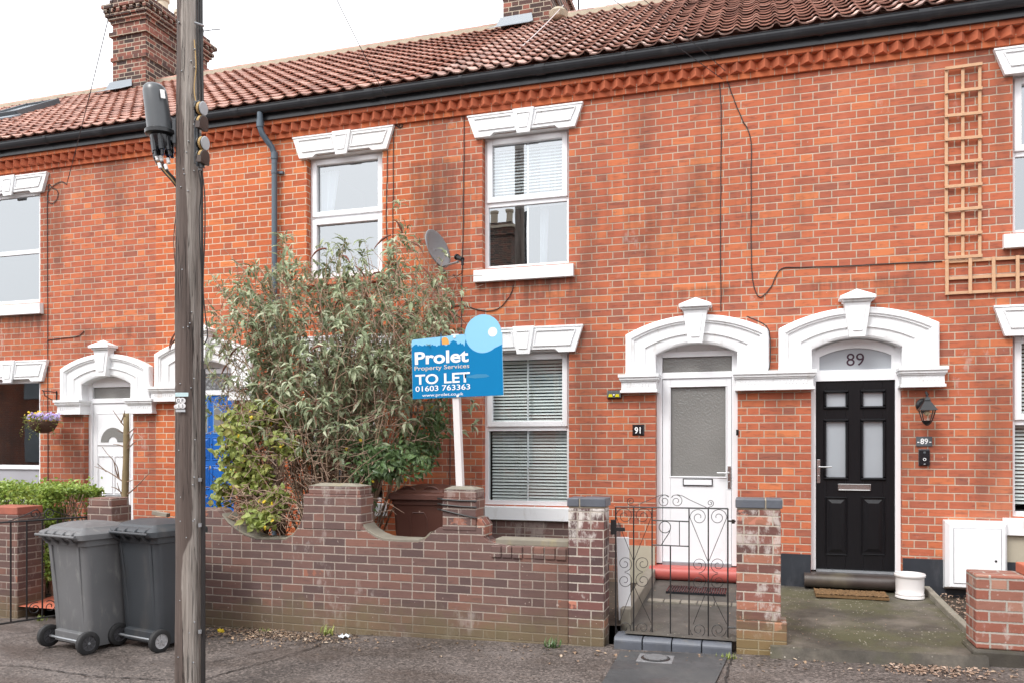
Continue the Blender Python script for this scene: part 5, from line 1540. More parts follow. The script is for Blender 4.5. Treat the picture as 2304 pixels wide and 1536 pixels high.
# hanging basket
a = P(128, 895); bk = P(97, 962, -.30)
hb_ = tag(empty('hanging_basket', (bk.x, -.30, bk.z)), 'dark wicker hanging basket overflowing with violet and yellow flowers', 'hanging basket')
mb = MB(); bz = P(97, 952, -.30).z
mb.lathe([(.0, -.125), (.07, -.12), (.13, -.08), (.165, -.02), (.18, .03), (.168, .03)], (bk.x, -.30, bz), (0, 0, 1), 22); mb.build('basket', M['wicker'], hb_, smooth=True)
rng = random.Random(3)
lf = MB(); fl1 = MB(); fl2 = MB()
for i in range(420):
    t = rng.uniform(0, 6.28); r = .20 * math.sqrt(rng.random())
    p = Vector((bk.x + r * math.cos(t), -.30 + r * math.sin(t), bz + .03 + rng.uniform(-.02, .10) * (1 - r * 2)))
    if rng.random() < .25: p += Vector((math.cos(t) * .03, math.sin(t) * .03, -rng.random() * .10))
    lf.leaf(p, Vector((math.cos(t) + rng.gauss(0, .5), math.sin(t) + rng.gauss(0, .5), rng.uniform(-.4, .7))), Vector((0, 0, 1)), rng.uniform(.025, .05), .02)
def bloom(mb, p, s, rng):
    n = Vector((rng.gauss(0, .5), -1 + rng.gauss(0, .3), .6 + rng.gauss(0, .3))).normalized(); a = n.orthogonal().normalized(); b = n.cross(a)
    k = 5; pts = [p + n * s * .1] + [p + (a * math.cos(2 * math.pi * i / k) + b * math.sin(2 * math.pi * i / k)) * s for i in range(k)]
    mb.faces(pts, [(0, i, i % k + 1) for i in range(1, k + 1)])
for i in range(150):
    t = rng.uniform(0, 6.28); r = .2 * math.sqrt(rng.random()); x = r * math.cos(t)
    p = Vector((bk.x + x + .03, -.30 + r * math.sin(t) - .02, bz + .05 + rng.uniform(0, .09)))
    bloom(fl1 if x > -.10 else fl2, p, rng.uniform(.013, .022), rng)
for i in range(26):
    bloom(fl2, Vector((bk.x + rng.uniform(-.2, .05), -.36 + rng.uniform(-.1, .1), bz + rng.uniform(.02, .16))), rng.uniform(.012, .02), rng)
for k in range(9):
    t = rng.uniform(0, 6.28); p = Vector((bk.x + .17 * math.cos(t) - .05, -.30 + .17 * math.sin(t), bz + .02)); L = rng.uniform(.1, .28)
    for i in range(int(L / .02)):
        q = p + Vector((math.cos(t) * .03 * i * .2, -.005 * i, -.02 * i)); lf.leaf(q, Vector((rng.gauss(0, 1), rng.gauss(0, 1), -.5)), Vector((0, 0, 1)), .035, .02)
lf.build('leaves', M['leaf_lime'], hb_, normals=False); fl1.build('violet_flowers', M['petal_violet'], hb_, normals=False); fl2.build('yellow_flowers', M['petal_yellow'], hb_, normals=False)
mb = MB(); hk = Vector((bk.x + .02, -.30, P(92, 880, -.3).z))
for t in (0.4, 2.5, 4.6): mb.tube([(bk.x + .17 * math.cos(t), -.30 + .17 * math.sin(t), bz + .03), hk], .002, 4)
mb.build('chains', M['iron'], hb_)
bb = MB(); a1 = P(128, 882); a2 = P(128, 908)
bb.tube([(a1.x, -.006, a1.z + .02), (a2.x, -.006, a2.z)], .010, 5); bb.tube([(a1.x, -.006, a1.z), (hk.x, -.33, hk.z + .01)], .007, 5); bb.tube([(a2.x, -.006, a2.z + .02), (a1.x - .05, -.15, a1.z - .05), (hk.x, -.31, hk.z)], .006, 5)
tag(bb.build('basket_bracket', M['iron']), 'black iron wall bracket carrying the flower basket', 'bracket')

# ------------------------------------------------------------------ to let sign
YS = GY + .28
b0 = P(1034, 890, YS); top_ = P(1022, 757, YS); bot_ = P(1036, 1100, YS)
sg = tag(empty('letting_board', (bot_.x, YS, GZ0)), 'blue to let board with a pale disc on a white post', 'sign')
ax_ = (top_ - bot_).normalized()
foot = bot_ + ax_ * (-(bot_.z - .1) / ax_.z)
mb = MB(); mid = (foot + top_) / 2; L = (top_ - foot).length
mb.obox(mid, (.031, 0, 0), (0, .031, 0), ax_ * L / 2); mb.build('post', M['post'], sg, bevel=.003)
YB = YS - .036
def SB(px, py, dy=0.0): return P(px, py, YB + dy)
c00, c10 = SB(929, 897), SB(1133, 888); c01 = SB(925, 766)
ux = (c10 - c00); Wd = ux.length; ux.normalize(); uz = Vector((-ux.z, 0, ux.x)); Hh = (c01 - c00).dot(uz)
def S(u, v, dy=0.0): q = c00 + ux * (u * Wd) + uz * (v * Wd); return (q.x, q.z)
hh = Hh / Wd
cu, cv_, cr = .795, .632, .196
cn = [S(.0, 0), S(1.0, 0)]
arcp = []
for i in range(33):
    t = -math.pi * .15 + (math.pi * 1.22) * i / 32
    u, v = cu + cr * math.cos(t), cv_ + cr * math.sin(t)
    if (u < 1.0 or t > 0) : arcp.append((min(u, 1.0), v))
pts = cn + [S(1.0, cv_)] + [S(u, v) for u, v in arcp if v > cv_ or u < .7]
pts += [S(cu - cr * .985, hh + .028), S(.06, hh + .008)] + [S(.03 + .03 * math.cos(t), hh - .022 + .03 * math.sin(t)) for t in (math.pi / 2, math.pi * .66, math.pi * .83, math.pi)]
MB().prism(pts, YB - .004, YB + .004).build('board', M['sign_pale'], sg)
# dark lower field with the city skyline along its top
sky = [(0.003, .0), (.997, .0), (.997, cv_ - .12)]
for i in range(0, 15):
    t = math.radians(-52 - i * 8.2); sky.append((cu + (cr - .002) * math.cos(t), cv_ + (cr - .002) * math.sin(t)))
prof = [(0.592, 0.515), (0.575, 0.545), (0.56, 0.54), (0.55, 0.56), (0.535, 0.545), (0.515, 0.545), (0.505, 0.57), (0.47, 0.585), (0.44, 0.57), (0.43, 0.548), (0.41, 0.55), (0.395, 0.535), (0.375, 0.538), (0.372, 0.545), (0.355, 0.55), (0.345, 0.545), (0.335, 0.675), (0.325, 0.545), (0.3, 0.545), (0.285, 0.53), (0.27, 0.548), (0.25, 0.545), (0.24, 0.558), (0.22, 0.545), (0.2, 0.548), (0.19, 0.558), (0.165, 0.546), (0.15, 0.56), (0.13, 0.548), (0.11, 0.552), (0.09, 0.562), (0.075, 0.548), (0.06, 0.57), (0.045, 0.57), (0.03, 0.562), (0.003, 0.54)]
fld = [S(u, v) for u, v in sky if True] + [S(u, v) for u, v in prof]
MB().prism(fld, YB - .0055, YB - .0042).build('blue_field', M['sign_blue'], sg)
og = [S(.375 + .048 * math.cos(math.pi * i / 12), .548 + .075 * math.sin(math.pi * i / 12) ** .8) for i in range(13)]
MB().prism(og, YB - .0052, YB - .0043).build('orange_dome', M['sign_orange'], sg)
MB().lathe([(0, .0014), (cr * Wd * .245, .0014), (cr * Wd * .247, .0)], (S(cu + .105, cv_ + .01)[0], YB - .0041, S(cu + .105, cv_ + .01)[1]), (0, -1, 0), 24).build('white_dot', M['paper'], sg)
def sign_text(s, u0, u1, v, h, mat, bold=0.0):
    o = text('lettering', s, M[mat], (0, 0, 0), ux, uz, 1.0, None, 1.0, bold)
    xs = [ux.dot(q.co) for q in o.data.vertices]; x0, x1 = min(xs), max(xs)
    kz = h * Wd; kx = (u1 - u0) * Wd / (x1 - x0)
    org = c00 + ux * (u0 * Wd) + uz * (v * Wd)
    base = wloc(sg)
    for q in o.data.vertices:
        a = (ux.dot(q.co) - x0) * kx; b = uz.dot(q.co) * kz
        q.co = org + ux * a + uz * b + Vector((0, -.0072, 0)) - base
    o.parent = sg
sign_text('Prolet', .035, .635, .362, .125, 'paper', .028)
sign_text('Property Services', .03, .640, .296, .044, 'sign_sand', .004)
sign_text('TO LET', .035, .645, .152, .100, 'paper', .022)
sign_text('01603 763363', .035, .645, .076, .055, 'paper', .010)
sign_text('www.prolet.co.uk', .110, .570, .020, .030, 'paper', .006)
MB().prism([S(.60, .20), S(.70, .186), S(.82, .19), S(.86, .20), S(.82, .222), S(.72, .228), S(.62, .212)], YB - .0062, YB - .0056).build('scuff', M['sign_mid'], sg)
for u, v in ((.485, hh + .005), (.505, .012)):
    p = S(u, v); MB().lathe([(0, .006), (.011, .004), (.013, 0)], (p[0], YB - .0055, p[1]), (0, -1, 0), 12).build('bolt', M['paper'], sg)
p = S(.485, hh + .018); MB().box(p[0] - .035, p[0] + .035, YB + .0045, YB + .03, p[1] - .03, p[1] + .016).build('post_cap', M['post'], sg)
# straps round the pier
st = MB()
for k, (ya, yb) in enumerate(((1122, 1126), (1134, 1140), (1146, 1164))):
    p = [P(985, ya - 2, GY + .1), P(994.5, ya, GY - .016), P(1035, (ya + yb) / 2 + 1, GY - .016), P(1071.5, yb, GY - .016), P(1074, yb - 2, GY + .12), P(1040, (ya + yb) / 2, YS + .05), P(985, ya - 2, GY + .1)]
    st.tube(p, .0075, 5)
st.build('straps', M['cable'], sg)
# ------------------------------------------------------------------ telegraph pole
pb = PD(424, 1000, 5.6); pz = ground(pb.x)
pole = tag(empty('telegraph_pole', (pb.x, pb.y, pz)), 'weathered timber telegraph pole in the pavement with black conduit up one side', 'telegraph pole')
mb = MB(); pts = []; rr = []
for i in range(40):
    z = 7.4 * i / 39; pts.append((pb.x + .004 * math.sin(z * 1.7), pb.y, pz - .05 + z)); rr.append(.0905 - .0022 * z + .0015 * math.sin(z * 5.1))
mb.tube(pts, rr, 28)
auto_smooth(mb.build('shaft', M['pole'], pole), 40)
# unit vectors: towards the camera and to the camera's side, used to place fittings round the shaft
tow = Vector((-pb.x, CAMY - pb.y, 0)).normalized(); sid = Vector((-tow.y, tow.x, 0))
if sid.x < 0: sid = -sid
def PT(px, py, t=5.5): return PD(px, py, t)
mb = MB()
mb.tube([PT(457, 1560, 5.56), PT(457, 1300, 5.56), PT(457, 830, 5.56)], .016, 8)
mb.tube([PT(455.5, 830, 5.56), PT(455, 600, 5.56), PT(454, 379, 5.56)], .0085, 8)
mb.build('conduit', M['cable'], pole)
mb = MB()
for k, (xa, xb) in enumerate(((446, 452), (450, 456), (453.5, 457), (441, 446.5))):
    mb.tube(smooth_path([PT(xa, -260, 5.56), PT(xa + 1, 0, 5.56), PT((xa + xb) / 2, 120, 5.56), PT(xb, 235, 5.56)], 4), .006, 6)
mb.tube(smooth_path([PT(451, 370, 5.55), PT(460, 430, 5.55), PT(461, 520, 5.55), PT(457, 640, 5.55), PT(461, 700, 5.55), PT(466, 740, 5.55), PT(466, 760, 5.55), PT(459, 775, 5.55)], 5), .0045, 5)
mb.tube(smooth_path([PT(446, 378, 5.55), PT(452, 430, 5.55), PT(448, 500, 5.55), PT(454, 640, 5.55), PT(452, 760, 5.55)], 5), .004, 5)
mb.tube(smooth_path([PT(396, 480, 5.58), PT(391, 540, 5.58), PT(395, 610, 5.58), PT(398, 640, 5.58)], 5), .003, 5)
mb.build('pole_cables', M['cable'], pole)
mb = MB(); mb.tube(smooth_path([PT(437, 90, 5.53), PT(441, 150, 5.53), PT(437, 200, 5.53), PT(442, 240, 5.53), PT(445, 290, 5.53)], 5), .004, 5)
mb.build('tan_cable', M['yellow_rope'], pole)
for z in (52,):
    mb = MB(); mb.tube([PT(438, z, 5.50), PT(447, z + 3, 5.505), PT(458, z + 7, 5.55)], .008, 6); mb.build('cable_clip', M['zinc'], pole)
for z in (380, 1078, 1180, 1420): MB().tube([PT(450, z - 4, 5.53), PT(450, z + 4, 5.53)], .012, 6).build('cable_clip', M['zinc'], pole)
# pole markings
tag_o = PT(396.5, 905, 5.508)
tx = (PT(440, 905, 5.508) - PT(400, 905, 5.508)).normalized()
def TP(px, py, d=0.0): return PT(px, py, 5.502 - d)
mp = MB()
for (px, py) in ((402.5, 900), (411, 900), (403, 912), (411, 912)):
    c = TP(px, py); mp.lathe([(.0, .004), (.0185, .004), (.0195, .0)], c, tow, 18)
c = TP(396.5, 914, -.008); mp.lathe([(.0, .004), (.014, .004), (.015, .0)], c, tow, 14)
mp.build('number_discs', M['paper'], pole)
for s_, px, py in (('D', 402.0, 903.5), ('P', 410.5, 903.5), ('1', 402.5, 916), ('3', 411, 916)):
    text('numerals', s_, M['slate'], TP(px, py, .006), tx, (0, 0, 1), .022, pole, .9, .012, 'CENTER')
mb = MB(); c = TP(409, 886.5); mb.obox(c, tx * .045, tow * .0015, (0, 0, .0135)); mb.build('label_plate', M['bluewhite'], pole)
mb = MB(); c = TP(406, 923); mb.obox(c, tx * .033, tow * .0015, (0, 0, .0085)); mb.build('label_plate', M['grey_cap'], pole)
mb = MB(); rng = random.Random(5)
for i in range(46):
    z = rng.uniform(-200, 1520); x = rng.uniform(400, 440)
    c = PT(x, z, 5.517); mb.lathe([(0, .006), (.004, .004), (.005, -.02)], c, tow, 6)
mb.build('nails', M['zinc'], pole)

# terminal enclosure
ea, eb = PT(346, 190, 5.55), PT(361, 300, 5.55)
d = (ea - eb).normalized(); H_ = (ea - eb).length
en = tag(empty('cable_enclosure', tuple(eb)), 'dark grey rounded joint housing clamped high on the timber pole', 'cable housing')
mb = MB().lathe([(.084, 0), (.084, .05), (.081, H_ * .5), (.079, H_ - .06), (.072, H_ - .025), (.052, H_ - .005), (.0, H_ + .004)], eb, d, 32); mb.build('cover', M['enclosure'], en, smooth=True)
mb = MB().lathe([(.0, .02), (.09, .02), (.102, .012), (.102, -.012), (.09, -.02), (.0, -.02)], eb, d, 28); auto_smooth(mb.build('flange', M['black_paint'], en), 40)
mb = MB().lathe([(.072, -.02), (.066, -.10), (.05, -.12), (.0, -.12)], eb, d, 16)
a = d.orthogonal().normalized(); b = d.cross(a)
for k in range(7):
    t = k * .9; q = eb + (a * math.cos(t) + b * math.sin(t)) * .055
    mb.tube([q - d * .02, q - d * .135], .02, 8); mb.tube([q - d * .135, q - d * .17], .012, 8)
auto_smooth(mb.build('cable_ports', M['plaque'], en), 40)
mb = MB()
q = PT(384, 306, 5.57); mb.obox(q, sid * .035, tow * .03, (0, 0, .045)); q = PT(392, 300, 5.575); mb.obox(q, sid * .012, tow * .04, (0, 0, .085))
mb.build('clamp', M['enclosure'], en, bevel=.004)
mb = MB(); q = PT(366, 212, 5.482); mb.obox(q, sid * .014, tow * .002, d * .03 + Vector((0, 0, 0))); mb.build('sticker', M['paper'], en)
for k, (xo, mt) in enumerate(((-8, 'cable'), (-3, 'yellow_rope'), (3, 'cable'), (8, 'cable'))):
    pth = smooth_path([PT(353 + xo * 1.2, 340, 5.55), PT(357 + xo, 362, 5.55), PT(372 + xo * .7, 385, 5.55), PT(392 + xo * .3, 408 - xo * .4, 5.57), PT(402, 430, 5.60)], 5)
    MB().tube(pth, .0055, 6).build('tail_cable', M[mt], en)
mb = MB()
for (px, py) in ((352, 350), (361, 352), (358, 368), (372, 371), (377, 357)):
    q = PT(px, py, 5.54); mb.tube([q, q + Vector((.012, 0, -.035))], .012, 7)
mb.build('cable_sleeves', M['paper'], en)

# bracket with four cable spools
sb_ = tag(empty('spool_bracket', tuple(PT(455, 378, 5.5))), 'black bracket with four round cable spools on the side of the timber pole', 'cable bracket')
mb = MB()
mb.faces([PT(437, 228, 5.50), PT(449, 226, 5.50), PT(449, 300, 5.50), PT(452, 300, 5.50), PT(461, 380, 5.50), PT(440, 374, 5.50), PT(437, 228, 5.54), PT(449, 226, 5.54), PT(449, 300, 5.54), PT(452, 300, 5.54), PT(461, 380, 5.54), PT(440, 374, 5.54)],
         [(0, 1, 2, 3, 4, 5), (11, 10, 9, 8, 7, 6), (0, 6, 7, 1), (1, 7, 8, 2), (2, 8, 9, 3), (3, 9, 10, 4), (4, 10, 11, 5), (5, 11, 6, 0)])
mb.obox(PT(443.5, 300, 5.49), sid * .004, tow * .006, (0, 0, .22)); mb.obox(PT(437.5, 300, 5.49), sid * .003, tow * .006, (0, 0, .21))
mb.build('bracket_plate', M['slate'], sb_, bevel=.002)
axs = (tow * .62 + sid * .75 + Vector((0, 0, -.12))).normalized()
for (px, py, cap) in ((458, 245, 'grey_cap'), (459, 276, 'brown_cap'), (462, 323, 'grey_cap'), (462, 353, 'brown_cap')):
    c = PT(px, py, 5.47); r = .046
    mb = MB().lathe([(.0, -.045), (r * .96, -.045), (r * .96, -.036), (r * .72, -.034), (r * .72, -.006), (r, -.004), (r, -.001), (.0, -.001)], c, axs, 24); sp = auto_smooth(mb.build('spool', M['plaque'], sb_), 40)
    mb = MB().lathe([(r * .9, -.030), (r * .97, -.025), (r * .92, -.020), (r * .97, -.015), (r * .9, -.010)], c, axs, 24); mb.build('cable_coil', M['yellow_rope'], sp)
    mb = MB().lathe([(.0, .005), (r * .9, .004), (r, .0)], c, axs, 24)
    if cap == 'brown_cap':
        u_ = axs.cross(Vector((0, 0, 1))).normalized(); w_ = u_.cross(axs)
        if w_.z > 0: w_ = -w_
        mb.obox(c + w_ * r * .55 - axs * .015, u_ * r * .97, w_ * r * .5, axs * .018)
    mb.build('spool_cap', M[cap], sp)

# overhead drop wires from the pole head
head = Vector((pb.x, pb.y, pz + 7.15))
def wire(end, label, mat='wire', r=.0045, sag=.10, start=None):
    s = start or head; pts = []
    for i in range(25):
        t = i / 24; p = s.lerp(end, t); p.z -= sag * 4 * t * (1 - t); pts.append(p)
    return tag(MB().tube(pts, r, 4).build('overhead_wire', M[mat]), label, 'wire')
wire(P(150, 416, -.03), 'drop wire slanting to the brickwork above the flower basket house window')
wire(P(872, 225, -.11), 'drop wire slanting steeply to the eaves above the plain upper window')
wire(P(1625, 178, -.11), 'lower of two drop wires crossing the roof to the eaves near the trellis house', sag=.05)
wire(P(1632, 160, -.20), 'upper of two drop wires crossing the roof to the eaves near the trellis house', sag=.0, start=head + Vector((.06, 0, .42)))
wire(P(1102, 166, -.22), 'pale aerial lead lying across the tiles from the middle chimney', 'wire_pale', .007, .04, start=Vector((-2.95, 3.75, 8.62)))
wire(P(205, 207, 3.6), 'fine cable rising over the orange roof to the sooty chimney', 'wire', .003, .0, start=P(178, 300, .1))

# television aerials
def aerial(base, h, label, n=6, L=.9, ang=0.4):
    a = tag(empty('tv_aerial', tuple(base)), label, 'aerial')
    MB().tube([base, base + Vector((0, 0, h))], .016, 6).build('mast', M['wire'], a)
    mb = MB(); c = base + Vector((0, 0, h - .05)); dv = Vector((math.cos(ang), math.sin(ang), .03))
    mb.tube([c - dv * L / 2, c + dv * L / 2], .010, 5)
    e = Vector((-math.sin(ang), math.cos(ang), 0))
    for i in range(n):
        q = c - dv * L / 2 + dv * L * (i + .5) / n; w = .22 - .012 * i
        mb.tube([q - e * w, q + e * w], .005, 4)
    mb.build('elements', M['wire'], a)
    return a
aerial(Vector((-11.05, 5.4, 8.3)), 2.0, 'thin television aerial on a mast at the sooty chimney', 7, .8, .15)
aerial(Vector((-3.0, 5.1, 8.4)), 2.2, 'television aerial on a mast behind the middle chimney', 7, .9, .5)

# ------------------------------------------------------------------ wheelie bins
def rrect(w, y0, y1, r, n=4):
    out = []
    for cx, cy, a0 in ((w / 2 - r, y0 + r, -90), (w / 2 - r, y1 - r, 0), (-w / 2 + r, y1 - r, 90), (-w / 2 + r, y0 + r, 180)):
        for k in range(n + 1):
            t = R(a0 + 90 * k / n); out.append((cx + r * math.cos(t), cy + r * math.sin(t)))
    return out
def loft(mb, levels, T, cap0=True, cap1=True):
    rows = [[mb.bm.verts.new(T(x, y, z)) for x, y in pts] for pts, z in levels]
    n = len(rows[0])
    for i in range(len(rows) - 1):
        for k in range(n):
            mb.bm.faces.new((rows[i][k], rows[i][(k + 1) % n], rows[i + 1][(k + 1) % n], rows[i + 1][k]))
    if cap0: mb.bm.faces.new(rows[0][::-1])
    if cap1: mb.bm.faces.new(rows[-1])
def loft_z(mb, rows_xyz, T):
    rows = [[mb.bm.verts.new(T(*p)) for p in r] for r in rows_xyz]
    n = len(rows[0])
    for i in range(len(rows) - 1):
        for k in range(n):
            mb.bm.faces.new((rows[i][k], rows[i][(k + 1) % n], rows[i + 1][(k + 1) % n], rows[i + 1][k]))
    mb.bm.faces.new(rows[0][::-1]); mb.bm.faces.new(rows[-1])

def wheelie_bin(loc, rz, mat, label, rims=('rim_dark', 'rim_dark'), W=.50, Dp=.56, H=1.0, front=False, lean=0.0, leanx=0.0):
    o = tag(empty('wheelie_bin', tuple(loc)), label, 'bin', 'wheelie bins')
    c, s = math.cos(rz), math.sin(rz); base = Vector(loc)
    def T(x, y, z):
        y2 = y + lean * z; x = x + leanx * max(0, z - .15)
        return Vector((base.x + x * c - y2 * s, base.y + x * s + y2 * c, base.z + z))
    mb = MB(); zs = H - .06
    loft(mb, [(rrect(W * .80, .05, Dp * .80, .03), .045), (rrect(W * .82, .035, Dp * .82, .04), .10), (rrect(W * .86, .03, Dp * .87, .045), .34), (rrect(W * .905, .02, Dp * .925, .05), .66), (rrect(W * .935, .012, Dp * .965, .05), .88), (rrect(W * .945, .01, Dp * .975, .05), zs - .07),
              (rrect(W * .985, -.005, Dp, .05), zs - .065), (rrect(W * .995, -.008, Dp * 1.005, .05), zs)], T)
    auto_smooth(mb.build('body', M[mat], o), 30)
    mb = MB()
    # vertical ribs on the wheel side and the bottom rail
    if not front:
        for x in (-.20, .20):
            mb.faces([T(x * .86 - .014, .036, .14), T(x * .86 + .014, .036, .14), T(x + .014, -.002, zs - .08), T(x - .014, -.002, zs - .08), T(x * .86 - .014, .06, .14), T(x * .86 + .014, .06, .14), T(x + .014, .03, zs - .08), T(x - .014, .03, zs - .08)],
                     [(0, 1, 2, 3), (0, 3, 7, 4), (1, 5, 6, 2)])
        mb.faces([T(-.19, -.005, .075), T(.19, -.005, .075), T(.19, -.005, .165), T(-.19, -.005, .165), T(-.19, .06, .075), T(.19, .06, .075), T(.19, .06, .175), T(-.19, .06, .175)],
                 [(0, 1, 2, 3), (3, 2, 6, 7), (0, 4, 5, 1), (0, 3, 7, 4), (1, 5, 6, 2)])
        mb.build('rear_rail', M[mat], o, bevel=.006)
    else:
        y = Dp * .965; pts = [(-.085, .40), (-.085, .78), (-.06, .835), (.06, .835), (.085, .78), (.085, .40)]
        mb.tube([T(x, Dp * (.79 + .19 * z / zs) + .004, z) for x, z in pts], .007, 6); mb.build('front_panel', M[mat], o)
    # lid
    mb = MB(); w = W * 1.06; a, b = -.05, Dp + .05
    def lidrow(ins, z0, zc, flat):
        rows = []
        for x, y in rrect(w - 2 * ins, a + ins, b - ins, max(.012, .055 - ins * .3), 4):
            k = max(0, 1 - ((y - (a + b) * .45) / (.5 * (b - a))) ** 2)
            rows.append((x, y, z0 + zc * k))
        return rows
    loft_z(mb, [lidrow(.02, zs - .015, 0, 0), lidrow(.0, zs - .01, 0, 0), lidrow(.0, zs + .032, .008, 0), lidrow(.012, zs + .045, .012, 0), lidrow(.06, zs + .055, .025, 0), lidrow(.075, zs + .070, .03, 0), lidrow(.14, zs + .078, .04, 0), lidrow(.2, zs + .082, .045, 0)], T)
    auto_smooth(mb.build('lid', M[mat], o), 28)
    if front:
        mb = MB()
        for sx in (-.12, .12):
            pts = [(sx + .085 * math.cos(t * math.pi / 8), .04 * math.sin(t * math.pi / 8)) for t in range(9)]
            mb.tube([T(x, b - .10 + 0 * z, zs + .058 + z * 1.3) for x, z in pts], .010, 6)
            mb.faces([T(sx - .075, b - .115, zs + .060), T(sx + .075, b - .115, zs + .060), T(sx + .06, b - .125, zs + .098), T(sx - .06, b - .125, zs + .098)], [(0, 1, 2, 3)])
        mb.build('lid_grips', M[mat], o)
    # handle bar at the hinge
    mb = MB(); hy, hz = -.075, zs + .018
    mb.tube([T(-W * .47, hy, hz), T(W * .47, hy, hz)], .013, 8)
    for x in (-.20, -.07, .07, .20):
        mb.tube([T(x, hy, hz), T(x, hy + .03, hz - .045), T(x, .01, hz - .075)], .013, 6)
        mb.tube([T(x + .025, hy - .004, hz), T(x + .02, hy + .03, hz + .026), T(x + .015, .02, hz + .035)], .011, 6)
    auto_smooth(mb.build('handle', M[mat], o), 50)
    # wheels on an axle
    MB().tube([T(-W * .50, .0, .10), T(W * .50, .0, .10)], .011, 8).build('axle', M['zinc'], o)
    ex = (T(1, 0, 0) - T(0, 0, 0)).normalized()
    for k, sx in enumerate((-1, 1)):
        cpos = T(sx * W * .46, .0, .10)
        out = ex * sx
        mb = MB().lathe([(.062, -.026), (.088, -.026), (.098, -.018), (.1, 0), (.098, .018), (.088, .026), (.062, .026)], cpos, out, 32)
        wh = auto_smooth(mb.build('wheel', M['rubber'], o), 40)
        rmb = MB().lathe([(.062, .024), (.058, .014), (.02, .012), (.018, .022), (.0, .022)], cpos, out, 24)
        for side in (1, -1):
            for q in range(8):
                t = q * math.pi / 4; u = out.orthogonal().normalized(); v = out.cross(u); dr = u * math.cos(t) + v * math.sin(t); tn = out.cross(dr)
                rmb.obox(cpos + dr * .038 + out * .014 * side, dr * .022, tn * .006, out * .006)
        rmb.lathe([(.062, -.024), (.058, -.014), (.02, -.012), (.0, -.012)], cpos, out, 24)
        auto_smooth(rmb.build('rim', M[rims[k]], wh), 40)
    return o
def bin_at(px, t, *a, **k):
    q = PD(px, 1400, t); q.z = ground(q.x); return q
camyaw = TH
b1 = bin_at(153, 6.95); b2 = bin_at(312, 6.95)
wheelie_bin(b1, -R(13), 'bin_grey', 'faded grey wheelie bin with dark wheels, beside the charcoal bin', W=.62, Dp=.53, H=1.04, leanx=-.085)
wheelie_bin(b2, -R(12), 'bin_dark', 'charcoal wheelie bin with one pale wheel rim, partly hidden by the timber pole', ('rim_dark', 'rim_grey'), W=.60, Dp=.50, H=1.05, leanx=-.075)
bb_ = P(938, 1300, -1.30); bb_.z = .135
wheelie_bin(Vector((bb_.x, -.78, .135)), math.pi + R(4), 'bin_brown', 'brown wheelie bin behind the scooped garden wall', W=.58, Dp=.60, H=1.04, front=True)

# ------------------------------------------------------------------ the garden with the two bins
def stub_pillar(px0_, px1_, y0, pytop, label, dep, mat='brick_pier', cap=False):
    a = P(px0_, pytop, y0); b = P(px1_, pytop, y0); xm = (a.x + b.x) / 2
    g = tag(empty('brick_pillar', (xm, y0 + dep / 2, ground(xm) - .05)), label, 'pillar')
    mb = MB(); mb.box(a.x, b.x, y0, y0 + dep, ground(xm) - .15, a.z - .082); mb.build('brickwork', M[mat], g, bevel=.009)
    mb = MB(); mb.box(a.x + .012, b.x - .012, y0 + .01, y0 + dep - .02, a.z - .0815, a.z); mb.build('cap_course', M['cap_red'] if cap else M[mat], g, bevel=.008)
    return g
M['cap_red'] = plain('red_capping_brick', (.32, .10, .065), .8, vary=.35, scale=8, bump=.5, bscale=50, dirt=(.13, .07, .06), dirt_amt=.7, dirt_scale=5)
stub_pillar(-40, 39, -2.12, 1138, 'dark red brick wall end behind the open iron gate', .35, 'brick_brown', True)
stub_pillar(196, 251, -2.12, 1119, 'brown brick pillar behind the two grey bins, bare trunk beside it', .27, 'brick_brown')
mb = MB(); a = P(196, 1140, -2.1); mb.box(a.x + .02, P(470, 1140, -2.1).x, -2.05, -1.85, ground(-6) - .1, .66); 
tag(mb.build('low_wall', M['brick_brown'], bevel=.008), 'low run of brown brick wall behind the timber pole and charcoal bin', 'wall')
mb = MB(); a = P(-60, 1180, -2.0); mb.box(XA + .3, P(-42, 1180, -2.0).x, -2.05, -1.85, ground(-9) - .1, .75)
tag(mb.build('low_wall', M['brick_brown'], bevel=.008), 'low brown brick wall in front of the clipped hedge', 'wall')
# open gate swung over the pavement
ga = PD(196, 1161, 8.20); gb_ = PD(-14, 1176, 7.55)
gb_.z = ga.z = (ga.z + gb_.z) / 2; zl = ground(-7) + .12
ig = tag(empty('iron_gate', (ga.x, ga.y, zl)), 'plain black iron gate standing open in front of the hedge', 'gate')
def GG(u, z): q = ga.lerp(gb_, u); return Vector((q.x, q.y, z))
zt_ = ga.z
mb = MB()
mb.tube([GG(0, zl), GG(0, zt_)], .010, 6); mb.tube([GG(1, zl), GG(1, zt_)], .010, 6); mb.tube([GG(0, zt_), GG(1, zt_)], .010, 6); mb.tube([GG(0, zl), GG(1, zl)], .010, 6)
mb.build('gate_frame', M['iron'], ig)
for u in (.17, .335, .5, .665, .83): MB().tube([GG(u, zl), GG(u, zt_)], .008, 6).build('gate_bar', M['iron'], ig)
mb = MB()
def gsp(u, z, r, a0, sg_): 
    W_ = (gb_ - ga).length
    mb.tube([GG(u + r * (1 - .75 * i / 24) * math.cos(a0 + sg_ * 9 * i / 24) / W_, z + r * (1 - .75 * i / 24) * math.sin(a0 + sg_ * 9 * i / 24)) for i in range(25)], .005, 5)
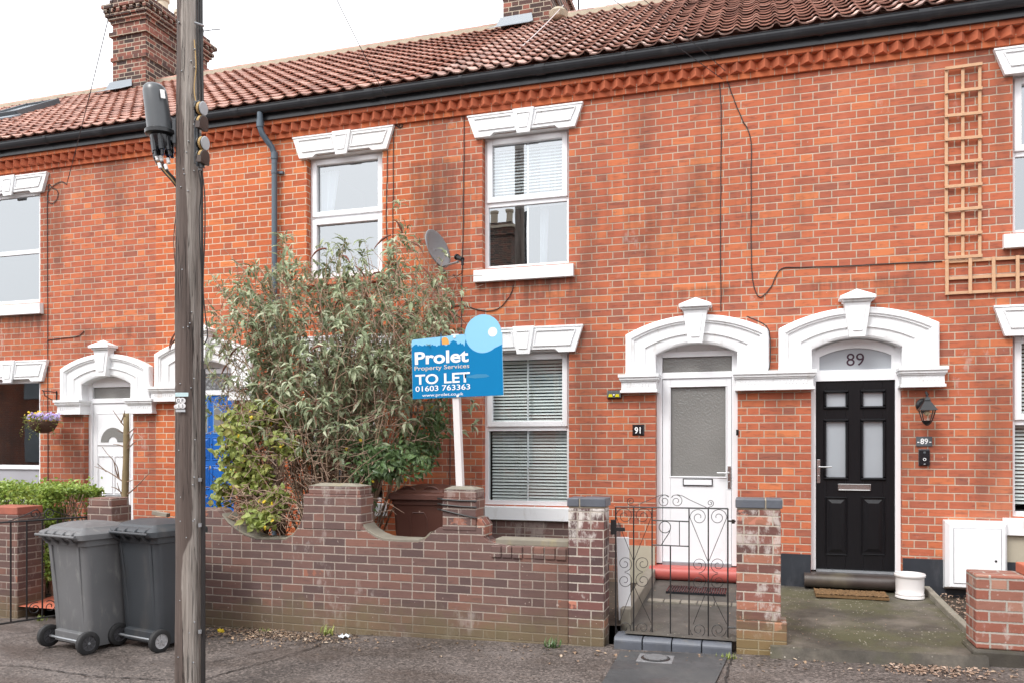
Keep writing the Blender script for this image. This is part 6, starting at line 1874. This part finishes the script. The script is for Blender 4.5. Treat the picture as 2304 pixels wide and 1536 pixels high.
for u, z, r, a0, sg_ in ((.42, zt_ + .06, .055, -1.5, 1), (.58, zt_ + .06, .055, -1.6, -1), (.25, zt_ - .09, .06, 1.5, 1), (.09, zt_ - .09, .06, 1.6, -1), (.25, zl + .3, .06, 1.5, 1), (.25, zl + .14, .06, -1.5, -1), (.09, zl + .3, .06, 1.5, -1), (.09, zl + .14, .06, -1.5, 1), (.42, zl + .1, .06, 1, 1), (.58, zl + .1, .06, 2, -1)): gsp(u, z, r, a0, sg_)
mb.tube([GG(.45, zt_ + .11), GG(.30, zt_ + .05), GG(.12, zt_)], .005, 5); mb.tube([GG(.55, zt_ + .11), GG(.70, zt_ + .05), GG(.88, zt_)], .005, 5)
mb.build('scrollwork', M['iron'], ig)
# ------------------------------------------------------------------ plants
def unit(rng): 
    while True:
        v = Vector((rng.uniform(-1, 1), rng.uniform(-1, 1), rng.uniform(-1, 1)))
        if .05 < v.length < 1: return v.normalized()
UP = Vector((0, 0, 1))
# clipped hedge
rng = random.Random(11)
hx0, hx1 = P(-30, 1100, -1.2).x, P(203, 1100, -1.2).x; hz1 = P(100, 1094, -1.45).z
hg = tag(empty('hedge', ((hx0 + hx1) / 2, -1.35, -.05)), 'bright green clipped privet hedge under the frosted window', 'hedge')
lf = MB()
for i in range(9500):
    x = rng.uniform(hx0, hx1); y = -1.78 + .8 * rng.random(); z = rng.uniform(.15, hz1)
    f = rng.random()
    if i % 6 == 0: x = hx1 - abs(rng.gauss(0, .08))
    if f < .38: z = hz1 - abs(rng.gauss(0, .06)) + .035 * math.sin(x * 7) + .03 * mnoise.noise(Vector((x * 4, y * 4, 0)))
    elif f < .9: y = -1.78 + abs(rng.gauss(0, .07)) + .05 * mnoise.noise(Vector((x * 4, z * 4, 3)))
    if rng.random() < .02: z = hz1 + rng.random() * .09
    n = Vector((rng.gauss(0, .5), -.6 + rng.gauss(0, .5), .6 + rng.gauss(0, .5)))
    lf.leaf(Vector((x, y, z)), unit(rng) + Vector((0, -.3, .1)), n, rng.uniform(.035, .06), rng.uniform(.022, .034), .2, .1)
lf.build('leaves', M['leaf_hedge'], hg, normals=False)
mb = MB()
for i in range(120):
    x = rng.uniform(hx0, hx1); y = rng.uniform(-1.65, -1.05)
    mb.tube([(x, y, -.1), (x + rng.gauss(0, .08), y + rng.gauss(0, .05), .5), (x + rng.gauss(0, .15), y + rng.gauss(0, .1), hz1 - .08)], [.012, .008, .004], 5)
mb.build('stems', M['twig'], hg)
MB().box(hx0 + .15, hx1 - .40, -1.45, -1.15, -.1, hz1 - .25).build('dense_core', M['hedge_core'] if 'hedge_core' in M else M['leaf_dark'], hg)

# pollarded little tree
tb = P(283, 1140, -1.55); ttop = P(282, 929, -1.55)
tr = tag(empty('pollarded_tree', (tb.x, -1.55, -.05)), 'bare sawn off little tree with thin side twigs, before the white moulded door', 'tree')
mb = MB(); pts = []; rr = []
for i in range(16):
    t = i / 15; pts.append((tb.x + .010 * math.sin(t * 9) , -1.55, -.05 + (ttop.z + .05) * t)); rr.append(.040 - .012 * t + .004 * abs(math.sin(t * 17)))
mb.tube(pts, rr, 14); mb.build('trunk', M['bark'], tr, smooth=True)
mb = MB()
def tw(px, r=.008): 
    pts = smooth_path([P(a, b, -1.55 - .04 * i) for i, (a, b) in enumerate(px)], 4); n = len(pts)
    mb.tube(pts, [r * (1 - .75 * i / n) for i in range(n)], 5)
for px in ([(281, 960), (268, 942), (254, 922)], [(272, 950), (279, 932), (281, 922)], [(285, 978), (298, 966), (305, 960)], [(284, 1010), (292, 990), (303, 972), (322, 987)], [(286, 1010), (296, 1000), (305, 992), (320, 988)], [(281, 1005), (268, 1000), (254, 998)],
           [(281, 975), (272, 970), (264, 968)], [(280, 1085), (262, 1072), (246, 1062), (232, 1055), (212, 1048)], [(266, 1074), (260, 1055), (255, 1035), (240, 1018), (230, 1004)], [(268, 1076), (264, 1050), (258, 1040)], [(277, 1118), (268, 1100), (264, 1085)], [(274, 1108), (262, 1098), (250, 1094)], [(284, 1084), (300, 1078)], [(286, 1112), (305, 1095), (325, 1075), (338, 1060)], [(240, 1060), (228, 1050), (219, 1042)]):
    tw(px)
mb.build('twigs', M['twig'], tr)

# the wild buddleia -----------------------------------------------------------
rng = random.Random(21)
BY = -1.15
bc = P(745, 800, BY)
bu = tag(empty('buddleia_bush', (bc.x, BY, .1)), 'tall sprawling grey green buddleia with dried brown flower spikes, behind the scooped wall', 'bush')
st = MB(); lf = MB(); sp = []; dead = MB()
roots = [Vector((bc.x + rng.gauss(.05, .22), BY + rng.gauss(0, .15), .08)) for _ in range(12)]
targets = []
for px, py, Y in ((760, 590, -.9), (735, 600, -.8), (790, 600, -.9), (905, 535, -.7), (880, 570, -.7), (925, 560, -.75), (945, 600, -.8), (500, 640, -1.1), (520, 660, -1.0), (545, 620, -1.0), (580, 600, -1.0), (610, 640, -.9), (650, 605, -1.0), (690, 600, -1.0), (980, 640, -.9), (1010, 655, -1.0), (1000, 690, -1.0), (965, 700, -1.1),
                  (480, 700, -1.3), (490, 760, -1.3), (505, 800, -1.4), (540, 700, -1.3), (600, 690, -1.4), (660, 660, -1.4), (720, 650, -1.3), (800, 640, -1.3), (850, 640, -1.2), (900, 640, -1.3), (940, 660, -1.2), (970, 740, -1.2), (1010, 740, -1.2), (985, 800, -1.3), (1020, 830, -1.3), (960, 870, -1.5), (480, 840, -1.5), (500, 890, -1.5), (560, 760, -1.5), (620, 740, -1.6), (680, 720, -1.6), (750, 720, -1.6), (820, 710, -1.6), (880, 720, -1.5), (920, 760, -1.5),
                  (560, 840, -1.6), (620, 820, -1.6), (690, 800, -1.7), (760, 800, -1.75), (830, 790, -1.7), (890, 820, -1.6), (520, 930, -1.6), (590, 900, -1.7), (660, 880, -1.75), (730, 880, -1.8), (1030, 940, -.6), (760, 955, -1.8)):
    targets.append((P(px, py, Y), .9 if py < 700 else .6))
for k in range(42):
    t = rng.uniform(0, 6.28); r = math.sqrt(rng.random())
    q = P(745 + 268 * r * math.cos(t), 760 + 175 * r * math.sin(t), rng.uniform(-1.75, -.45))
    targets.append((q, .5))
def spike(p, d, L, r):
    n = 9; pts = []; rr = []
    q = p.copy(); dd = d.normalized()
    for i in range(n + 1):
        f = i / n; pts.append(q.copy()); rr.append(max(.0015, r * (.55 + .9 * f if f < .3 else 1.15 * (1 - f) ** .7 + .08) * (.8 + .4 * rng.random())))
        dd = (dd + Vector((0, 0, -.16)) + unit(rng) * .12).normalized(); q += dd * L / n
    sp.append((pts, rr))
def leafspray(p, d, n, L0):
    d = d.normalized(); a = d.orthogonal().normalized(); b = d.cross(a)
    for i in range(n):
        ang = i * 1.57 + rng.gauss(0, .3) + (0 if i % 2 else math.pi)
        o = (a * math.cos(ang) + b * math.sin(ang))
        dr = (o * 1.0 + d * rng.uniform(.15, .8) + Vector((0, 0, -.35))).normalized()
        L = L0 * rng.choice((.5, .8, 1.0, 1.3)) * rng.uniform(.8, 1.15)
        nrm = (UP + o * -.3 + Vector((0, -.35, 0)) + unit(rng) * .35).normalized()
        lf.leaf(p - d * rng.uniform(0, .04), dr, nrm, L, L * rng.uniform(.22, .33), rng.uniform(.2, .9), .22)
def branch(p0, p1, r0, depth, leafy):
    L = (p1 - p0).length; n = max(4, int(L / .12)); pts = []
    side = unit(rng) * L * .07; side.z = 0
    for i in range(n + 1):
        t = i / n; q = p0.lerp(p1, t) + side * math.sin(t * math.pi) * (1 if depth else 1.4)
        q.z += (.16 * L * math.sin(t * math.pi) if depth == 0 else .05 * L * math.sin(t * math.pi))
        q += unit(rng) * .006
        pts.append(q)
    st.tube(pts, [r0 * (1 - .72 * i / n) for i in range(n + 1)], 5, False)
    for i in range(1, n + 1):
        t = i / n
        d = (pts[i] - pts[i - 1])
        if t > (.50 if depth == 0 else .25) and rng.random() < leafy:
            leafspray(pts[i], d, 2 if t < .9 else 4, .098)
        if depth == 0 and t > .42 and rng.random() < .58:
            e = pts[i] + (d.normalized() * .5 + unit(rng) * .75 + Vector((0, -.12, .25))).normalized() * rng.uniform(.14, .42)
            if e.y > -.08: e.y = -.10
            branch(pts[i], e, r0 * .45, 1, .85)
    tip = pts[-1]; d = pts[-1] - pts[-2]
    leafspray(tip, d, 6, .115)
    if rng.random() < (.42 if depth == 0 else .13):
        for q in range(rng.choice((1, 2, 3))):
            spike(tip, d.normalized() + unit(rng) * .7 + Vector((0, 0, .2)), rng.uniform(.09, .2), rng.uniform(.008, .013))
for q, lv in targets:
    ro = min(roots, key=lambda r_: (r_ - q).length + rng.uniform(0, .8))
    branch(ro, q, rng.uniform(.007, .013), 0, .8)
# loose flower heads the photo shows large
for px, py, dx, dz in ((520, 810, -.5, -.5), (540, 780, -1, -.2), (515, 770, -.6, -.5), (735, 560, -1, .2), (770, 575, 1, -.1), (800, 600, 1, -.3), (880, 530, -1, .0), (905, 525, 0, 1), (925, 545, 1, -.2), (860, 700, -1, .1), (890, 780, .6, -1), (950, 600, 1, -.6), (455, 640, -1, .2), (400, 760, -1, -.6), (1010, 700, 1, -.6), (1030, 930, .3, -1), (1068, 1080, .1, -1), (870, 790, .3, -1)):
    p = P(px, py, -1.2); spike(p, Vector((dx, -.2, dz)), rng.uniform(.16, .24), .014)
p = P(400, 755, -1.5); st.tube(smooth_path([P(540, 830, -1.4), P(470, 780, -1.5), P(440, 745, -1.5), P(400, 752, -1.5)], 5), .004, 5)
spike(P(395, 748, -1.5), Vector((-1, 0, -.7)), .22, .012)
# dry tangle of twigs low in the bush
tg = MB()
for i in range(420):
    p = P(rng.uniform(490, 1000), rng.uniform(640, 930), rng.uniform(-1.85, -.5)); d = unit(rng); d.y *= .5; d.z = abs(d.z) + .3; L = rng.uniform(.15, .55)
    tg.tube([p, p + d * L * .5 + unit(rng) * .04, p + d * L + unit(rng) * .08], [.0042, .0034, .002], 4, False)
for i in range(760):
    px = rng.gauss(690, 115); py = rng.uniform(900, 1185); Y = rng.uniform(-1.95, -.9)
    if not 500 < px < 930 or (px > 850 and py > 1020): continue
    p = P(px, py, Y); d = unit(rng); d.y *= .6; d.z = abs(d.z) * rng.choice((1, 1, -.5)); L = rng.uniform(.15, .5)
    mid = p + d * L * .5 + unit(rng) * .06
    e = p + d * L + unit(rng) * .10
    if max(p.y, mid.y, e.y) > -.05 or (min(mid.y, e.y) < GY + .05 and e.z < .7): continue
    tg.tube([p, mid, e], [.0045, .0035, .002], 4, False)
for i in range(110):   # twigs hanging over the scooped wall top
    px = rng.uniform(520, 660); py = rng.uniform(1090, 1180)
    p = P(px, py, GY + .12); e = P(px + rng.gauss(-10, 35), py + rng.uniform(-20, 45), GY + rng.uniform(-.06, .1))
    mid = p.lerp(e, .5) + unit(rng) * .05
    tg.tube([p, mid, e], [.005, .004, .002], 4, False)
for i in range(700):
    px = rng.gauss(640, 90); py = rng.uniform(960, 1200); Y = rng.uniform(-2.05, -1.2)
    dead.leaf(P(px, py, Y), unit(rng), UP + unit(rng) * .5, rng.uniform(.025, .06), rng.uniform(.015, .03), .8, .3)
st.build('stems', M['twig_pale'], bu); lf.build('leaves', M['leaf_bud'], bu, normals=False); 
for k, (pts, rr) in enumerate(sp[::-1]):
    if k < 100: MB().tube(pts, rr, 6).build('flower_spike', M['spike'], bu, smooth=True)
tg.build('dry_twigs', M['twig'], bu); dead.build('dead_leaves', M['leaf_dead'], bu, normals=False)

def leafy_shrub(name, label, cat, blobs, n, L, mat, seed, stems_from, petals=0, ww=(.5, .75), pull=.25):
    rng = random.Random(seed)
    c = blobs[0][0]
    o = tag(empty(name, (c.x, c.y, .08)), label, cat)
    lf = MB(); st = MB()
    for i in range(n):
        b = rng.choices(blobs, [x[1] ** 2 for x in blobs])[0]
        v = unit(rng) * (rng.random() ** .45) * b[1]
        v.x *= b[2]; v.z *= b[3]
        k = mnoise.noise((b[0] + v) * 5.0)
        if k < -.12 and rng.random() < .85: continue
        p = b[0] + v
        if p.y < (GY - .10 if seed == 31 and p.z > .64 else GY + .03) and p.z < .75: p.y = GY + .04 + rng.random() * .05
        if p.y > -.05: p.y = -.06
        if seed == 32 and p.x > bb_.x - .40 and p.z < 1.32 and p.y < -.6: continue
        nn = (UP * .6 + Vector((0, -.8, 0)) + unit(rng) * .6).normalized()
        ll = rng.uniform(L * .6, L * 1.3)
        lf.leaf(p, unit(rng) + Vector((0, -.2, -.3)), nn, ll, ll * rng.uniform(*ww), .4, .12)
        if i % 9 == 0 and not (seed == 32 and p.x > bb_.x - .45):
            s = rng.choice(stems_from); m_ = s.lerp(p, .55) + Vector((0, 0, .08)) + unit(rng) * .05
            st.tube([s, m_, p], [.006, .004, .002], 4, False)
    for i in range(petals):
        b = rng.choice(blobs); v = unit(rng) * b[1] * rng.uniform(.7, 1.05); v.y = -abs(v.y)
        p = b[0] + Vector((v.x * b[2], v.y, v.z * b[3]))
        pe = MB()
        for q in range(4): bloom(pe, p + unit(rng) * .012, .014, rng)
        pe.build('yellow_flower', M['petal_yellow'], o, normals=False)
    lf.build('leaves', M[mat], o, normals=False); st.build('stems', M['twig'], o)
    return o
leafy_shrub('flowering_shrub', 'lime green shrub dotted with small yellow flowers in front of the blue door', 'shrub',
            [(P(545, 960, -1.6), .22, 1.1, 1.1), (P(530, 1040, -1.6), .14, 1.2, 1.2), (P(600, 930, -1.5), .2, 1.3, .8), (P(560, 1070, -1.75), .2, 1.3, 1.0), (P(500, 1110, -1.8), .12, 1.0, 1.3), (P(590, 1140, -1.85), .14, 1.6, .7), (P(640, 1000, -1.6), .18, 1.2, .8), (P(530, 1000, -1.75), .2, 1.2, 1.2), (P(625, 1120, -1.9), .13, 1.2, .8), (P(585, 1165, GY + .02), .13, 1.7, .7)],
            2200, .085, 'leaf_lime', 31, [P(600, 1210, -1.6), P(640, 1210, -1.5), P(560, 1210, -1.6)], 36)
leafy_shrub('dark_shrub', 'dark green ferny shrub growing between the bush and the brown bin', 'shrub',
            [(P(842, 1120, -1.6), .22, 1.0, 1.3), (P(900, 1040, -1.4), .28, 1.2, .8), (P(845, 1040, -1.6), .25, 1.0, 1.0), (P(940, 1000, -.7), .3, .9, 1.0), (P(835, 1190, -1.5), .16, 1.0, 1.3), (P(800, 1000, -1.4), .2, 1.2, .8), (P(985, 930, -.5), .22, .6, 1.6)],
            3200, .085, 'leaf_dark', 32, [P(820, 1230, -1.5), P(840, 1230, -1.5)], 8, (.28, .45))
# brown trellis remnant behind the leaves
mb = MB(); a = P(925, 905, -.25); b = P(985, 1015, -.25)
for i in range(5): x = a.x + (b.x - a.x) * i / 4; batten(mb, (x, 0, b.z), (x, 0, a.z), .025, .014, -.24)
for i in range(6): z = b.z + (a.z - b.z) * i / 5; batten(mb, (a.x, 0, z), (b.x, 0, z), .025, .014, -.256)
tag(mb.build('trellis', M['old_wood'] if 'old_wood' in M else M['twig']), 'small grey weathered trellis piece lost in the bush foliage', 'trellis')

# weeds and litter
def tuft(px, py, n, L, mat, label, Y=None):
    rng = random.Random(px)
    g_ = gp(px, py) if Y is None else P(px, py, Y)
    mb = MB()
    for i in range(n):
        t = rng.uniform(0, 6.28); d = Vector((math.cos(t) * .6, math.sin(t) * .3 - .15, rng.uniform(.5, 1.2))).normalized()
        p = Vector(g_) + Vector((rng.gauss(0, .03), rng.gauss(0, .012), -.005))
        mb.leaf(p, d, Vector((math.cos(t), -1, .2)), rng.uniform(L * .5, L * 1.2), L * .13, 1.2, .1)
    return tag(mb.build('weed', M[mat], normals=False), label, 'weed')
tuft(1243, 1456, 26, .10, 'leaf_dark', 'dark grassy weed tuft at the foot of the wall below the gate pillar')
tuft(738, 1428, 24, .10, 'leaf_lime', 'yellowish grass tuft at the foot of the long wall by the fallen leaves')
tuft(1640, 1480, 30, .05, 'leaf_lime', 'tiny green weeds at the corner of the gate step')
tuft(1762, 1470, 30, .04, 'leaf_lime', 'low green weeds at the foot of the free standing pillar')
tuft(2125, 1405, 20, .09, 'leaf_hedge', 'bright green seedling at the edge of the wood chip bed')
tuft(90, 1395, 26, .07, 'leaf_lime', 'small green weeds on the red tiles by the open gate')
tuft(600, 1422, 20, .05, 'leaf_lime', 'green weed patch among fallen leaves under the long wall')
rng = random.Random(77)
def seam(pts, w, label):
    mb = MB(); g = smooth_path([gp(*p) for p in pts], 8)
    L_, R_ = [], []
    for i, q in enumerate(g):
        d = (g[min(i + 1, len(g) - 1)] - g[max(0, i - 1)]).normalized(); s = Vector((-d.y, d.x, 0)) * w * rng.uniform(.25, 1.0); j = Vector((rng.gauss(0, .005), rng.gauss(0, .005), .009))
        L_.append(q + s + j); R_.append(q - s + j)
    for i in range(len(g) - 1): mb.quad(L_[i], L_[i + 1], R_[i + 1], R_[i])
    tag(mb.build('pavement_seam', M['tar'], normals=False), kind='structure')
seam([(-30, 1497), (60, 1500), (130, 1510), (210, 1522), (300, 1527), (390, 1531)], .008, '')
seam([(462, 1528), (540, 1506), (620, 1484), (690, 1462), (760, 1440), (840, 1428)], .009, '')
seam([(470, 1490), (560, 1473), (640, 1455), (700, 1440)], .006, '')
seam([(1650, 1478), (1640, 1500), (1634, 1530), (1630, 1560)], .010, '')
seam([(1900, 1530), (2000, 1528), (2100, 1535), (2200, 1532)], .006, '')
def litter(name, pts, mat, kind='stuff', size=(.012, .04)):
    mb = MB()
    for p in pts:
        t = rng.uniform(0, 6.28)
        mb.leaf(p, Vector((math.cos(t), math.sin(t), rng.uniform(-.1, .25))), UP + unit(rng) * .3, rng.uniform(*size), rng.uniform(size[0] * .7, size[1] * .6), rng.uniform(-.5, .9), .2)
    o = mb.build(name, M[mat], normals=False); return tag(o, kind=kind)
pts = []
for i in range(900):
    px = min(800, max(455, rng.gauss(600, 95))); b = 1409 + (px - 460) * .055
    pts.append(gp(px, b + abs(rng.gauss(0, 13)) + 2) + Vector((0, 0, rng.uniform(.004, .02))))
for i in range(260):
    px = rng.uniform(420, 2280); pts.append(gp(px, 1412 + (px - 460) * .05 + abs(rng.gauss(0, 14)) + 6) + Vector((0, 0, .006)))
tag(litter('leaf_litter', pts, 'leaf_dead', size=(.016, .05)), 'brown fallen leaves along the foot of the long wall', 'leaf litter')
pts = []
for i in range(2400):
    x = rng.uniform(fx1 + .05, XF - .3); y = rng.uniform(-1.9, -.05); pts.append(Vector((x, y, fore_z(x, y) - .02 + rng.uniform(0, .03))))
for i in range(260):
    px = rng.choice((rng.gauss(2150, 55), rng.uniform(2000, 2120))); pts.append(gp(px, 1502 + (px - 2000) * .06 + rng.gauss(0, 7)) + Vector((0, 0, .008)))
tag(litter('wood_chips', pts, 'gravel', size=(.015, .05)), 'tan wood chips in the bed before the meter box, some spilled on the pavement', 'wood chips')
pts = [Vector((rng.uniform(px0 + .1, px1), rng.uniform(GY + .1, -.1), 0)) for _ in range(60)] 
for p in pts: p.z = path_z(p.x, p.y) + .008
p2 = [Vector((rng.uniform(px0 - .35, px0 + .02), rng.uniform(-1.8, -.1), .12 + rng.random() * .03)) for _ in range(260)]
p3 = [Vector((rng.gauss(.35, .25) + fx0, rng.gauss(-1.3, .4), 0)) for _ in range(70)]
for p in p3: p.z = fore_z(p.x, p.y) + .010
tag(litter('petals', [p for p in pts + p3 if p.x > px0 and (p.x < px1 or p.x > fx0) and -2.1 < p.y < -.1] + p2, 'gravel', size=(.008, .022)), 'pale petals and debris scattered over path and forecourt', 'debris')
# yellow dandelion-like blossom on the litter
g_ = gp(497, 1425); mb = MB()
for q in range(14): bloom(mb, g_ + Vector((rng.gauss(0, .008), rng.gauss(0, .008), .02 + rng.random() * .015)), .018, rng)
tag(mb.build('fallen_blossom', M['petal_yellow'], normals=False), 'single yellow blossom lying by the wall near the pole', 'blossom')
# crumpled white tissue
g_ = gp(775, 1436); mb = MB(); n = 7
V = [[mb.bm.verts.new(g_ + Vector(((i - 3) * .014 + rng.gauss(0, .004), (j - 3) * .012 + rng.gauss(0, .004), .012 + rng.random() * .03))) for i in range(n)] for j in range(n)]
for j in range(n - 1):
    for i in range(n - 1): mb.bm.faces.new((V[j][i], V[j][i + 1], V[j + 1][i + 1], V[j + 1][i]))
tag(mb.build('paper_scrap', M['curtain'], normals=False), 'crumpled pale paper scrap on the pavement at the foot of the long wall', 'litter')

# ------------------------------------------------------------------ across the street (mirrored in the window panes)
opp = tag(empty('terraced_house', (-6, -18, 0)), 'long plain brick terrace with dark slate roof on the other side of the street', 'house')
mb = MB(); mb.box(-34, 30, -26, -18, -.5, 5.6); mb.build('wall', M['brick'], opp)
mb = MB().faces([(-34, -17.7, 5.5), (30, -17.7, 5.5), (30, -22, 8.4), (-34, -22, 8.4), (-34, -26.3, 5.5), (30, -26.3, 5.5)], [(0, 1, 2, 3), (3, 2, 5, 4)]); mb.build('roof', M['slate'], opp)
mb = MB()
for i in range(-7, 7):
    x = i * 4.3
    mb.box(x, x + 1.1, -17.99, -17.96, .9, 2.6); mb.box(x, x + 1.1, -17.99, -17.96, 3.6, 5.0); mb.box(x + 2.1, x + 2.95, -17.99, -17.95, .2, 2.5)
mb.build('window', M['frost_pale'], opp)
mb = MB()
for x in (-28.5, -10.5, 9.2, 18): mb.box(x, x + 1.25, -22.6, -21.2, 7.5, 10.4); mb.box(x - .08, x + 1.33, -22.68, -21.12, 9.9, 10.15)
ch = mb.build('chimney', M['brick_chimney'], opp)
mb = MB()
for x in (-28.5, -10.5, 9.2, 18):
    mb.box(x - .16, x + 1.41, -22.76, -21.04, 10.16, 10.26)
    for q in (.3, .95): mb.lathe([(.17, 0), (.18, .1), (.14, .2), (.13, .7), (.17, .72), (.17, .8), (.1, .8)], (x + q, -21.9, 10.26), (0, 0, 1), 14)
mb.build('chimney_pots', M['pot_clay'], ch)

# ------------------------------------------------------------------ light, sky and camera
w = bpy.data.worlds.new("World"); scene.world = w; w.use_nodes = True
nt = NT(w); bg = nt.n['Background']
SUN_EL, SUN_AZ = R(52), R(-152)       # light comes over the photographer's shoulder
sky = nt.node('ShaderNodeTexSky', sky_type='NISHITA')
sky.sun_disc = False; sky.sun_elevation = SUN_EL; sky.sun_rotation = SUN_AZ
sky.air_density = 1.0; sky.dust_density = 4.0; sky.ozone_density = 1.0
hs = nt.node('ShaderNodeHueSaturation'); hs.inputs['Saturation'].default_value = .10
nt.put(hs.inputs['Color'], sky.outputs[0])
# a closed cloud deck: even out the clear-sky gradient
cl = nt.mix(.62, hs.outputs[0], (9.4, 9.5, 9.8, 1))
nt.put(bg.inputs['Color'], cl); bg.inputs['Strength'].default_value = .15
sl_ = bpy.data.lights.new('sun', 'SUN'); sl_.energy = 1.2; sl_.angle = R(17); sl_.color = (1, .97, .93)
so_ = bpy.data.objects.new('sun', sl_); COL.objects.link(so_)
dv = Vector((math.sin(SUN_AZ) * math.cos(SUN_EL), math.cos(SUN_AZ) * math.cos(SUN_EL), math.sin(SUN_EL)))
so_.rotation_euler = dv.to_track_quat('Z', 'Y').to_euler()
scene.view_settings.view_transform = 'Standard'; scene.view_settings.look = 'None'
scene.view_settings.gamma = 1.0; scene.view_settings.use_curve_mapping = False
scene.view_settings.exposure = EXPOSURE
cam = bpy.data.cameras.new('camera'); co = bpy.data.objects.new('camera', cam); COL.objects.link(co)
cam.sensor_fit = 'HORIZONTAL'; cam.sensor_width = 36.0; cam.lens = 36.0 * FPX / 2304
cam.shift_y = (HOR - 768) / 2304
cam.clip_start = .05; cam.clip_end = 2000
co.location = (0, CAMY, CAMH); co.rotation_euler = (R(90), 0, TH)
scene.camera = co
scene.render.engine = 'CYCLES'
scene.cycles.use_denoising = True
scene.cycles.max_bounces = 8; scene.cycles.transparent_max_bounces = 16
